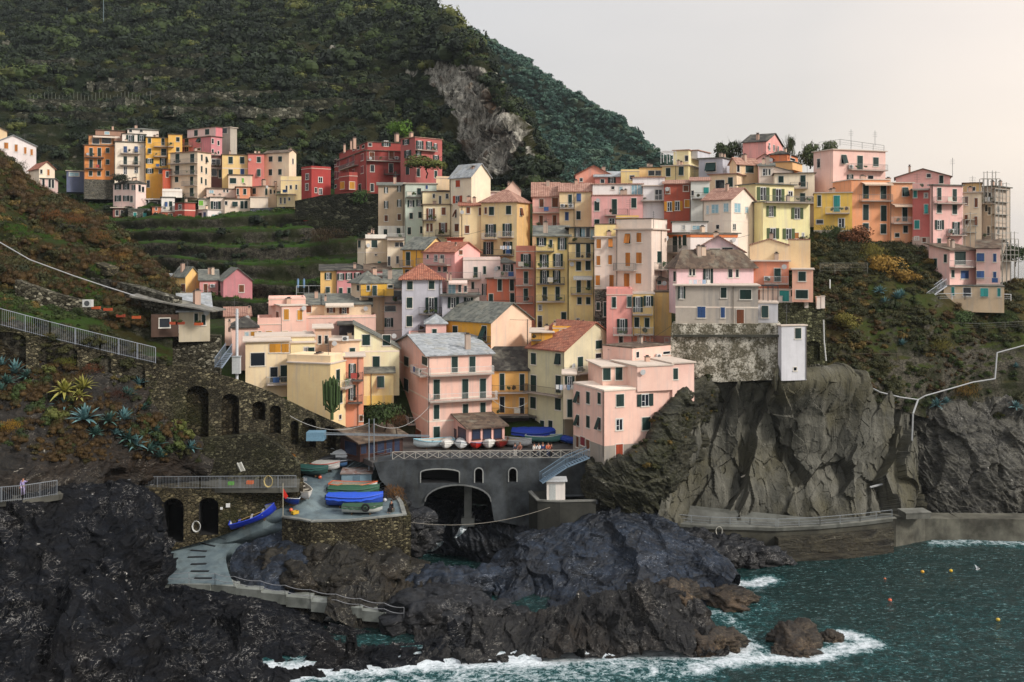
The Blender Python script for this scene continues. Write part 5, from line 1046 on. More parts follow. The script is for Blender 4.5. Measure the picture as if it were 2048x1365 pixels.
patch('main_cliff', [
  [(1385,715,140),(1440,715,140),(1520,720,139.5),(1600,735,139),(1680,740,140),(1760,755,142),(1830,790,143),(1860,800,146)],
  [(1360,780,128),(1430,762,127.2),(1510,756,126.2),(1590,757,126.0),(1670,755,131),(1750,765,135),(1815,790,137),(1850,800,141)],
  [(1340,850,125),(1420,835,127),(1500,825,127.4),(1585,825,128),(1668,828,131.5),(1748,835,133),(1812,845,135),(1845,850,139.5)],
  [(1320,930,121.5),(1400,920,125),(1490,910,127.5),(1580,908,129),(1665,910,130),(1745,915,131.5),(1808,920,133.5),(1840,925,138)],
  [(1310,990,119.8),(1390,990,122.6),(1480,985,124.2),(1575,983,125.6),(1662,985,126.8),(1742,985,128.6),(1805,985,131.6),(1838,990,137)],
  [(1300,1050,118.6),(1385,1052,121.6),(1475,1055,122.6),(1570,1055,123.8),(1660,1050,125),(1740,1045,126.8),(1802,1042,130.4),(1836,1042,136)],
  [(1300,1120,118),(1385,1120,121.5),(1475,1120,124),(1570,1120,126),(1660,1110,127.5),(1740,1105,129),(1802,1100,131),(1836,1100,135)]],
  420, 300, CM, cliffdisp(1.0, 2), smooth=False, fade=.22)
patch('right_cliff', [
  [(1800,770,148),(1850,770,148),(1910,760,149),(1980,750,150),(2060,740,151),(2160,730,152)],
  [(1805,795,141),(1850,800,139),(1910,812,139),(1980,825,139.5),(2060,835,140),(2160,840,141)],
  [(1815,880,138.5),(1855,885,136.6),(1912,890,136.3),(1980,895,136.5),(2060,900,137),(2160,900,138)],
  [(1820,960,137),(1860,960,134.8),(1915,965,134.2),(1980,968,134.5),(2060,970,135),(2160,970,136)],
  [(1822,1038,135.5),(1865,1035,133.4),(1918,1036,133),(1980,1036,133.2),(2060,1035,133.6),(2160,1035,134.6)],
  [(1822,1100,134.5),(1865,1100,132.5),(1918,1100,132),(1980,1100,132),(2060,1100,132.6),(2160,1100,133.6)]],
  300, 240, rock_dark('2E2D28','57554C','D2CEC4','463E2E',.6), lambda q, n: cliffdisp(.55, 6)(q, n)+rockdisp(.3, (.6,-.3,.7), 1.3, 27)(q, n))
# right slope above the cliff
patch('right_slope', [
  [(1560,540,170),(1640,520,172),(1700,500,176),(1760,510,176),(1830,540,176),(1900,600,168),(1990,600,170),(2080,590,172),(2180,580,175)],
  [(1600,475,161),(1650,462,161),(1700,462,161.5),(1760,478,161),(1850,505,160),(1930,590,153),(2010,575,156),(2090,560,158),(2180,550,160)],
  [(1600,500,156.5),(1650,490,155),(1700,495,154),(1770,510,153),(1850,520,152.5),(1930,622,147.5),(2010,630,147.5),(2090,632,148),(2180,630,149)],
  [(1590,560,150),(1650,550,149),(1710,550,148.5),(1780,560,147.5),(1850,590,146.5),(1925,650,145),(2005,660,145),(2090,660,145.5),(2180,660,146)],
  [(1590,640,142.5),(1650,630,142.5),(1715,630,142.8),(1785,640,142.6),(1855,650,142.5),(1925,690,142.5),(2005,695,142.5),(2090,695,143),(2180,695,144)],
  [(1590,715,137.5),(1650,712,137.8),(1718,715,138.2),(1790,725,138.8),(1858,735,139.5),(1925,745,140.5),(2005,750,141),(2090,745,141.5),(2180,740,142.5)],
  [(1590,752,134.5),(1650,752,134.5),(1720,758,135.2),(1795,775,137),(1860,800,138.6),(1925,815,139.2),(2005,828,139.8),(2090,835,140.6),(2180,838,141.5)],
  [(1590,790,133.5),(1650,800,133.5),(1720,805,134.5),(1795,820,136),(1860,840,138),(1925,860,139),(2005,870,139.5),(2090,875,140.2),(2180,880,141)]],
  260, 220, soil('2A2414','443A24','3A3C1E','46423A'), lambda q, n: fbm(q/7, 5, .5, 91)*.9+ridg(q/2.4, 3, .5, 92)*.25)
P_R = PATCH['right_slope']
P_R = P_R[:, :205]
scatter('right_slope_scrub', P_R, 3400, pr_olive, .3, 1.5, 41, lambda p, nn, r: fbm(p/7, 3, .5, 93)+r*.3 > .02)
scatter('right_slope_dry_grass', P_R, 2000, pr_brown, .25, .9, 42, lambda p, nn, r: (fbm(p/8, 3, .5, 94) > .08))
scatter('right_slope_green', P_R, 900, pr_green, .3, 1.1, 43, lambda p, nn, r: fbm(p/6, 3, .5, 95) > .12)
scatter('cliff_slope_scrub', PATCH['cliff_slope'][:120], 420, pr_olive, .2, .7, 44, lambda p, nn, r: (fbm(p/4, 3, .5, 96) > .05))
# ---------------------------------------------------------------- harbour ground
def slab_poly(name, pts, mat, depth=.4, kind='structure'):
    """flat-ish slab through surveyed points (px,py,z)"""
    p = [W(x, y, DZ(y, z)) for x, y, z in pts]; n = len(p); vs = p+[q-Vector((0,0,depth)) for q in p]
    tri = tessellate_polygon([[Vector((q.x,q.y,0)) for q in p]]); m = M()
    m.add(vs, [t for t in tri]+[tuple(n+i for i in reversed(t)) for t in tri]+[(i,(i+1)%n,n+(i+1)%n,n+i) for i in range(n)], mat)
    o = m.obj(name); o['kind'] = kind; return o
ramp_m = concrete('6E7C7E','44525A')
def slipway():
    L = [(325,1168,3.0),(328,1135,3.8),(331,1108,4.5),(372,1082,5.4),(430,1068,6.15),(475,1058,6.75),(530,1033,8.1),(570,1010,9.0),(604,986,9.85),(602,960,10.25),(622,938,10.7),(660,915,11.5),(700,900,12.1)]
    R = [(468,1172,2.9),(456,1140,3.6),(452,1112,4.3),(468,1090,4.95),(500,1071,5.7),(535,1056,6.6),(566,1042,7.6),(600,1036,8.15),(660,1012,8.5),(735,985,8.8),(752,955,9.8),(765,932,10.9),(790,916,12.1)]
    a = np.array([tuple(W(x,y,DZ(y,z))) for x,y,z in L]); b = np.array([tuple(W(x,y,DZ(y,z))) for x,y,z in R])
    a = catmull(a, 60, 0); b = catmull(b, 60, 0); t = np.linspace(0,1,20)[None,:,None]; P = a[:,None,:]*(1-t)+b[:,None,:]*t
    P[...,2] += vn(P.reshape(-1,3)/3).reshape(P.shape[:2])*.03
    lo = P[:,::-1]-np.array([0,0,1.2]); P2 = np.concatenate([P, lo, P[:,:1]], 1)
    o = link('slipway', grid_mesh('slipway', P2, ramp_m, True)); o['kind'] = 'structure'; 
    for p in o.data.polygons: p.use_smooth = False
slipway()
P_z = 12.25
slab_poly('piazza', [(690,870,12.2),(700,905,12.2),(745,925,12.2),(790,921,12.2),(900,918,12.2),(1000,918,12.2),(1190,915,12.2),(1215,912,12.2),(1215,860,12.2),(1150,840,12.2),(900,835,12.2)], concrete('5E5A58','3A3836'), .6)
slab_poly('boat_platform', [(564,1035,8.3),(622,1044,8.3),(700,1042,8.3),(806,1031,8.4),(800,1010,8.5),(785,985,8.7),(745,974,8.85),(690,980,8.75),(640,1000,8.5),(600,1018,8.4)], ramp_m, .5)
slab_poly('harbour_path', [(255,985,11.3),(262,976,11.3),(560,977,11.3),(598,975,11.2),(600,958,11.2),(560,950,11.3),(420,950,11.4),(255,955,11.6)], concrete('5C5A52','3A3A34'), .5)
slab_poly('upper_path', [(-80,1006,14.2),(45,1001,14.2),(118,990,14.2),(180,975,13.4),(262,976,11.4),(262,955,11.4),(180,955,13.4),(118,965,14.2),(40,980,14.2),(-80,985,14.2)], concrete('5C5A52','3A3A34'), .5)
# ---------------------------------------------------------------- sea
def sea():
    g = G('sea_water'); v = g.mp(); at = g.n('ShaderNodeAttribute'); at.attribute_name = 'foam'
    n1 = g.noise(g.mp((1,2.0,1)), .3, 5, .6, .4); n2 = g.noise(g.mp((1,2.4,1)), 1.5, 5, .65, .6); fn = g.noise(v, .55, 7, .68, 1.4); ff = g.noise(v, 2.6, 5, .75, .8)
    fm = g.math('ADD', at.outputs['Fac'], g.math('ADD', g.math('MULTIPLY', g.math('SUBTRACT', fn, .5), 1.5), g.math('MULTIPLY', g.math('SUBTRACT', ff, .5), 1.5)))
    fo = g.ramp(fm, [(.46,0.),(.66,.45),(.95,1.)])
    cap_glints = g.ramp(g.noise(g.mp((1.2,3.4,1)), 1.1, 5, .75, 1.2), [(.575,0.),(.63,.85)])  # pale speckle colour painted in for surface glints, as well as small whitecaps
    b = g.mix(g.ramp(fm, [(.15,0.),(.55,1.)]), '042422', '1A5456'); b = g.mix(g.math('MULTIPLY', cap_glints, .55), b, '8FB4B4'); b = g.mix(fo, b, 'D8E0E4')
    g.col(b); g.set(g.ramp(fo, [(0,.08),(.4,.8)]), .5); g.b.inputs['IOR'].default_value = 1.33
    p = g.bump(n1, .8, 1.0); g.bump(n2, .3, 1.0, p)
    ys = np.concatenate([np.linspace(60,150,420), np.geomspace(151,6000,60)]); nx = 420
    P = np.zeros((len(ys), nx, 3)); t = np.linspace(-1,1,nx); wd = np.maximum(75, ys*.75)
    P[...,0] = t[None,:]*wd[:,None]+14; P[...,1] = ys[:,None]; q = P.reshape(-1,3)
    w = ridg(q*np.array([.07,.12,1]), 4, .5, 200)*.22+fbm(q*np.array([.3,.5,1]), 3, .5, 210)*.12+ridg(q*np.array([.8,1.3,1]), 2, .5, 215)*.04
    w *= np.clip(1-(q[:,1]-150)/200, 0, 1); q[:,2] = w; P = q.reshape(P.shape)
    foam = np.zeros(len(q))
    S = [([(300,1400),(420,1372),(520,1350),(620,1342),(700,1335),(800,1328),(900,1322),(980,1318),(1060,1318),(1150,1308),(1260,1300),(1340,1300),(1420,1306),(1465,1300)], 3.4, 1.0),
         ([(1400,1340),(1450,1325),(1540,1318),(1620,1318),(1700,1300),(1740,1290),(1690,1270)], 1.8, .85), ([(1465,1180),(1478,1165),(1500,1168),(1540,1160)], 1.5, .85), ([(1380,1240),(1440,1230),(1470,1255)], 1.8, .5),
         ([(1500,1112),(1560,1112),(1600,1108)], .8, .6), ([(1880,1088),(1930,1085),(1990,1086),(2040,1088)], 2.0, .62), ([(950,1190),(1010,1215),(1080,1235)], 1.0, .4), ([(820,1108),(860,1106),(885,1102)], .9, .6),
         ([(560,1370),(750,1350),(950,1345),(1150,1335),(1300,1335)], 6.5, .56), ([(1450,1190),(1500,1210),(1480,1260)], 4, .32), ([(1700,1340),(1850,1300),(2048,1240)], 8, .18)]
    for pts, r, a in S:
        ww = [W(x, y, DZ(y, 0)) for x, y in pts]
        for u, v2 in zip(ww, ww[1:]):
            U = np.array([u.x,u.y]); V = np.array([v2.x,v2.y]); e = V-U; k = np.clip(((q[:,:2]-U)@e)/(e@e), 0, 1); dd = np.linalg.norm(q[:,:2]-(U+k[:,None]*e), axis=1)
            foam = np.maximum(foam, a*np.exp(-(dd/r)**2))
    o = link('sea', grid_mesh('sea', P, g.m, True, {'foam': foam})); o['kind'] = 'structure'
    # sea bed sheet to the horizon under everything
    m = M(); s = 9000; m.add([(-s,-200,-6),(s,-200,-6),(s,9000,-6),(-s,9000,-6)], [(0,1,2,3)], paint('14201E',.9)); o = m.obj('ground'); o['kind'] = 'structure'
sea()
# ---------------------------------------------------------------- camera, light, sky
cam = bpy.data.cameras.new('camera'); co = bpy.data.objects.new('camera', cam); COL.objects.link(co); SC.camera = co
cam.sensor_width = 36; cam.lens = 36*F/2048; cam.shift_y = -(682.5-HY)/2048; cam.clip_end = 12000; cam.clip_start = .5
co.location = (0,0,EYE); co.rotation_euler = (math.pi/2,0,0)
SUN = Vector((.78,-.45,.62)).normalized()
sl = bpy.data.lights.new('sun','SUN'); sl.energy = 2.0; sl.angle = math.radians(10); sl.color = (1,.945,.88); so = bpy.data.objects.new('sun', sl); COL.objects.link(so)
so.rotation_euler = (-SUN).to_track_quat('-Z','Y').to_euler(); so.location = (60,-20,120)
wd = bpy.data.worlds.new('World'); SC.world = wd; wd.use_nodes = True; t = wd.node_tree; t.nodes.clear()
N = t.nodes.new; L = t.links.new; out = N('ShaderNodeOutputWorld'); bg = N('ShaderNodeBackground'); bg2 = N('ShaderNodeBackground'); ad = N('ShaderNodeAddShader')
sk = N('ShaderNodeTexSky'); sk.sky_type = 'NISHITA'; sk.sun_disc = False; sk.sun_elevation = math.asin(SUN.z); sk.sun_rotation = math.atan2(SUN.x, SUN.y); sk.air_density = 1; sk.dust_density = 3
L(sk.outputs[0], bg.inputs[0]); bg.inputs[1].default_value = .02
tc = N('ShaderNodeTexCoord'); sep = N('ShaderNodeSeparateXYZ'); L(tc.outputs['Generated'], sep.inputs[0])
def vr(f, st):
    r = N('ShaderNodeValToRGB'); e = r.color_ramp.elements
    while len(e) < len(st): e.new(.5)
    for x, (p, c) in zip(e, st): x.position = p; x.color = c+(1,)
    L(f, r.inputs[0]); return r.outputs[0]
# cloud deck: brighter overhead, brighter and warmer towards the sun side on the right
el = vr(sep.outputs[2], [(0,(.375,.352,.33)),(.12,(.37,.352,.335)),(.35,(.42,.41,.40)),(1,(.78,.77,.78))])
dt = N('ShaderNodeVectorMath'); dt.operation = 'DOT_PRODUCT'; L(tc.outputs['Generated'], dt.inputs[0]); dt.inputs[1].default_value = Vector((.62,.78,.06)).normalized()
gl = vr(dt.outputs['Value'], [(.75,(0,0,0)),(.92,(.07,.05,.03)),(1,(.30,.215,.14))])
nz = N('ShaderNodeTexNoise'); nz.inputs['Scale'].default_value = 2.2; nz.inputs['Detail'].default_value = 5; mp_ = N('ShaderNodeMapping'); mp_.inputs['Scale'].default_value = (1,1,3); L(tc.outputs['Generated'], mp_.inputs[0]); L(mp_.outputs[0], nz.inputs['Vector'])
nr = vr(nz.outputs[0], [(.3,(.93,.93,.94)),(.7,(1.06,1.05,1.04))])
m1 = N('ShaderNodeMix'); m1.data_type = 'RGBA'; m1.blend_type = 'ADD'; m1.inputs[0].default_value = 1; L(el, m1.inputs[6]); L(gl, m1.inputs[7])
m2 = N('ShaderNodeMix'); m2.data_type = 'RGBA'; m2.blend_type = 'MULTIPLY'; m2.inputs[0].default_value = 1; L(m1.outputs[2], m2.inputs[6]); L(nr, m2.inputs[7])
L(m2.outputs[2], bg2.inputs[0]); bg2.inputs[1].default_value = 1.0
L(bg.outputs[0], ad.inputs[0]); L(bg2.outputs[0], ad.inputs[1]); L(ad.outputs[0], out.inputs[0])
SC.view_settings.view_transform = 'Standard'; SC.view_settings.look = 'None'; SC.view_settings.exposure = .68; SC.view_settings.gamma = 1
# ---------------------------------------------------------------- walls in surveyed vertical planes
def plane_map(A_, B_):
    a = W(A_[0], 600, A_[1]); b = W(B_[0], 600, B_[1]); a.z = b.z = 0; u = (b-a).normalized(); nrm = Vector((-u.y, u.x, 0))
    if nrm.y < 0: nrm = -nrm
    def f(px_, py_):
        k = (px_-CX)/F; t = (k*a.y-a.x)/(u.x-k*u.y); dep = a.y+t*u.y; return a+u*t+Vector((0,0,EYE-(py_-HY)/F*dep))
    return f, nrm
def archpoly(x0, x1, yt, yb, n=9, rise=None):
    r = (x1-x0)/2; rise = rise or r; ys = yt+rise
    return [(x0,yb),(x0,ys)]+[((x0+x1)/2-r*math.cos(math.pi*i/n), ys-rise*math.sin(math.pi*i/n)) for i in range(1,n)]+[(x1,ys),(x1,yb)]
def facewall(name, A_, B_, outer, mat, holes=(), rec=.8, thick=1.2, parent=None, trim=None, backmat=None, open_=False, label=None, cat='wall'):
    f, nr = plane_map(A_, B_); rings = [outer]+[h for h in holes]; pts = [f(*p) for r in rings for p in r]
    tri = tessellate_polygon([[f(*p) for p in r] for r in rings]); m = M(); m.add(pts, tri, mat)
    n = len(outer); o3 = [f(*p) for p in outer]; bk = [p+nr*thick for p in o3]
    m.add(o3+bk, [(i,(i+1)%n,n+(i+1)%n,n+i) for i in range(n)]+([tuple(range(n,2*n))] if not open_ else []), mat)
    for h in holes:
        k = len(h); a = [f(*p) for p in h]; b = [p+nr*rec for p in a]
        m.add(a+b, [(i,(i+1)%k,k+(i+1)%k,k+i) for i in range(k)]+([] if open_ else [tuple(range(k,2*k))]), backmat or mat)
    me = bpy.data.meshes.new(name); me.from_pydata(m.v, [], m.f)
    for x in m.mats: me.materials.append(x)
    me.polygons.foreach_set('material_index', m.mi); me.update(); o = link(name, me, parent)
    if trim:
        for h in holes:
            a = [f(*p)-nr*.06 for p in h]; t = M()
            for p, q in zip(a[:-1], a[1:]): t.bar(p, q, .09, trim)
            t.obj('arch_trim', o)
    if label: tag(o, label, cat)
    return o
def ribbon(name, pts, zb, mat, thick=.5, label=None, cat='wall', cap=None, kind=None, parent=None):
    """wall along surveyed crest points (px,py,z) down to zb"""
    P = [W(x,y,DZ(y,z)) for x,y,z in pts]; m = M()
    for i, (a, b) in enumerate(zip(P, P[1:])):
        d = (b-a); d.z = 0; n = Vector((-d.y, d.x, 0)).normalized()
        if n.y < 0: n = -n
        za = zb[i] if isinstance(zb, (list,tuple)) else zb; zc = zb[i+1] if isinstance(zb, (list,tuple)) else zb
        q = [a, b, Vector((b.x,b.y,zc)), Vector((a.x,a.y,za))]; m.prism(q, n*thick, mat)
        if cap: m.prism([a-n*.12+Vector((0,0,.02)), b-n*.12+Vector((0,0,.02)), b+n*.35+Vector((0,0,.02)), a+n*.35+Vector((0,0,.02))], (0,0,.16), cap)
    o = m.obj(name, parent); 
    if label: tag(o, label, cat)
    if kind: o['kind'] = kind
    return o
ST = stone('625C4A','2B281F','8C8468',3.0); ST2 = stone('5A5A50','33332C','7A7A6C',2.0); ST3 = stone('4E4A3C','26241C','77705C',1.8)
FUT = []
r_ = empty('arcade_wall', 'long dark stone retaining wall with arches under the ramp path on the left', 'wall', tuple(W(330,900,111)))
def par(o): o.parent = r_; o.matrix_parent_inverse = Matrix.Translation(-Vector(r_.location))
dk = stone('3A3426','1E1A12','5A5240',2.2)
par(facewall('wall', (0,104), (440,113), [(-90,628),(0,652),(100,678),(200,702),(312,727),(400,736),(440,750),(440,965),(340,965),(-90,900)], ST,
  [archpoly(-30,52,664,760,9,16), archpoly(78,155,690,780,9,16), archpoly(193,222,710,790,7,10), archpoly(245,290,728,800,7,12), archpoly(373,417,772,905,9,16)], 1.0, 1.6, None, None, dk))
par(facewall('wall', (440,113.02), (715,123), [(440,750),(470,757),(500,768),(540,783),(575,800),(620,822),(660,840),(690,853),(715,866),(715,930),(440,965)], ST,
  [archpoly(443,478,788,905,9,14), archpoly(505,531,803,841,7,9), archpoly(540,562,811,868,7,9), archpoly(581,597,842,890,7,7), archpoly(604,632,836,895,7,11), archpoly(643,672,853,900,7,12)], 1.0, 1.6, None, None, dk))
facewall('stone_wall', (100,112), (440,115.6), [(30,560),(100,585),(160,600),(240,640),(330,668),(440,672),(440,752),(330,745),(200,715),(100,690),(30,670)], stone('6A6656','26231B','A8A28E',2.4), label='pale rubble wall carrying the stone cottage above the arcade', thick=2)
facewall('stone_wall', (380,110.9), (600,112.8), [(372,905),(390,880),(520,868),(575,905),(600,930),(600,975),(372,972)], stone('4A4838','24231A','686650',3.2), label='low mossy stone wall behind the harbour path railing', thick=1.2)
r_ = empty('harbour_wall', 'stone wall with two dark arched vaults below the harbour path', 'wall', tuple(W(400,1050,108)))
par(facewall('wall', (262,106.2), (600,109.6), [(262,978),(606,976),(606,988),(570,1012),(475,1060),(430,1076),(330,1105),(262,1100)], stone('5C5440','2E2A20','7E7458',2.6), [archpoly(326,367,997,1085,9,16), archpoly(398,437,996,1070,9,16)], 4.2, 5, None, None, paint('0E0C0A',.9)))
for x, y, w in ((443,1017,5),(456,1011,8)):
    f, nr = plane_map((262,106.1),(600,109.5)); p = f(x,y); h = w/2/F*108; u = Vector((nr.y,-nr.x,0)); o = M().prism([p-u*h-Vector((0,0,h)), p+u*h-Vector((0,0,h)), p+u*h+Vector((0,0,h)), p-u*h+Vector((0,0,h))], -nr*.05, paint('CFCFCC',.7)).obj('notice_board')
    tag(o, 'small white notice board on the vault wall, %s one' % ('left' if x < 450 else 'larger right'), 'sign')
ribbon('retaining_wall', [(564,1036,8.3),(600,1041,8.3),(622,1045,8.3),(700,1043,8.3),(806,1032,8.4)], [.5,.5,.5,.5,.5], stone('5A5442','26221A','8A8264',3.2), .8, 'tall dark stone wall holding up the boat platform', 'wall', concrete('8C8E88','6A6C68'))
ribbon('retaining_wall', [(807,1032,8.4),(800,1008,8.5),(784,985,8.7)], .5, stone('5A5442','26221A','8A8264',3.2), .8, 'side wall of the boat platform facing the ravine', 'wall', concrete('8C8E88','6A6C68'))
# bridge
r_ = empty('bridge_wall', 'grey harbour bridge wall with one wide arch and three dark openings', 'bridge', tuple(W(950,1000,118)))
CB = concrete('4C5154','15181B')
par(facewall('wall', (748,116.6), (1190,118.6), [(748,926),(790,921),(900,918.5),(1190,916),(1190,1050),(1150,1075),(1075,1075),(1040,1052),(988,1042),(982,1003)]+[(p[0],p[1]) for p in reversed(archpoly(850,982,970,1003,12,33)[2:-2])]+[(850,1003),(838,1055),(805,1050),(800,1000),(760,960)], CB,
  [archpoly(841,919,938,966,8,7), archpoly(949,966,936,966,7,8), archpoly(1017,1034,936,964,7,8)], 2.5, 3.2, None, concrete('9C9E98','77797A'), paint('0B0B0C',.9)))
f_, n_ = plane_map((748,116.5),(1190,118.5)); t = M(); q = [f_(*p)-n_*.08 for p in archpoly(850,982,970,1003,14,33)[1:-1]]
for a, b in zip(q, q[1:]): t.bar(a, b, .11, concrete('7A7C78','55585A'))
par(t.obj('arch_trim'))
# tunnel lining behind the arch
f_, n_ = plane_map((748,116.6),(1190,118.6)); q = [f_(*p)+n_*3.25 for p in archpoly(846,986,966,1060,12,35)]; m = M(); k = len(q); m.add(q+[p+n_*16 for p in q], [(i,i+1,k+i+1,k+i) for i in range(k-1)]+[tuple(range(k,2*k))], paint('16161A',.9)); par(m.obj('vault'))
p0 = f_(938,1000)+n_*4; M0 = M().box((p0.x-.45,p0.y,p0.z-3.2),(p0.x+.45,p0.y+.9,p0.z+3), concrete('8C8E88','5A5C58')).box((p0.x-.8,p0.y-.2,p0.z-4.2),(p0.x+.8,p0.y+1.1,p0.z-3.2), concrete('8C8E88','5A5C58')); par(M0.obj('pillar'))
# quay block with hut, right of bridge
ribbon('quay_wall', [(1058,985,8.6),(1075,1003,8.0),(1120,1005,8.0),(1192,1003,8.0)], [2,1,1,1.5], concrete('3C3C36','1E1E1A'), 2.5, 'dark stained concrete quay block under the white hut', 'wall', concrete('7C7C76','5A5A56'))
slab_poly('quay_top', [(1060,985,8.0),(1076,1002,8.0),(1120,1004,8.0),(1195,1002,8.0),(1215,985,8.0),(1190,970,8.0),(1080,970,8.0)], concrete('6E7276','4A4E52'), .4)
# ---------------------------------------------------------------- railings
def railing(name, pts, h, label, sty='bars', c='8A9096', gap=.16, posts=2.0, r=.03, cat='railing', group=None):
    P = [W(x,y,DZ(y,z)) if z is not None else W(x,y,d) for x,y,z,d in [(p+(None,))[:4] if len(p) == 3 else p for p in pts]]
    m_ = paint(c, .45, .2); rt = empty(name, label, cat, tuple(P[0]), 0, group); o0 = Vector(rt.location); tr = M(); po = M(); ba = M(); up = Vector((0,0,h))
    for a, b in zip(P, P[1:]):
        a = a-o0; b = b-o0; L = (b-a).length; n = max(1, round(L/posts))
        if sty == 'rope':
            for i in range(n):
                u, v = a.lerp(b, i/n), a.lerp(b, (i+1)/n)
                for zz in (1,.55):
                    q = [u.lerp(v, k/6)+up*zz-Vector((0,0,.16*math.sin(math.pi*k/6))) for k in range(7)]; tr.tube(q, .03, m_, 4)
        else:
            tr.bar(a+up, b+up, r*1.3, m_)
            if sty == 'bars': ba.bar(a+Vector((0,0,.1)), b+Vector((0,0,.1)), .022, m_)
            if sty == 'lines':
                for k in (.3,.6): ba.bar(a+up*k, b+up*k, .02, m_)
        for i in range(n+1): p = a.lerp(b, i/n); po.bar(p, p+up, r*1.3, m_)
        if sty == 'bars':
            k = int(L/gap)
            for i in range(k): p = a.lerp(b, i/max(1,k)); ba.bar(p, p+up, .014, m_)
        if sty == 'x':
            for i in range(n):
                u, v = a.lerp(b, i/n), a.lerp(b, (i+1)/n); ba.bar(u+up*.1, v+up*.95, .035, m_); ba.bar(u+up*.95, v+up*.1, .035, m_); ba.bar(u+up*.1, v+up*.1, .03, m_)
    tr.obj('top_rail', rt); po.obj('posts', rt)
    if ba.v: ba.obj('infill', rt)
    return rt
railing('railing', [(-60,636,None,102.6),(0,651,None,103.6),(100,677,None,105.6),(200,701,None,107.6),(311,727,None,109.8)], 1.75, 'long sloping railing with vertical bars along the ramp above the arcade', 'bars', '9CA2AC', .2, 2.1, .035)
railing('railing', [(-40,1008,14.2),(45,1001,14.2),(114,990,14.2)], 1.35, 'grey railing beside the lavender dressed person on the upper path', 'bars')
railing('railing', [(246,986,12.0),(272,978,11.4)], 1.2, 'short slanting railing panel at the start of the harbour path', 'bars', gap=.12)
railing('railing', [(273,978,11.35),(400,977.5,11.35),(520,976.5,11.35),(592,975.5,11.3)], 1.3, 'grey harbour path railing above the two vaults', 'bars')
railing('railing', [(688,958,9.6),(712,940,10.5),(745,925,11.5),(782,916,12.2)], 1.1, 'metal handrail climbing from slipway to piazza', 'lines', '8EA0AC')
railing('railing', [(785,920.5,12.3),(900,918.3,12.3),(1000,918,12.3),(1100,917,12.3),(1165,916,12.3)], .95, 'pale crossed railing along the edge of the harbour bridge', 'x', 'B4B0A6', .16, 1.25, .04)
railing('railing', [(1205,1002,8),(1240,1013,6.6),(1290,1030,5.3),(1345,1046,4.2),(1420,1052,3.8),(1500,1054,3.6),(1552,1056,3.5)], 1.05, 'lined railing of the cliff foot walkway, near the blue rock', 'lines', '8E9498', .16, 2.4)
railing('railing', [(1556,1056,3.5),(1640,1052,3.5),(1720,1045,3.5),(1784,1037,3.6)], 1.05, 'lined railing of the cliff foot walkway, part beside the sea steps', 'lines', '8E9498', .16, 2.4)
railing('railing', [(1516,1062,2.9),(1552,1085,1.2)], 1.1, 'short handrail going down to the rocks from the walkway', 'lines', '9EA4A8', .16, 1.2)
railing('railing', [(756,985,8.4),(788,972,9.0),(808,962,9.6)], 1.0, 'small handrail behind the covered platform boats', 'lines', '9EA4A8')
railing('railing', [(1850,612,None,146.9),(1878,601,None,146.2),(1930,600,None,145.8),(2022,602,None,146.5)], .95, 'white rail fence in front of the pink villa', 'lines', 'CFD2D6', .16, 2.2, .04)
railing('railing', [(1885,658,None,144),(1960,660,None,144),(2060,655,None,144)], .9, 'thin wire fence below the villa on the right slope', 'lines', '6E6E66', .16, 3)
railing('railing', [(1640,548,None,148.8),(1700,548,None,148.4),(1735,548,None,148.2)], 1.6, 'mesh fence of the small court under the scrub', 'lines', '77776E', .16, 1.8)
railing('railing', [(1655,725,None,137.6),(1730,722,None,137.9),(1795,722,None,138.2)], 1.0, 'weathered wooden fence on the terrace above the cliff', 'bars', '5A5044', .3, 2.4)
railing('fence', [(345,588,None,158),(368,600,None,158),(400,618,None,156)], 1.3, 'brown wooden fence beside the small cream cottage', 'bars', '4A3A2A', .35, 2, cat='fence')
# cliff foot walkway and sea wall
slab_poly('walkway', [(1200,1004,8),(1240,1014,6.6),(1290,1031,5.3),(1345,1047,4.2),(1420,1053,3.8),(1500,1055,3.6),(1552,1057,3.5),(1640,1053,3.5),(1720,1046,3.5),(1785,1038,3.6),(1790,1030,3.6),(1720,1034,3.5),(1640,1038,3.5),(1552,1040,3.5),(1500,1038,3.6),(1420,1034,3.8),(1350,1026,4.2),(1300,1012,5.3),(1250,998,6.6),(1215,990,8)], concrete('62645E','3A3A34'), .35)
SWM = concrete('4E4C40','26251F')
ribbon('sea_wall', [(1345,1047.5,4.1),(1420,1053.5,3.7),(1500,1055.5,3.5),(1554,1057.5,3.4),(1640,1053.5,3.4),(1720,1046.5,3.4),(1785,1038.5,3.5),(1792,1038,3.5)], -1, SWM, 2.0, 'stained stone sea wall under the cliff foot walkway', 'wall', concrete('8A8A82','66665E'))
ribbon('sea_wall', [(1792,1037.5,3.5),(1850,1038,2.9),(1920,1038.5,2.8),(2000,1039,2.8),(2120,1040,2.8),(2400,1043,2.8)], -1, concrete('6E6C60','38362E'), 3.0, 'pale concrete sea wall at the right end of the cliff', 'wall')
for i, (z, dz) in enumerate(((2.5,.7),(1.5,1.5),(.5,2.5))):
    ribbon('sea_step', [(x, HY+(EYE-z)/(dd-dz)*F, z) for x, dd in ((1557+4*i,120.2),(1600,120.7),(1640,121.3),(1680,122),(1720,122.9),(1752,123.6),(1788,124.3))], -1, rock_dark('1C1A14','4A4638','8E8A7A','3A3220',.6), 1.2, ['upper long stone sea step below the walkway','middle long stone sea step below the walkway','lowest wet stone sea step at the waterline'][i], 'step')
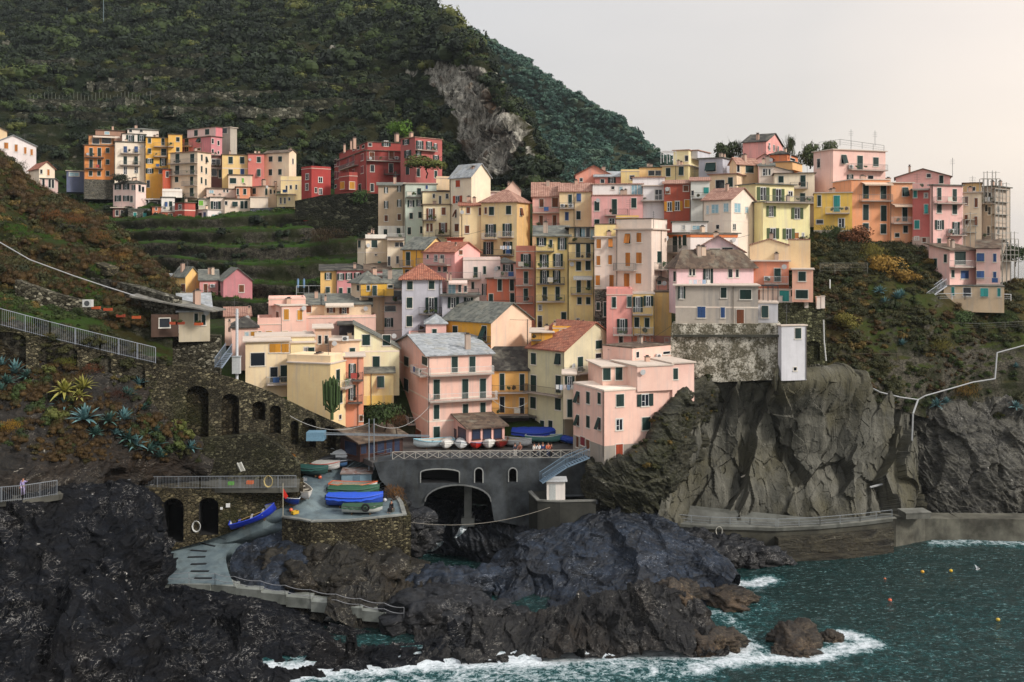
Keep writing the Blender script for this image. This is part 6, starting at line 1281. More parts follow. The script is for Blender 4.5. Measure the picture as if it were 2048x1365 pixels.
for i, (x, z, r, dd) in enumerate([(1362,1.6,2.0,117.5),(1400,1.2,2.2,117),(1440,1.0,2.3,117.2),(1478,.8,2.0,117.6),(1512,.6,1.9,118),(1545,.2,1.6,118.2),(1385,2.6,1.6,118.6),(1450,2.0,1.6,118.8),(1500,1.6,1.3,119)]):
    FUT.append((x, HY+(EYE-z)/dd*F, z, r, 60+i))
tag(M().box((0,0,0),(3.2,2.0,.7), concrete('6E6E66','4A4A44')).box((-.08,-.08,.7),(3.28,2.08,.82), concrete('7E7E76','5A5A54')).obj('concrete_bench', None, tuple(W(1812,1039,DZ(1039,3.6))), .1), 'low concrete box against the foot of the cliff', 'box')
# bastion and terrace walls on the cliff top
facewall('bastion_wall', (1346,127.5), (1562,124.9), [(1344,648),(1562,648),(1562,760),(1500,762),(1440,765),(1400,760),(1372,745),(1340,715),(1340,690)], rubble(), thick=5, label='old bastion wall with flaking render under the grey house')
f_, n_ = plane_map((1346,127.4),(1562,124.8)); a, b = f_(1346,674), f_(1562,674); tag(M().prism([a-n_*.25,b-n_*.25,b+n_*.3,a+n_*.3],(0,0,.28), concrete('4A4A40','33332A')).obj('ledge'), 'thin dark stone ledge running across the bastion wall', 'ledge')
facewall('terrace_wall', (1556,131.6), (1652,132.6), [(1553,606),(1648,606),(1652,640),(1655,760),(1606,760),(1553,755)], stone('5A5A42','2C2C1C','8A8A6A',2.4), [archpoly(1612,1640,682,722,7,9)], .5, 2.5, label='mossy stone terrace wall with a bricked arch right of the tower')
for i, (x, y) in enumerate(((1560,605),(1582,606),(1612,604),(1636,606),(1645,605))):
    p = W(x, y, 132.2); tag(M().box((-.25,-.25,-.8),(.25,.25,.75), plaster('C8C4BC')).box((-.3,-.3,.751),(.3,.3,.86), plaster('B0ACA4')).obj('wall_post', None, tuple(p)), 'white square post on the mossy terrace wall', 'post', 'white posts on the terrace wall')
facewall('dry_wall', (1645,149.3), (1740,148.9), [(1640,528),(1735,528),(1735,552),(1640,552)], stone('77705C','4A4638'), label='pale low wall of the small court below the yellow house', thick=.6)
facewall('rubble_wall', (498,234), (568,234), [(500,418),(568,414),(568,440),(500,442)], stone('7A7E84','3A3E44','A8ACB4',1.3), label='grey rubble wall under the long low cream house', thick=1)
ribbon('garden_wall', [(1395,303,None or 62.8)], 0, ST) if False else None
# ---------------------------------------------------------------- stairs
def steps():
    rt = empty('sea_stairs', 'long concrete stair stepping down along the dark rocks to the water', 'stairs', tuple(W(560,1200,DZ(1200,2.6)))); o0 = Vector(rt.location); m_ = concrete('8E928C','5E625C')
    Tx = [(330,1167,3.0),(420,1170,2.95),(472,1177,2.8),(522,1186,2.55),(572,1194,2.3),(622,1204,2.05),(676,1213,1.8),(724,1222,1.55),(772,1231,1.3),(810,1240,1.05),(845,1248,.85)]
    for (x0,y0,z0),(x1,y1,z1) in zip(Tx, Tx[1:]):
        a = W(x0,y0,DZ(y0,z0)); b = W(x1,y0,DZ(y0+4,z0)); a.z = b.z = z0; n = Vector((0,2.2,0))
        M().prism([a-o0, b-o0, b+n-o0, a+n-o0], (0,0,-1.0), m_).obj('step', rt)
    railing('rope_rail', [(232,1163,None,100.5),(326,1168,3.1),(430,1172,2.95),(468,1178,2.85),(520,1187,2.6),(570,1196,2.35),(620,1205,2.1),(672,1214,1.85),(720,1223,1.6),(768,1232,1.35),(808,1241,1.1)], 1.25, 'sagging rope railing on thin posts along the sea stairs', 'rope', '9A9CA0', .16, 2.6, .022)
steps()
def metal_stair(name, label, A_, B_, wdt, n, c='6E8496', h=1.05):
    rt = empty(name, label, 'stairs', tuple(A_)); o0 = Vector(A_); a = Vector((0,0,0)); b = Vector(B_)-o0; d = b.copy(); d.z = 0; sd = Vector((-d.y,d.x,0)).normalized()*wdt/2; m_ = paint(c,.5,.2); s = M(); rl = M(); tr = M()
    for k in (-1,1):
        s.bar(a+sd*k, b+sd*k, .09, m_); rl.bar(a+sd*k+Vector((0,0,h)), b+sd*k+Vector((0,0,h)), .04, m_)
        for i in range(int(n*1.5)+1): p = a.lerp(b, i/int(n*1.5))+sd*k; rl.bar(p, p+Vector((0,0,h)), .02, m_)
    for i in range(n): p = a.lerp(b, (i+.5)/n); u = d.normalized()*.14; tr.prism([p+sd+u,p-sd+u,p-sd-u,p+sd-u],(0,0,.04), m_)
    s.obj('stringer', rt); rl.obj('railing', rt); tr.obj('treads', rt); return rt
metal_stair('metal_stairs', 'blue grey metal stairs, upper flight from the piazza', W(1176,914,116.8), W(1133,932,116.2), 1.2, 8)
metal_stair('metal_stairs', 'blue grey metal stairs, lower flight to the quay block', W(1132,932,115.9), W(1082,965,115.2), 1.2, 14)
metal_stair('metal_stairs', 'steep metal stairs on the right slope below the villa', W(1846,612,146.5), W(1866,655,144.5), 1.0, 14, '9AA0A6')
metal_stair('metal_stairs', 'white zigzag stairs beside the pink villa', W(1890,572,147.2), W(1850,600,146.8), 1.0, 10, 'C8CCD2')
metal_stair('metal_stairs', 'grey metal stairs beside the stone cottage', W(458,706,113.5), W(436,736,112.2), 1.1, 9, '8E9AA8')
metal_stair('ladder', 'pale ladder leaning against the mossy wall behind the path', W(486,943,110), W(478,926,110.4), .5, 7, 'B8B8B0', .05)
# ---------------------------------------------------------------- hut, pavilion, shed, crane
def hut():
    p = W(1112,1003,DZ(1003,8.0)); rt = empty('white_hut', 'small white hut with a flat roof on the dark quay block', 'hut', tuple(p)); w = plaster('DAD8D2')
    M().box((-1.05,0,0),(1.05,1.7,2.3), w).obj('wall', rt); M().box((-1.3,-.3,2.3),(1.3,1.95,2.45), paint('C6C8C8',.6)).obj('roof', rt); M().box((-.75,-.04,.05),(-.05,0,2.0), paint('B9BCB8',.5)).obj('door', rt)
hut()
h = H('k','dark wooden restaurant pavilion with tinted windows beside the slipway','3B2823',(872,1195,1560),(1212,1350),118.5,42,rc=BR,roof='gr',rh=.9,oh=.7,ext=.5,name='pavilion',cat='pavilion',group=None,w="j 985,1265,90,110 1115,1265,100,110 ; j 1225,1260,50,110 1300,1255,50,110 1372,1250,60,110 1445,1245,50,110 1510,1240,44,110")
def shed():
    p = W(713,981,DZ(981,8.75)); rt = empty('metal_shed', 'small corrugated blue grey shed with rusty roof on the boat platform', 'shed', tuple(p), .05); g = G('corrugated'); g.col(g.mix(g.wave(g.mp(),4,0,0,1,'X'),'6E8EA0','9AB4C0')); g.set(.5,.4,.2); g.bump(g.wave(g.mp(),4,0,0,1,'X'),.05,.8)
    M().box((-1.75,0,0),(1.75,2.2,1.9), g.m).obj('wall', rt); M().prism([(-1.9,-.15,1.92),(1.9,-.15,1.92),(1.9,2.35,2.1),(-1.9,2.35,2.1)],(0,0,.1), tiles('8A8482','6A4A3E','sl')).obj('roof', rt); M().box((-.4,-.04,.1),(.4,-.001,1.7), paint('5E7684',.5)).obj('door', rt)
shed()
def crane():
    p = W(742,942,118); rt = empty('boat_crane', 'pale blue boat crane with box counterweight and two thin masts', 'crane', tuple(p)); c = paint('8A949C',.45,.2); q = lambda x,y,d=118: W(x,y,d)-p
    M().bar(q(738,942),q(738,838),.06,c,8).obj('mast', rt); M().bar(q(748,940),q(748,838),.055,c,8).obj('mast', rt)
    M().bar(q(612+30,869),q(860,873),.08,c).bar(q(642,866),q(858,871),.05,c).obj('beam', rt); a = q(613,865,117.6); b = q(648,882,117.6); M().box((a.x,-.6,b.z),(b.x,1.0,a.z), paint('6F93A8',.5)).obj('counterweight', rt)
crane()
tag(M().bar(W(474,760,114.5),W(474,618,114.5),.16,paint('C8CACC',.5),10).bar(W(469,628,114.5),W(479,628,114.5),.05,paint('8A8C8E',.5)).obj('utility_pole'), 'tall white pole standing in front of the pink cottages', 'pole')
p = W(464,748,114); tag(M().box((0,0,0),(.9,.5,1.9),paint('BFC2C0',.6)).box((-.06,-.06,1.9),(.96,.56,2.0),paint('A0A4A4',.6)).obj('meter_box', None, tuple(p)), 'pale meter cabinet at the foot of the white pole', 'cabinet')
def wire(pts, r, label, c='B8B8B4', cat='cable', sag=0):
    P = [W(*p) for p in pts]
    if sag and len(P) == 2: P = [P[0].lerp(P[1], i/14)-Vector((0,0,sag*4*(i/14)*(1-i/14))) for i in range(15)]
    tag(M().tube(P, r, paint(c,.5), 5).obj('cable' if cat == 'cable' else 'pipe'), label, cat)
wire([(-40,462,118),(60,520,115.5),(150,553,114.5),(210,573,114),(270,592,114)], .07, 'silver pipe running down across the left hillside terraces', 'A8A8A8', 'pipe')
wire([(580,832,116),(738,846,118)], .025, 'thin cable between the arcade wall and the crane mast', sag=1.2)
wire([(748,848,118),(860,812,121)], .025, 'thin cable from the crane mast to the pink harbour house', sag=1.4)
wire([(985,800,122),(1055,806,122)], .025, 'string of cable in front of the apricot house', sag=.8)
wire([(790,1040,111.5),(1100,1015,114.5)], .03, 'mooring line crossing the ravine to the quay block', '8A8478', sag=1.2)
wire([(1614,752,131.2),(1640,757,131.5),(1690,763,131.8),(1735,772,133.2),(1760,785,134.4),(1800,795,134.6),(1836,800,135.4)], .11, 'grey pipe along the cliff top from the tower', '8E9090', 'pipe')
wire([(1836,800,135.4),(1826,828,133.2),(1824,880,132.6),(1820,930,132.2),(1812,955,131.8),(1780,965,129.4),(1740,975,128.4)], .13, 'grey pipe dropping down the corner of the cliff', '9A9C9C', 'pipe')
wire([(1836,800,135.4),(1850,792,135.6),(1900,778,136.6),(1945,765,137.6),(1990,758,138.2),(1994,706,140.5),(2060,688,141.5)], .1, 'grey pipe climbing the right slope with a tall kink', '9A9C9C', 'pipe')
wire([(1660,560,147.5),(1660,590,146),(1650,612,144.5)], .09, 'white drain pipe above the mossy terrace wall', 'D0D0CC', 'pipe')
wire([(1647,640,131.5),(1648,680,131.5),(1652,722,131.5)], .09, 'white drain pipe down the mossy terrace wall', 'D0D0CC', 'pipe')
wire([(1482,955,126.4),(1528,935,126.8)], .12, 'pale length of gutter lying on the cliff face', 'B0A898', 'pipe')
# ---------------------------------------------------------------- boats
from mathutils.bvhtree import BVHTree
BV = []
for nm in ('slipway','boat_platform','piazza','harbour_path','upper_path'):
    me = bpy.data.objects[nm].data; BV.append(BVHTree.FromPolygons([v.co for v in me.vertices], [tuple(p.vertices) for p in me.polygons]))
def ghit(x, y):
    o = Vector((0,0,EYE)); d = (W(x,y,100)-o).normalized(); best = None
    for b in BV:
        h = b.ray_cast(o, d, 400)
        if h[0] is not None and (best is None or h[3] < best[1]): best = (h[0], h[3])
    return best[0] if best else None
gr = paint('1E2226',.8)
for i, (x0,y0,x1,y1,z) in enumerate([(430,1075,452,1081,4.9),(403,1089,430,1095,4.5),(381,1103,413,1105,4.1),(375,1117,410,1116,3.8),(381,1131,412,1130,3.5),(381,1145,417,1145,3.3),(388,1159,423,1159,3.1)]):
    a = ghit(x0,y0); b = ghit(x1,y1)
    if not a or not b: continue
    a = a+Vector((0,0,.05)); b = b+Vector((0,0,.05)); tag(M().prism([a,b,b+Vector((0,.3,.0)),a+Vector((0,.3,.0))],(0,0,.07), gr).obj('slip_batten'), 'dark wooden batten laid across the slipway', 'batten', 'dark battens across the slipway')
def loft(prof, mat, m, close=False):
    n = len(prof[0]); vs = [p for r in prof for p in r]; fs = []
    for i in range(len(prof)-1):
        for j in range(n-1): fs.append((i*n+j,i*n+j+1,(i+1)*n+j+1,(i+1)*n+j))
    m.add(vs, fs, mat)
BOATM = {}
def boat_meshes(L, hull, trim, inside, cover, cc, mast):
    k = (L, hull, trim, inside, cover, cc)
    if k in BOATM: return BOATM[k]
    B = L*.215; D = L*.17; S = 13; hm = paint(hull,.4); tm = paint(trim,.5); im = paint(inside,.6); res = []
    def st(t, sc=1., dz=0):   # t -1 stern .. 1 bow
        b = B*(1-max(0,t)**2.4)*(1-.28*max(0,-t)**2)*sc; sh = D*(1+.38*max(0,t)**2+.1*max(0,-t)**2); kz = D*.0+D*.5*max(0,t)**5
        x = t*L/2+ (0.03*L*max(0,t)**3)
        return x, max(b,.012), sh, kz
    def ring(t, sc=1., dz=0.):
        x, b, sh, kz = st(t, sc); r = []
        for j in range(9):
            a = j/8*math.pi; y = -b*math.cos(a); zz = kz+dz+(sh-kz-dz)*(1-abs(math.sin(a))**.7) if 0 < j < 8 else sh
            r.append((x,y,zz))
        return r
    ts = [-1+2*i/(S-1) for i in range(S)]; m = M(); loft([ring(t) for t in ts], hm, m); r0 = ring(-1); m.add(r0, [tuple(range(9))], hm)
    m2 = M(); loft([ring(t*.96,.9,D*.28) for t in ts], im, m2); r0 = ring(-.96,.9,D*.28); m2.add(r0, [tuple(range(9))], im)
    res.append(('hull', m.mesh('hull', True))); res.append(('lining', m2.mesh('lining', True)))
    g = M()
    for s in (0,8): g.tube([ring(t)[s] for t in ts], L*.012, tm, 5)
    g.bar(ring(-1)[0], ring(-1)[8], L*.012, tm); res.append(('gunwale', g.mesh('gunwale')))
    if not cover:
        for t in (-.6,-.05,.45):
            x, b, sh, kz = st(t); res.append(('seat', M().box((x-.12,-b*.95,sh*.72),(x+.12,b*.95,sh*.72+.05), tm if t == -.6 else im).mesh('seat')))
        x, b, sh, kz = st(.3); res.append(('oar', M().bar((-L*.3,-B*.4,D*1.0),(L*.3,-B*.25,D*1.02),.03,paint('C0A070',.6)).mesh('oar')))
    else:
        cm = paint(cc,.75); m3 = M(); rows = []
        for i, t in enumerate(ts):
            x, b, sh, kz = st(t); b = b*1.05+.02; r = []
            for j in range(9):
                q = j/8*2-1; hgt = (1-q*q)*L*.075*(1-.45*t*t)+.04*math.sin(i*2.1+j*1.7)
                zz = sh+hgt if 0 < j < 8 else sh-D*.35-.05*math.sin(i*2.6); r.append((x*1.01, b*q*(1.03 if j in (0,8) else 1), zz))
            rows.append(r)
        loft(rows, cm, m3); m3.add(rows[0], [tuple(range(9))], cm); res.append(('cover', m3.mesh('cover', True)))
    BOATM[k] = res; return res
def boat(label, x, y, z, L, ang, hull='D8D8D4', trim='C8C4B8', inside='9A9284', cover=False, cc='3A5A50', motor=False, pitch=0, d=None, group='small boats hauled out in the harbour'):
    p = (None if d else ghit(x, y)) or W(x, y, d or DZ(y, z)); p = p+Vector((0,0,.12)); rt = empty('rowing_boat', label, 'boat', tuple(p), math.radians(ang), group); rt.rotation_euler = (random.uniform(-.1,.1), math.radians(pitch), math.radians(ang))
    for nm, me in boat_meshes(L, hull, trim, inside, cover, cc, 0): link(nm, me, rt)
    if motor:
        dk_ = paint('16181C',.4); M().box((-L/2-.35,-.16,L*.1),(-L/2-.05,.16,L*.1+.5), dk_).bar((-L/2-.2,0,L*.1),(-L/2-.25,0,-.2),.07,dk_,6).obj('outboard_motor', rt)
    k = paint('5A4630',.8); M().box((-L*.25-.06,-L*.12,-.18),(-L*.25+.06,L*.12,.04),k).box((L*.22-.06,-L*.1,-.18),(L*.22+.06,L*.1,.04),k).obj('chock', rt); return rt
b1 = boat('bright blue open boat with white inside lying beside the vault wall', 510,1044,6.35,5.0,36,'1F35A8','2C48C8','B8BCC4')
u_ = (ghit(548,1040) or W(548,1040,108.2))-(ghit(488,1062) or W(488,1062,107.6)); b1.rotation_euler = (.25,-math.asin(u_.normalized().z),math.atan2(u_.y,u_.x))
boat('blue open boat with a red flag at the top of the slope', 578,1006,8.0,4.0,-50,'1C3A8C','D8DCE0','A8B0B8',pitch=5)
boat('white open boat with bare inside on the slipway', 605,993,8.7,4.4,-62,'D6D2CA','C8C2B6','A8A090',pitch=4)
boat('dark green tarpaulin covered boat in the slipway row', 620,951,9.8,4.6,-22,'2E4A44','3A5A54','5A5A54',True,'1E4A44')
boat('white hulled boat with pale cover behind the dark green one', 643,941,10.3,4.6,-18,'D4D2CC','B04A3A','8A8478',True,'A8A6A0')
boat('boat under a black cover in the slipway row', 634,931,10.7,4.4,-12,'2A2C30','3A3C40','5A5A54',True,'17191D')
boat('small boat with light blue hull next to the white tarpaulin', 668,934,10.8,3.8,-30,'5A86B8','D0D4D8','8A8E92',True,'30343A')
boat('largest boat under a white tarpaulin near the pavilion', 680,923,11.3,6.0,-14,'C8CCD0','D0D4D4','9A9C9C',True,'C4C8CA')
boat('green tarpaulin covered boat with black outboard on the platform', 707,997,7.9,5.6,-4,'2C4A38','3A5A48','5A5A54',True,'24503A',True)
boat('white boat with orange float behind the green covered platform boat', 706,986,8.2,5.4,-6,'D2D0CA','C25A2C','8A8478')
boat('bright blue tarpaulin boat in the middle of the platform', 709,1014,7.6,6.0,-5,'2A48A0','3A5AC0','5A5A54',True,'1F4FC0',True)
boat('small dark green covered boat at the platform edge', 724,1028,7.5,4.2,-3,'B8BAB4','2E4434','5A5A54',True,'2A4A34')
boat('white and light blue boat, leftmost of the piazza row', 868,896,12.35,5.0,200,'C4D0D4','8ABACA','A8ACA8')
boat('white covered boat second from the left in the piazza row', 895,896,12.35,4.0,-95,'D8D6D0','C8C6C0','9A988E',True,'CFCDC6')
boat('white boat with dark rim third in the piazza row', 923,896,12.35,4.0,-92,'D6D8D8','5A6A7A','9A988E',True,'C8CCCC')
boat('bright red boat with blue rim in the piazza row', 951,896,12.35,3.9,-88,'A8241C','4A7AAA','7A3A30')
boat('white boat with peaked cover right of the bright red boat', 978,895,12.35,4.2,-90,'DAD8D2','B8B6B0','9A988E',True,'D6D4CE')
boat('dark red and brown wooden boat in the piazza row', 1003,894,12.35,4.2,-94,'6E1E1A','7A4A30','6A3A28')
boat('white open boat at the right end of the piazza row', 1028,893,12.35,4.6,-25,'D2D4D2','B8BAB8','9A9C98')
boat('teal hulled boat under the big blue tarpaulin', 1087,886,12.35,4.6,-10,'6AA09A','B8C8C4','7A8A86')
boat('royal blue tarpaulin covered boat at the back of the piazza', 1072,880,12.35,6.2,-6,'1E3A8A','2A4AA0','4A4A4A',True,'1F3FA8')
boat('blue covered boat beside the pink cliff house', 1135,888,12.35,3.6,-60,'20408C','2A4AA0','4A4A4A',True,'1E3F9C')
boat('teal tarpaulin boat at the left end of the harbour path', 232,966,12.2,4.6,8,'2E6A70','3A7A80','5A5A54',True,'2A6C72')
boat('dark teal covered boat behind the path railing', 386,957,11.6,3.6,-10,'224A50','2A5A60','5A5A54',True,'1E4A50')
boat('brown and pink boat behind the path railing', 424,955,11.6,3.4,4,'5A3A34','B87A70','6A5A50',True,'8A5A54')
# ropes, flag, tyre, tarp
def coil(label, x, y, d, r, c='B0A070', n=3):
    p = W(x, y, d); m = M(); mt = paint(c,.9)
    for k in range(n): m.tube([(math.cos(a*.52+k)*(r+k*.03), -.06*k, math.sin(a*.52+k)*(r*1.35+k*.03)) for a in range(13)], .035, mt, 5)
    tag(m.obj('rope_coil', None, tuple(p)), label, 'rope')
coil('yellow coiled rope hung on the path railing', 537, 963, 107.6, .42); coil('white rope coil beside the right hand vault', 393, 1053, 107.4, .4, 'C4C4C0'); coil('white rope hanging from the walkway edge', 1438, 1062, 119.3, .35, 'B8B6AA')
fl = empty('flag_pole', 'thin pole with a small red flag by the slipway', 'flag', tuple(W(566,1034,DZ(1034,8.3)))); M().bar((0,0,0),(0,0,3.6),.04,paint('B0A890',.7),6).obj('pole', fl); M().prism([(0,0,3.1),(.55,0,2.2),(.3,0,1.9),(0,0,2.2)],(0,.03,0),paint('C8281C',.8)).obj('flag', fl)
tm_ = M(); tm_.tube([(math.cos(a*.4)*.35,0,math.sin(a*.4)*.35) for a in range(17)], .12, paint('141416',.8), 8); tag(tm_.obj('tyre', None, tuple(W(731,1016,DZ(1034,8.35)))), 'black tyre hung on the platform boats', 'tyre')
def tarp(label, x, y, d, w, hh, c):
    R = np.random.RandomState(int(x)); P = np.zeros((9,12,3)); 
    for i in range(9):
        for j in range(12):
            u, v = j/11*2-1, i/8; P[i,j] = (u*w/2, v*.9-.3, hh*(1-u*u*.8)*(1-v*.2)*math.sin(math.pi*min(1,.12+v))*(.8+.35*R.rand())) 
    o = link('tarpaulin', grid_mesh('tarpaulin', P, paint(c,.7), True), None, tuple(W(x,y,d))); md = o.modifiers.new('thickness','SOLIDIFY'); md.thickness = .03; tag(o, label, 'tarpaulin')
tarp('crumpled royal blue tarpaulin on the rock beside the walkway', 1244, 1014, 118.2, 3.0, 1.3, '1F3FB4')
# bathing ladder by the pool
m = M(); wm_ = paint('C8CCCC',.4)
for s in (-.25,.25): m.tube([(s,0,-.6),(s,0,.5),(s,.25,.75),(s,.55,.6),(s,.6,.1)], .03, wm_, 6)
for k in (-.4,-.1,.2): m.bar((-.25,0,k),(.25,0,k),.025,wm_)
tag(m.obj('pool_ladder', None, tuple(W(975,1115,DZ(1115,.6))), .6), 'small white bathing ladder at the edge of the dark pool', 'ladder')
# buoys and gull, sea rocks
for x, y, c, lb in ((1780,1203,'D0603C','orange buoy floating alone in the bay'),(1845,1146,'D8A028','yellow buoy, left of the two near the gull'),(1902,1144,'D8B028','yellow buoy nearest the gull'),(1996,1242,'C8A83C','yellow float near the right edge of the bay'),(1770,1160,'C86A3C','tiny orange float beyond the others')):
    s = .2 if 'tiny' not in lb else .13; o = M().sph((0,0,.12),(s,s,s*.9),paint(c,.4),12,8).bar((0,0,s),(0,0,s+.2),.05,paint('5A5A5A',.5),6).obj('buoy', None, tuple(W(x,y,DZ(y,0))), smooth=False); tag(o, lb, 'buoy')
def gull():
    rt = empty('seagull', 'white gull with raised wings just above the water', 'bird', tuple(W(1955,1140,DZ(1148,.3)))); rt.scale = (.7,.7,.7); w = paint('DCDCDC',.7); m = M()
    bp = [(-.28,.02,.02),(-.15,.09,.03),(0,.12,.05),(.15,.08,.1),(.24,.055,.16),(.32,.06,.18),(.38,.02,.17)]; rows = [[(x, r*math.cos(a*math.pi/4), z+r*math.sin(a*math.pi/4)) for a in range(9)] for x, r, z in bp]; loft(rows, w, m); m.obj('body', rt, smooth=True)
    for s in (-1,1): M().prism([(.12,s*.08,.1),(-.1,s*.08,.1),(-.18,s*.35,.42),(-.25,s*.5,.7),(.02,s*.4,.5)],(0,0,.02),paint('B0B4B8',.7)).obj('wing', rt)
    M().bar((.36,0,.17),(.44,0,.15),.015,paint('D0902C',.5)).obj('beak', rt)
gull()
def boulder(name, x, y, z, r, seed, sq=(1,1,.7), mat=None):
    bm = bmesh.new(); bmesh.ops.create_icosphere(bm, subdivisions=5, radius=1); q = np.array([v.co[:] for v in bm.verts]); 
    P = q*np.array(sq)*r; k = P+seed*31.; w = 1+ridg(k/(r*1.1), 3, .55, seed)*.16+facet(k/(r*.8), seed)*.34+facet(k/(r*.35), seed+4)*.13+facet(k/(r*.14), seed+8)*.05+strata(k,(.4,-.3,.8),r*.3,.8,3,1.4,seed)*.08; P = P*w[:,None]
    for v, p in zip(bm.verts, P): v.co = p
    me = bpy.data.meshes.new(name); bm.to_mesh(me); bm.free(); me.materials.append(mat or rock_dark('1A1816','4A4034','A89878','5A4630')); me.polygons.foreach_set('use_smooth', [True]*len(me.polygons)); o = link(name, me, None, tuple(W(x,y,DZ(y,z)))); o['kind'] = 'structure'
boulder('sea_rock', 1588,1290,.1,1.75,3,(1.15,.9,.9)); boulder('sea_rock', 1662,1280,.1,.95,4,(1,1,.9)); boulder('sea_rock', 1600,1312,-.1,1.1,5,(1.4,.8,.5)); boulder('sea_rock', 1560,1306,-.1,.9,9,(1.2,.8,.6))
boulder('shore_rock', 1420,1290,.3,2.2,6,(1.3,.9,.6)); boulder('shore_rock', 1350,1190,3.0,2.0,7); boulder('shore_rock', 1452,1196,.5,2.0,8,(1.4,1,.5))
for i, (x,y,z,r) in enumerate([(560,1130,3.5,2.4),(640,1120,3.8,2.6),(705,1130,3.2,2.6),(765,1150,2.5,2.6),(600,1165,2.6,2.2),(690,1175,2.2,2.4),(885,1180,.8,2.8),(935,1170,1.2,2.4),(850,1195,.6,2.6)]): boulder('shore_rock', x,y,z,r,20+i,(1.2,1,.75),RW if i < 6 else RB)
FUT += [(850,1232,.8,2.8,93),(905,1215,.7,2.6,94),(960,1228,.3,2.0,96),(890,1255,.1,2.0,97),(850,1262,.0,1.6,94),(1010,1232,.1,1.5,99),(792,1045,5.5,2.6,81),(822,1078,3.4,2.2,82),(772,1010,7.6,2.0,83)]
for x, y, z, r, sd in FUT: boulder('shore_rock', x, y, z, r, sd, (1.3,1,.7), rock_dark('0C0D10','24272C','C9C6C0','211C16'))
# waterfall
g = G('white_water'); wn = g.noise(g.mp((2,2,.5)),1.2,6,.7); g.col(g.mix(g.ramp(wn,[(.4,0.),(.6,1.)]),'5A7076','E0E6E8')); g.set(.4,.5); g.bump(wn,.1,.8)
def cascade(pts):
    P0 = PATCH['ravine_rocks']; nv, nu = P0.shape[:2]; bv = BVHTree.FromPolygons([Vector(x) for x in P0.reshape(-1,3)], [(i*nu+j,(i+1)*nu+j,(i+1)*nu+j+1,i*nu+j+1) for i in range(nv-1) for j in range(nu-1)]); o = Vector((0,0,EYE))
    E = catmull(np.array(pts, float), 30, 0); G_ = []
    for (xa, xb, y) in E:
        r = []
        for k in range(8):
            d = (W(xa+(xb-xa)*k/7, y, 100)-o).normalized(); h = bv.ray_cast(o, d, 400)[0]
            h = h or W(xa+(xb-xa)*k/7, y, 120); r.append(tuple(h-d*.28*math.sin(math.pi*(k+.35)/7.7)))
        G_.append(r)
    ob = link('cascade', grid_mesh('cascade', np.array(G_), g.m, True)); ob['kind'] = 'structure'
cascade([(941,947,1024),(934,943,1036),(926,939,1048),(918,934,1058),(914,924,1068),(908,914,1076)])
cascade([(890,893,1050),(882,887,1062),(876,880,1074)])
cascade([(874,888,1083),(860,884,1090),(846,876,1097),(836,864,1104)])
# ---------------------------------------------------------------- plants
def leafstrip(m, mat, base, dirn, L, w, droop, R, seg=5):
    """one agave / palm leaf: tapered channelled strip"""
    d = Vector(dirn).normalized(); side = d.cross(Vector((0,0,1))); side = side.normalized() if side.length > .01 else Vector((1,0,0)); up = side.cross(d).normalized(); vs = []
    for i in range(seg+1):
        t = i/seg; p = Vector(base)+d*L*t+Vector((0,0,-droop*L*t*t)); ww = w*(.75+.9*t*(1-t)*1.6)*(1-t**3)+.004
        vs += [p-side*ww+up*ww*.35, p-up*ww*.1, p+side*ww+up*ww*.35]
    fs = []
    for i in range(seg):
        b = i*3; fs += [(b,b+1,b+4,b+3),(b+1,b+2,b+5,b+4)]
    m.add(vs, fs, mat)
@cached
def agmat(c, c2):
    g = G('agave_'+c); n = g.noise(g.mp(), 3, 3); oi = g.n('ShaderNodeObjectInfo'); g.col(g.mix(g.ramp(n,[(.35,0.),(.65,1.)]), c, c2)); g.set(.55,.35); return g.m
def agave_mesh(seed, c='26443F', c2='48685F', n=34, fl=.35):
    R = np.random.RandomState(seed); m = M(); mt = agmat(c, c2)
    for i in range(n):
        k = i/n; a = i*2.4+R.rand()*.3; el = math.radians(12+70*k**1.2+R.rand()*8); L = 1.0*(.8+.3*R.rand())*(1-.25*k)
        leafstrip(m, mt, (0,0,.05), (math.cos(a)*math.cos(el), math.sin(a)*math.cos(el), math.sin(el)), L, .075, fl*(.6+.6*R.rand())*(1-k), R)
    return m.mesh('agave')
AG = [agave_mesh(i) for i in range(4)]; AGY = [agave_mesh(9+i, '6E6E28', '9A9450', 30, .5) for i in range(2)]; AGB = [agave_mesh(20+i, '365A5E', '6A8C8C', 30) for i in range(2)]
def surfaces(names):
    out = []
    for nm in names:
        P = PATCH[nm]; nv, nu = P.shape[:2]; st = 3; Q = P[::st,::st]; a_, b_ = Q.shape[:2]; V = [Vector(x) for x in Q.reshape(-1,3)]
        out.append(BVHTree.FromPolygons(V, [(i*b_+j,(i+1)*b_+j,(i+1)*b_+j+1,i*b_+j+1) for i in range(a_-1) for j in range(b_-1)]))
    return out
BVL = surfaces(['agave_slope','left_hill']); BVR = surfaces(['right_slope','right_cliff','main_cliff']); BVM = surfaces(['mountain','terraced_slope'])
def shit(x, y, bv):
    o = Vector((0,0,EYE)); d = (W(x,y,100)-o).normalized(); best = None
    for b in bv:
        h = b.ray_cast(o, d, 900)
        if h[0] is not None and (best is None or h[3] < best[1]): best = (h[0], h[3])
    return best[0] if best else None
def plant(me, label, x, y, r, bv, cat='agave', name='agave', group='agaves on the rocky slopes', dflt=110):
    p = shit(x, y, bv) or W(x, y, dflt); o = link(name, me, None, tuple(p-Vector((0,.15,.05))), random.random()*6.28); o.scale = (r,r,r); o.rotation_euler = (-.25,0,random.random()*6.28); tag(o, label, cat, group); return o
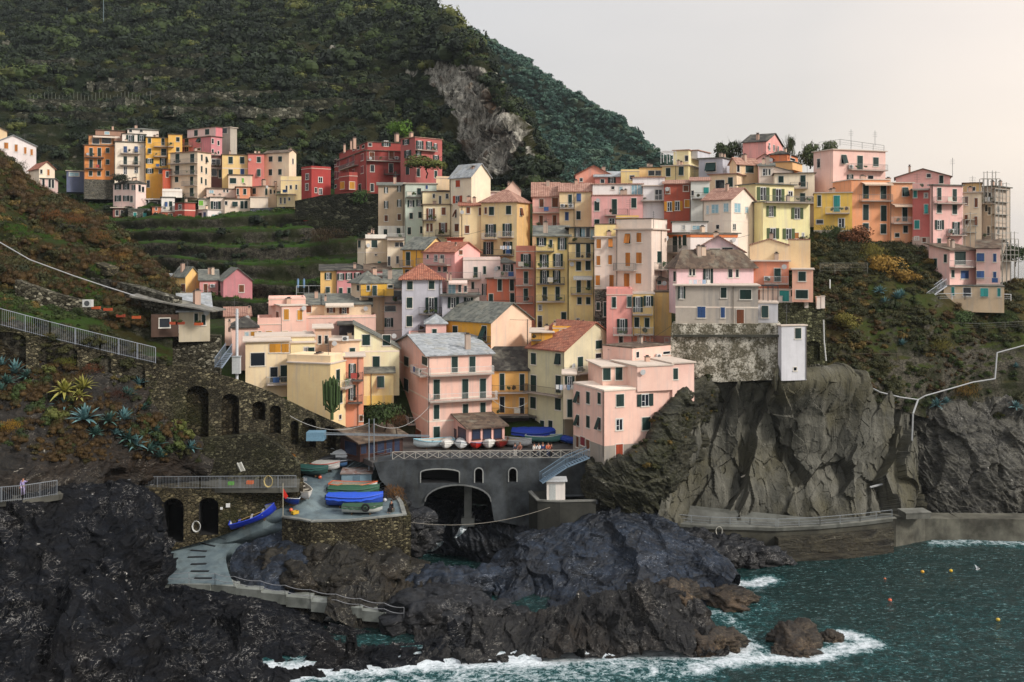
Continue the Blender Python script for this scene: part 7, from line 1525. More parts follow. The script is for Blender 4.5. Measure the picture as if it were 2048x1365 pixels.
agl = [  # frame n (x, y of base, radius px, kind)
 (20,790,45,'b','grey green agave at the left edge under the arcade, upper one'),(90,830,60,'b','broad blue green agave at the left edge under the arcade'),(150,850,38,'g','small agave right of the broad one at the left edge'),(40,880,40,'g','green agave low at the left edge'),(10,930,40,'g','half cut off agave at the left frame edge'),
 (350,935,62,'y','yellow green agave with upright leaves, left of the yellow pair'),(465,915,62,'y','yellow green agave with upright leaves, right of the yellow pair'),(440,960,40,'y','small pale yellow agave below the yellow pair'),
 (350,1010,56,'b','blue agave below the yellow pair'),(395,1000,40,'g','green agave touching the blue one below the yellow pair'),(470,1085,66,'b','largest star shaped blue agave at the slope centre'),(595,1095,48,'g','agave between the two star shaped blue agaves'),(675,1085,56,'b','star shaped blue agave above the pale boulder'),
 (765,890,42,'b','upper blue agave near the arcade wall'),(700,960,52,'g','long leaved agave left of the arcade wall'),(780,1030,48,'g','green agave right of the brown scrub'),(520,1165,42,'g','low agave on the dark rock'),(630,1165,48,'b','bluish agave in the lower row, first'),(700,1190,50,'g','agave in the lower row, second from left'),(745,1225,50,'b','agave in the lower row, third from left'),(810,1255,50,'g','agave in the lower row, fourth from left'),(860,1225,52,'g','tall agave at the right end of the lower row'),(880,1290,46,'g','lowest agave above the harbour path'),(850,1150,36,'g','small agave beside the pale boulder'),(1040,1245,46,'b','single pale blue agave against the mossy wall')]
for i, (x, y, r, k, lb) in enumerate(agl):
    X, Y = px('n', x, y); me = {'b':AGB[i%2],'g':AG[i%4],'y':AGY[i%2]}[k]; plant(me, lb, X, Y+3, r/2.731/F*104*1.75, BVL)
for i, (x, y, r, lb) in enumerate([(1760,585,15,'pale blue agave on the right slope, upper left of the cluster'),(1795,598,18,'large pale blue agave on the right slope cluster'),(1770,608,16,'lowest pale blue agave of the right slope cluster'),(1803,592,15,'blue agave at the right of the slope cluster'),(1805,690,14,'small agave on the terrace right of the wooden fence'),
   (1873,812,16,'blue agave at the cliff edge, left of the pair'),(1893,806,13,'blue agave at the cliff edge, right of the pair'),(2030,815,14,'agave at the cliff edge near the right frame edge'),(2030,735,11,'small agave high on the right slope')]):
    plant(AGB[i%2], lb, x, y, r/F*147*1.3, BVR, dflt=140)
def tree(label, x, y, d, Ht, R_, mat_p, seed=1, cat='tree', name='tree', trunk=.3, dens=1500, leaf=.09, group=None, spiky=0, squash=.75, bare=False, tc='3A2E22'):
    R = np.random.RandomState(seed); p = W(x, y, d); rt = empty(name, label, cat, tuple(p), 0, group); tm = paint(tc, .9); m = M(); th = Ht*trunk
    def limb(a, b, r0, r1, n=5):
        a = Vector(a); b = Vector(b); pts = [a.lerp(b, i/n)+Vector(R.normal(size=3)*.04*(b-a).length*(0 < i < n)) for i in range(n+1)]
        for i in range(n): m.bar(pts[i], pts[i+1]+(pts[i+1]-pts[i])*.05, r0+(r1-r0)*i/n, tm, 7)
        return pts
    limb((0,0,-.6),(R.rand()*.3,0,th),.045*Ht*.6,.03*Ht*.6)
    for i in range(7): a = i*.9+R.rand(); e = (math.cos(a)*R_*.65, math.sin(a)*R_*.65, th+(Ht-th)*(.35+.5*R.rand())); pts = limb((0,0,th*(.7+.3*R.rand())), e, .018*Ht*.6, .006*Ht*.6); limb(pts[3], (e[0]*1.3+R.normal()*.3, e[1]*1.3, e[2]+R.rand()*Ht*.12), .008*Ht*.6, .003*Ht*.6)
    m.obj('trunk', rt)
    me = clump('crown', dens, leaf, mat_p, squash, 11, seed, spiky, False); c = link('crown', me, rt, (0,0,th*.8)); c.scale = (R_,R_,(Ht-th)*.85); return rt
tree('spreading green tree in front of the pink wing of the hotel', 853, 352, 219, 5.6, 5.2, foliage('34401A','5A5E28'), 3, trunk=.35, dens=2200, leaf=.07)
tree('light green tree behind the hotel roof', 800, 285, 262, 7, 3.6, foliage('3E5A16','587A22'), 4, dens=1200)
tree('dark bare crowned bush on the terraces below the hotel', 655, 508, 203, 6.5, 5.4, foliage('2A2012','40301A'), 5, trunk=.12, dens=2600, leaf=.05, spiky=1)
tree('dark leafy tree between cream and pink houses by the piazza', 768, 866, 122.5, 4.6, 2.6, foliage('1E2C12','3A4A1C'), 6, trunk=.3, dens=1500, leaf=.07)
tree('reddish brown bush right of the leafy piazza tree', 792, 866, 121.5, 3.2, 2.0, foliage('3E2418','5A3A20'), 7, trunk=.2, dens=1300, leaf=.06, spiky=1)
tree('orange brown bush at the end of the boat platform', 788, 1010, 113.5, 2.8, 1.5, foliage('5A3A1C','7E5A2A'), 8, trunk=.15, dens=1300, leaf=.06, spiky=1, cat='bush', name='bush')
tree('rust coloured bush beside the boats on the slipway', 574, 940, 117, 2.6, 1.3, foliage('5A3212','8A5A1C'), 9, trunk=.15, dens=1100, leaf=.06, cat='bush', name='bush')
tree('rounded green shrub on the dark wall below the hotel', 723, 412, 222, 4.5, 2.6, foliage('1E3012','344A1C'), 10, trunk=.1, dens=1200, leaf=.07, cat='bush', name='bush')
tree('dark shrub by the orange house foundation', 238, 366, 240, 3.0, 2.6, foliage('141C0E','24301A'), 11, trunk=.1, dens=1200, leaf=.07, cat='bush', name='bush')
for i, (x, y, d, h_, r, lb) in enumerate([(1455,312,192,4,5,'dark shrub row on the skyline left of the topmost house'),(1480,308,192,3.5,3,'low skyline shrub touching the topmost pink house'),(1620,318,190,4.5,4,'dark skyline shrub beside the pink villa railings'),(1580,320,191,5.5,2.2,'upright skyline shrub behind the orange house'),(1655,300,188,2.6,3,'shrub peeping over the roof of the pink villa')]):
    tree(lb, x, y+14, d, h_+1.2, r*.62, foliage('2A341E','4A5430'), 30+i, trunk=.04, dens=1100, leaf=.08, cat='shrub', name='shrub', group='shrubs on the skyline', spiky=i%2)
tree('young cypress on the skyline', 1583, 303, 191, 2.6, .8, foliage('22301A','344424'), 44, trunk=.1, dens=900, leaf=.1, squash=1.0, name='cypress_tree')
for i, (x, y, r, lb) in enumerate([(1770,545,3.6,'big golden brown bush below the pink houses on the right slope'),(1740,520,3.2,'yellowish bush at the left of the golden one'),(1700,485,3.4,'reddish brown bush under the bright yellow small house'),(1665,480,3.0,'green bush under the bright yellow small house'),(1815,560,2.6,'tawny bush near the large pale agaves'),(1880,700,2.6,'straw coloured bush in the middle of the right slope'),(1925,640,2.2,'green bush below the villa fence'),(2005,640,2.4,'grey green bush near the right edge under the fence'),(1690,650,2.4,'olive bush on the wall above the wooden fence'),(1935,790,2.8,'straw coloured bush at the cliff edge'),(2030,520,3.2,'green tree right of the scaffolded house')]):
    p = shit(x, y, BVR) or W(x, y, 160); col = [('6A5020','8A6C2C'),('54501E','787030'),('4A2C1A','6E4426'),('26361A','40522A')][[0,1,2,3,0,1,3,3,1,0,3][i]]
    rt = tree(lb, x, y, 100, r*1.1, r, foliage(*col), 60+i, trunk=.1, dens=1900, leaf=.06, cat='bush', name='bush', group='bushes on the right slope', spiky=i%2); rt.location = p-Vector((0,0,.5))
for i, (x, y, r, lb) in enumerate([(110,440,2.0,'rust brown bush on the crest of the left hill'),(150,450,2.2,'larger rust brown bush right of the crest one'),(205,480,1.9,'brown bush half way down the left hill edge'),(245,520,1.8,'ochre brown bush at the end of the left hill'),(30,345,2.2,'dark olive bush at the top left hill edge'),(190,745,1.7,'dark rust bush in front of the arcade'),(235,800,1.9,'dense dark brown bush among the agaves'),(20,860,1.6,'yellow ochre bush low on the left edge'),(130,730,1.5,'yellow green bush inside the wide arch')]):
    p = shit(x, y, BVL) or W(x, y, 110); col = [('4A2C16','6A4422'),('4A2C16','6A4422'),('54381C','745228'),('6A4A22','86642E'),('22260F','3C3C1A'),('3A1C10','5C3018'),('2E1810','4A2818'),('6A4C14','8C6C20'),('3C4416','6A6A22')][i]
    rt = tree(lb, x, y, 100, r*1.1, r, foliage(*col), 80+i, trunk=.1, dens=2000, leaf=.05, cat='bush', name='bush', group='bushes on the left slope', spiky=1); rt.location = p-Vector((0,0,.4))
def cactus():
    p = W(664,830,119.5); rt = empty('cactus', 'tall column cactus with many upright arms beside the yellow ochre house', 'cactus', tuple(p)); mt = paint('3A4E26',.7); m = M(); R = np.random.RandomState(5)
    for i in range(46):
        a = R.rand()*6.28; r = .1+.95*R.rand(); x, y = math.cos(a)*r, math.sin(a)*r*.7; h0 = .5+R.rand()*1.4; h1 = 3.6+R.rand()*1.2-r*.6; w = .075+.02*R.rand()
        m.bar((x*.2,y*.2,h0*.5),(x,y,h0+.2),w,mt,7); m.bar((x,y,h0),(x*1.1,y*1.1,h1),w,mt,7); m.sph((x*1.1,y*1.1,h1),(w,w,w*1.6),mt,7,5)
    m.bar((0,0,-.6),(0,0,1.6),.2,mt,8); m.obj('stem', rt)
cactus()
# vine stakes on the terraces
st_ = paint('6E7268',.8)
for i in range(34):
    x = 60+i*7.3; y = 205+4*math.sin(i*.9); p = shit(x, y, BVM)
    if p: tag(M().bar((0,0,-.3),(0,0,3.0),.07,st_).obj('vine_stake', None, tuple(p)), 'thin grey vine stake on the high terraces of the left mountain', 'stake', 'vine stakes on the high terraces')
for x, y, h_, lb in ((207,55,14,'tall grey pylon mast on the high slope'),(134,22,6,'short mast at the top left of the mountain')):
    p = shit(x, y, BVM) or W(x,y,450); rt = empty('mast', lb, 'mast', tuple(p)); M().bar((0,0,-2),(0,0,h_),.14,paint('6A7C80',.6),6).obj('pole', rt); M().bar((-1.6,0,h_*.95),(1.6,0,h_*.95),.1,paint('6A7C80',.6)).obj('crossarm', rt)
for i, (x, y, w, hh, lb) in enumerate([(205,150,14,12,'ruined stone hut wall on the mountain terraces'),(232,164,26,8,'pale dry stone wall right below the ruined hut'),(300,160,20,7,'pale dry stone wall right of the ruined hut'),(14,95,14,14,'pale stone ruin at the left edge of the mountain')]):
    p = shit(x, y, BVM) or W(x,y,330); a = w/F*p.y; b = hh/F*p.y; tag(M().prism([(-a/2,-1,-1),(a/2,-1.3,-1),(a/2,-1.3,b*.8),(a*.2,-1.2,b),(-a*.1,-1.1,b*.7),(-a/2,-1,b*.9)],(0,1.6,0),stone('8A8878','4A483C','B0AC9C',.9)).obj('stone_ruin', None, tuple(p)), lb, 'stone wall')
# ---------------------------------------------------------------- scaffolding
def scaffold(label, x0, x1, yb, yt, d0, d1, nlev, ncol):
    p = W(x0, yb, d0); rt = empty('scaffolding', label, 'scaffolding', tuple(p)); a = W(x0,yb,d0)-p; b = W(x1,yb,d1)-p; hh = (yb-yt)/F*d0; mt = paint('A09E96',.6); m = M(); dk_ = M(); off = Vector((0,1.1,0))
    for i in range(ncol+1):
        q = a.lerp(b, i/ncol)
        for o in (Vector((0,0,0)), off): m.bar(q+o-Vector((0,0,2)), q+o+Vector((0,0,hh+1.2*(i%2))), .06, mt, 5)
    for k in range(1, nlev+1):
        z = Vector((0,0,hh*k/nlev)); m.bar(a+z+Vector((0,0,1)), b+z+Vector((0,0,1)), .045, mt); m.bar(a+z, b+z, .05, mt); dk_.prism([a+z,b+z,b+z+off,a+z+off],(0,0,.06),paint('6A5A44',.9))
        if k < nlev: m.bar(a+z, a.lerp(b,1/ncol)+Vector((0,0,hh*(k+1)/nlev)), .035, mt)
    m.obj('poles', rt); dk_.obj('planks', rt)
scaffold('upper scaffolding bay on the roof edge of the bare grey house', 1966, 2000, 382, 358, 156.5, 157.5, 1, 4)
scaffold('main scaffolding tower along the side of the bare grey house', 1990, 2020, 505, 378, 156, 160, 5, 4)
scaffold('lower scaffolding stage reaching out at the right', 2004, 2037, 545, 478, 155.5, 158, 3, 4)
scaffold('scaffolding poles on the front of the bare grey house', 1930, 1962, 490, 440, 154.6, 155.4, 2, 3)
for i, (x, y, h_, lb) in enumerate([(1702,300,2.5,'tv antenna on the pink villa roof'),(1750,292,1.6,'rail post mast at the right of the pink villa roof'),(1905,355,2.2,'thin antenna behind the cream house at the right')]):
    p = W(x,y,171-(i==2)*8); m = M(); mt = paint('5A5A5A',.5,.3); m.bar((0,0,0),(0,0,h_+1),.035,mt)
    for k in range(3): m.bar((-.4,0,h_+.3*k),(.4,0,h_+.3*k),.02,mt)
    tag(m.obj('antenna', None, tuple(p)), lb, 'antenna')
railing('railing', [(1638,298,None,171),(1680,292,None,172),(1768,304,None,175)], 1.1, 'thin railing along the roof edge of the pink villa', 'lines', '6A6A68', .16, 2.2)
def pergola(label, x0, x1, y0, y1, d, dep, c='D8D8D6'):
    p = W(x0,y1,d); q = W(x1,y0,d); L = q.x-p.x; hh = q.z-p.z; mt = paint(c,.5); m = M()
    for x in (0,L/2,L):
        for y in (0,dep): m.bar((x,y,0),(x,y,hh),.06,mt)
    for y in (0,dep): m.bar((0,y,hh),(L,y,hh),.07,mt)
    for i in range(9): m.bar((L*i/8,-.2,hh+.06),(L*i/8,dep+.2,hh+.06),.035,mt)
    tag(m.obj('pergola', None, tuple(p)), label, 'pergola')
pergola('white framed pergola on the pale yellow roof terrace', 1327, 1352, 303, 325, 176, 3)
pergola('white pergola over the covered terrace of the upper row', 273, 322, 398, 418, 239.4, 3)
pergola('dark metal frame pergola on the terrace beside the pale blue annex', 1516, 1556, 572, 604, 129.5, 2.5, '3A3C40')
# parasols, laundry on the garden terrace below the hotel valley
for i, (x, y, lb) in enumerate([(596,585,'closed pale blue parasol on the garden terrace, left one'),(608,585,'closed pale blue parasol on the garden terrace, right one')]):
    p = W(x,y,172); rt = empty('parasol', lb, 'parasol', tuple(p)); M().bar((0,0,-1),(0,0,2.3),.04,paint('C8C8C8',.5)).obj('pole', rt); m = M(); m.bar((0,0,.8),(0,0,2.2),.18,paint('7A9CC0',.8),8).bar((0,0,2.2),(0,0,2.4),.06,paint('7A9CC0',.8),8); m.obj('canopy', rt)
p = W(593,600,171); m = M(); gm_ = paint('D6D8D8',.6)
for x in (0,2.1,4.4): m.bar((x,0,0),(x,0,2.4),.06,gm_)
m.bar((0,0,2.4),(4.4,0,2.4),.06,gm_).bar((0,0,1.2),(4.4,0,1.2),.03,gm_); tag(m.obj('trellis', None, tuple(p)), 'white trellis frame on the small garden terrace', 'trellis')
facewall('garden_wall', (560,172.5),(645,172.5), [(555,588),(600,584),(645,586),(645,625),(555,625)], stone('3A3A30','1E1E16','6A6A5A',1.6), label='dark garden terrace wall left of the yellow end house', thick=2)
facewall('terrace_wall', (596,222),(760,221), [(590,402),(640,392),(700,386),(762,388),(762,450),(700,446),(590,440)], stone('33342A','16170F','5A5A4A',1.2), label='long dark terrace wall under the red hotel', thick=3)
facewall('terrace_wall', (560,214),(760,213), [(552,448),(640,440),(762,438),(762,470),(552,474)], stone('2C2E22','14160E','4E5040',1.2), label='second dark terrace wall below the red hotel', thick=2)
# cottage on the left wall: long lean roof, dark porch, flower boxes
h = H('g','long low roofed porch room attached to the stone cottage','4A3A30',(-60,-58,120),(620,735),112.2,rc=SL,roof='n',ext=.5,name='porch',cat='porch',group=None,w="k 30,670,70,60")
a = [W(258,592,113.2), W(425,622,112.6), W(452,618,117), W(285,583,118)]; o = M().prism(a,(0,0,-.16),tiles('7A7872','56544E','sl')).obj('lean_roof'); tag(o,'long sloping grey canopy roof over the porch and cottage','roof')
cols = ['B0522A','A8482A','8A3A22']
for i,(x,y) in enumerate([(525,478),(590,487),(660,522),(745,530),(950,562),(985,562),(1085,567)]):
    X,Y = px('n',x,y); p = W(X,Y,111.8); rt = empty('flower_pot','terracotta flower trough on the porch terrace','flower pot',tuple(p),0,'flower troughs of the stone cottage'); M().box((-.45,-.18,-.2),(.45,.18,.1),paint(cols[i%3],.8)).obj('pot',rt); c_ = link('flowers', pr_green[i%3], rt, (0,0,.05)); c_.scale=(.4,.25,.35)
p = W(176,607,111); tag(M().box((-.5,-.3,-.4),(.5,.3,.4),paint('C8C8C4',.5)).prism([(math.cos(a*.4)*.3,-.31,math.sin(a*.4)*.3) for a in range(16)],(0,-.01,0),paint('4A4C4E',.5)).obj('air_conditioner',None,tuple(p)),'air conditioner box standing alone on the left wall','air conditioner')
# ---------------------------------------------------------------- people
def person(label, x, y, d, top, bot, skin='B08068', hair='2A1E16', pose='stand', ang=0, hgt=1.7, p=None):
    p = p or W(x, y, d); rt = empty('person', label, 'person', tuple(p), ang); s = hgt/1.7
    sit = pose == 'sit'; hz = .48 if sit else .92
    J = dict(pel=(0,0,hz), wst=(0,-.01,hz+.2), chs=(0,0,hz+.42), nck=(0,0,hz+.56), hd0=(0,-.01,hz+.66), hd1=(0,-.01,hz+.78))
    E = [('pel','wst'),('wst','chs'),('chs','nck'),('nck','hd0'),('hd0','hd1')]; Rr = dict(pel=(.15,.11),wst=(.12,.09),chs=(.15,.1),nck=(.055,.055),hd0=(.085,.095),hd1=(.08,.09))
    for sx_, k in ((-1,'l'),(1,'r')):
        if sit: L_ = [(sx_*.1,-.05,hz-.02),(sx_*.13,-.45,hz),(sx_*.13,-.48,.08),(sx_*.14,-.6,.04)]
        elif pose == 'walk': L_ = [(sx_*.09,0,hz-.06),(sx_*.1,-.1*sx_-.03,.5),(sx_*.1,.16*sx_,.09),(sx_*.11,.16*sx_-.13,.04)]
        else: L_ = [(sx_*.09,0,hz-.06),(sx_*.1,-.02,.5),(sx_*.1,.02,.09),(sx_*.11,-.12,.04)]
        A_ = [(sx_*.17,0,hz+.5),(sx_*.23,-.02,hz+.24),(sx_*.22,-.12,hz+.02),(sx_*.21,-.16,hz-.06)]
        if pose == 'point' and sx_ > 0: A_ = [(.17,0,hz+.5),(.34,-.12,hz+.42),(.5,-.22,hz+.58),(.54,-.24,hz+.64)]
        if pose == 'lean': A_ = [(sx_*.17,0,hz+.5),(sx_*.25,-.14,hz+.28),(sx_*.18,-.36,hz+.16),(sx_*.15,-.42,hz+.16)]
        for i, (q, r) in enumerate(zip(L_, [(.085,.085),(.06,.06),(.042,.042),(.045,.035)])): J[k+'L%d'%i] = q; Rr[k+'L%d'%i] = r
        for i, (q, r) in enumerate(zip(A_, [(.055,.055),(.042,.042),(.03,.03),(.036,.02)])): J[k+'A%d'%i] = q; Rr[k+'A%d'%i] = r
        E += [('pel',k+'L0'),(k+'L0',k+'L1'),(k+'L1',k+'L2'),(k+'L2',k+'L3'),('chs',k+'A0'),(k+'A0',k+'A1'),(k+'A1',k+'A2'),(k+'A2',k+'A3')]
        hd = Vector(A_[3])-Vector(A_[2]); hd.normalize(); sd = Vector((sx_*-.3,.95,0)).normalized()
        for f in range(5):
            b0 = Vector(A_[3]); o1 = sd*((f-2)*.018) if f else sd*-.03; l = [.04,.07,.078,.072,.055][f]; J[k+'F%da'%f] = tuple(b0+hd*.02+o1); J[k+'F%db'%f] = tuple(b0+hd*(.02+l)+o1*1.3+Vector((0,-.01,-.008))); Rr[k+'F%da'%f] = (.009,.009); Rr[k+'F%db'%f] = (.007,.007); E += [(k+'A3',k+'F%da'%f),(k+'F%da'%f,k+'F%db'%f)]
    def skinned(name, keys, edges, mat, grow, sub=2):
        ix = {k: i for i, k in enumerate(keys)}; me = bpy.data.meshes.new(name); me.from_pydata([tuple(c*s for c in J[k]) for k in keys], [(ix[a], ix[b]) for a, b in edges], []); o = link(name, me, rt)
        md = o.modifiers.new('skin','SKIN'); 
        for i, k in enumerate(keys): v = me.skin_vertices[0].data[i]; v.radius = (Rr[k][0]*s+grow, Rr[k][1]*s+grow); v.use_root = i == 0
        md.use_smooth_shade = True; sb = o.modifiers.new('sub','SUBSURF'); sb.levels = sb.render_levels = sub; me.materials.append(mat); return o
    skinned('body', list(J), E, paint(skin,.6), 0)
    tk = ['chs','wst','pel']+[k+'A%d'%i for k in 'lr' for i in (0,1,2)]; skinned('shirt', tk, [e for e in E if e[0] in tk and e[1] in tk], paint(top,.85), .018, 1)
    bk = ['pel']+[k+'L%d'%i for k in 'lr' for i in (0,1,2)]; skinned('trousers', bk, [e for e in E if e[0] in bk and e[1] in bk], paint(bot,.85), .018, 1)
    hx = Vector(J['hd1'])*s; M().sph((hx.x,hx.y+.02,hx.z+.01),(.098*s,.11*s,.1*s),paint(hair,.8),10,8).obj('hair', rt, smooth=True)
    f = M(); sk = paint(skin,.6); ey = paint('14100E',.4); fz = J['hd0'][2]*s+.05; f.prism([(-.012,-.105*s,fz-.02),(.012,-.105*s,fz-.02),(0,-.1*s,fz+.02)],(0,-.03,0),sk); f.sph((-.032,-.1*s,fz+.025),.012,ey,6,4).sph((.032,-.1*s,fz+.025),.012,ey,6,4).box((-.022,-.108*s,fz-.05),(.022,-.098*s,fz-.04),paint('7A3A34',.6)); f.obj('face', rt)
    ea = M().sph((-.09*s,0,fz),(.012,.02,.03),sk,6,4).sph((.09*s,0,fz),(.012,.02,.03),sk,6,4); ea.obj('ears', rt)
    M().box((-.15*s,-.2*s,0),(-.06*s,.06*s,.07*s),paint('2A2622',.6)).box((.06*s,-.2*s,0),(.15*s,.06*s,.07*s),paint('2A2622',.6)).obj('shoes', rt) if not sit else M().box((-.18*s,-.68*s,0),(-.09*s,-.44*s,.07*s),paint('2A2622',.6)).box((.09*s,-.68*s,0),(.18*s,-.44*s,.07*s),paint('2A2622',.6)).obj('shoes', rt)
    return rt
pp = ghit(41,996)
person('person in lavender clothes pointing at the railing of the upper left path', 41, 998, 91, 'A89AC8','B4A8CC', pose='point', hair='1E1612', p=(pp+Vector((0,.5,0))) if pp else None)
R_ = np.random.RandomState(3)
for i, (x, y, t, b, ps, a, lb) in enumerate([(1030,914,'3A3A44','D8D4CC','lean',.2,'person in dark top and white trousers at the bridge railing'),(1040,914,'8A5A4A','2A2E3A','lean',-.3,'person in brown top beside the white trousered one'),(1068,914,'C8C4BC','22242C','stand',.8,'person in pale jacket alone at the middle of the bridge railing'),(1077,913,'E0DEDA','3A4458','lean',-.4,'person in white shirt leaning at the bridge railing'),(1085,913,'2A3A66','1E2028','stand',.3,'person in navy coat at the bridge railing'),(1096,915,'C86A4A','2E3C66','lean',0,'person in orange top and blue trousers at the bridge railing'),(1102,913,'4A2A26','1A1A20','stand',1.2,'person in dark red coat right of the orange topped one')]):
    q = ghit(x, y) or W(x,y,118.8); q = Vector((q.x, 119.0, 12.27)); person(lb, x, y, 119, t, b, pose=ps, ang=a, p=q, hgt=1.62+.14*R_.rand(), hair=['2A1E16','6A4A2A','1A1614'][i%3])
person('person in black sitting at the corner of the boat platform', 782, 1028, 108.4, '15161C','101218', pose='sit', ang=-.5, p=W(783,1025,DZ(1025,8.38)))
tag(M().box((-.25,-.25,0),(.25,.25,.42),paint('4A4A44',.8)).box((-.28,-.28,.42),(.28,.28,.46),paint('5A5A52',.8)).obj('stool',None,tuple(W(783,1025,DZ(1025,8.38))+Vector((0,.1,0))),-.5),'low box seat under the sitting person','stool')
# terrace walls of the left hill
for i, (A2, B2, poly, lb) in enumerate([((-60,139),(220,118),[(-60,492),(60,498),(150,512),(215,535),(215,552),(150,545),(60,532),(-60,528)],'dark rubble terrace wall under the silver pipe on the left hill'),
    ((60,124),(345,113.5),[(120,548),(220,560),(345,596),(345,640),(220,600),(120,578)],'grey rubble terrace wall above the porch roof'),
    ((-60,123),(110,118),[(-60,560),(30,575),(110,590),(110,612),(30,602),(-60,596)],'dark low terrace wall above the long sloping railing'),
    ((-60,139),(160,128),[(-60,428),(60,436),(160,455),(160,468),(60,452),(-60,445)],'short dark terrace wall near the hill crest')]):
    facewall('terrace_wall', A2, B2, poly, [ST, stone('6E6C60','2B2820','8E8A7C',2.2)][i % 2], label=lb, thick=1.5)
hz = M().box((-420,-30,-7),(420,900,260), None) if False else None
def haze():
    m = bpy.data.materials.new('haze_air'); t = nt(m); o = t.nodes.new('ShaderNodeOutputMaterial'); v = t.nodes.new('ShaderNodeVolumePrincipled'); v.inputs['Color'].default_value = (.8,.88,.95,1); v.inputs['Density'].default_value = .00007; v.inputs['Anisotropy'].default_value = .2; t.links.new(v.outputs[0], o.inputs['Volume'])
    me = M().box((-9050,-250,-7),(9050,9050,330), m).mesh('haze'); ob = link('haze', me); ob['kind'] = 'stuff'
haze()
def contour_wall(lb, x0, x1, y, amp, h_, mat):
    pts = []
    for i in range(15):
        x = x0+(x1-x0)*i/14; q = shit(x, y+amp*math.sin(i*.5+x0), BVM)
        if q: pts.append(q)
    if len(pts) < 4: return
    zz = [p.z for p in pts]; zz = [sum(zz[max(0,i-2):i+3])/len(zz[max(0,i-2):i+3]) for i in range(len(zz))]; m = M()
    for (a, za), (b, zb) in zip(zip(pts, zz), list(zip(pts, zz))[1:]):
        a = Vector((a.x,a.y-2.6,za+h_*1.3)); b = Vector((b.x,b.y-2.6,zb+h_*1.3)); m.prism([a,b,b-Vector((0,0,h_*2.6)),a-Vector((0,0,h_*2.6))],(0,3.0,0),mat)
    tag(m.obj('dry_stone_wall'), lb, 'terrace wall')
SW = [stone('6A6A5C','2E2E24','8E8C7C',.8), stone('4A4A3A','20221A','6A6A5A',.8)]
for i, (x0, x1, y, am, h_, lb) in enumerate([(180,300,178,1,1.6,'dry stone terrace wall just below the ruined hut'),(240,440,150,2,1.5,'long dry stone wall above the ruined hut level'),(60,290,214,2,1.5,'terrace wall behind the vine stakes'),(40,250,238,2,1.4,'terrace wall below the vine stakes'),(300,560,196,3,1.3,'terrace wall across the middle of the mountain'),(560,790,212,3,1.3,'terrace wall in the green patch left of the rocky spur'),(330,640,228,3,1.3,'lowest terrace wall behind the upper row of houses'),(620,820,178,3,1.2,'upper terrace wall left of the rocky spur'),(10,150,130,3,1.3,'terrace wall by the stone ruin at the left edge'),(250,520,118,4,1.2,'highest visible terrace wall on the mountain')]):
    contour_wall(lb, x0, x1, y, am, h_, SW[i%2])
facewall('terrace_wall', (1640,138.2), (1850,139.6), [(1640,738),(1700,742),(1780,752),(1850,768),(1850,800),(1780,792),(1700,768),(1640,760)], stone('3E3B30','1E1C15','625E4E',2.0), label='dark stone terrace wall just above the cliff edge pipe', thick=1.5)
facewall('terrace_wall', (1860,144.6), (2080,144.6), [(1865,662),(1950,664),(2080,660),(2080,700),(1950,704),(1870,696)], stone('5A5546','2E2B22','7C7664',2.0), label='grey stone terrace wall below the wire fence on the right slope', thick=1.5)
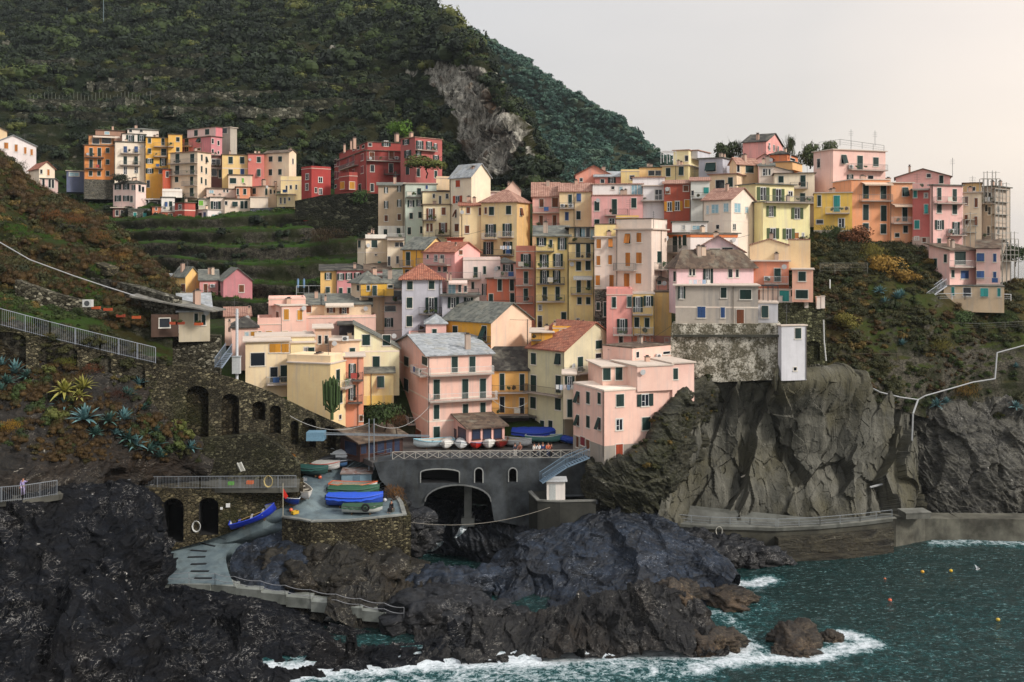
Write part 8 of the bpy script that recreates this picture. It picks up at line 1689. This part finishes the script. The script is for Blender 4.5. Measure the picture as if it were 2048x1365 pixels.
# gear on the platform, slipway and path
def crate(label, x, y, c, s=.5, rz=0):
    p = ghit(x, y)
    if not p: return
    m = M(); k = paint(c,.7); m.box((-s/2,-s*.35,0),(s/2,s*.35,.05),k)
    for a, b in (((-s/2,-s*.35,.05),(-s/2+.04,s*.35,.32)),((s/2-.04,-s*.35,.05),(s/2,s*.35,.32)),((-s/2+.04,-s*.35,.05),(s/2-.04,-s*.35+.03,.32)),((-s/2+.04,s*.35-.03,.05),(s/2-.04,s*.35,.32))): m.box(a, b, k)
    tag(m.obj('crate', None, tuple(p), rz), label, 'crate')
crate('blue plastic fish crate beside the blue grey shed', 750, 990, '2A5AA0', .7, .3); crate('yellow fish crate near the platform corner', 590, 1028, 'C8A02C', .7, .8); crate('white crate behind the largest platform boat', 690, 978, 'C8C8C4', .7)
crate('grey crate on the slipway left of the green covered boat', 606, 962, '7A7E82', .8, .5); crate('orange crate by the path railing under the ladder', 500, 968, 'C2602C', .7); crate('green crate by the path railing', 462, 970, '5A9A3A', .6); crate('white crate at the left end of the path railing', 300, 974, 'C8C8C4', .8)
for x, y, c, lb in ((640,958,'D0603C','round orange fender lying by the slipway boats'),(770,1004,'C8C8C8','white round fender at the end of the platform'),(582,1024,'D0603C','orange fender near the flag pole')):
    p = ghit(x, y)
    if p: tag(M().sph((0,0,.2),.22,paint(c,.4),10,7).bar((0,0,.4),(0,0,.5),.04,paint('3A3A3A',.5),6).obj('fender', None, tuple(p)), lb, 'fender')
for i, (a, b, s, lb) in enumerate([((845,470,171),(985,455,166),.8,'overhead wire between the cream and ochre houses of the upper centre'),((1062,470,160),(1190,475,144),.6,'overhead wire above the slate roofed loggia'),((905,610,144),(1070,640,137),.7,'overhead wire behind the mustard front house'),((640,640,146),(805,660,144),.7,'overhead wire over the balustrade terrace'),((1215,700,126),(1345,650,128),.8,'overhead wire behind the penthouse of the cliff house'),((1340,480,142),(1500,470,152),.6,'overhead wire above the orange striped white house')]):
    wire([a, b], .022, lb, '2E2E2E', sag=s)
for i, (x, y, d, w, lb) in enumerate([(1128,770,123.2,2.4,'line of washing on the green gabled house'),(1010,492,166.5,2.0,'line of small washing beside the ochre house stairs'),(1398,560,130.2,3.0,'white washing on the long terrace above the grey house')]):
    p = W(x, y, d); rt = empty('clothes_line', lb, 'laundry', tuple(p)); M().bar((-w/2,0,0),(w/2,0,0),.015,paint('B0B0B0',.6)).obj('line', rt)
    for k in range(5): q = -w/2+.2+k*w/5.2; M().box((q,-.01,-.55-.1*(k%2)),(q+w/6.5,.01,-.01),paint(('D8D8D4','C4CCD8','D8C8C0','9AB0C8','E0DCD4')[k],.9)).obj('cloth', rt)
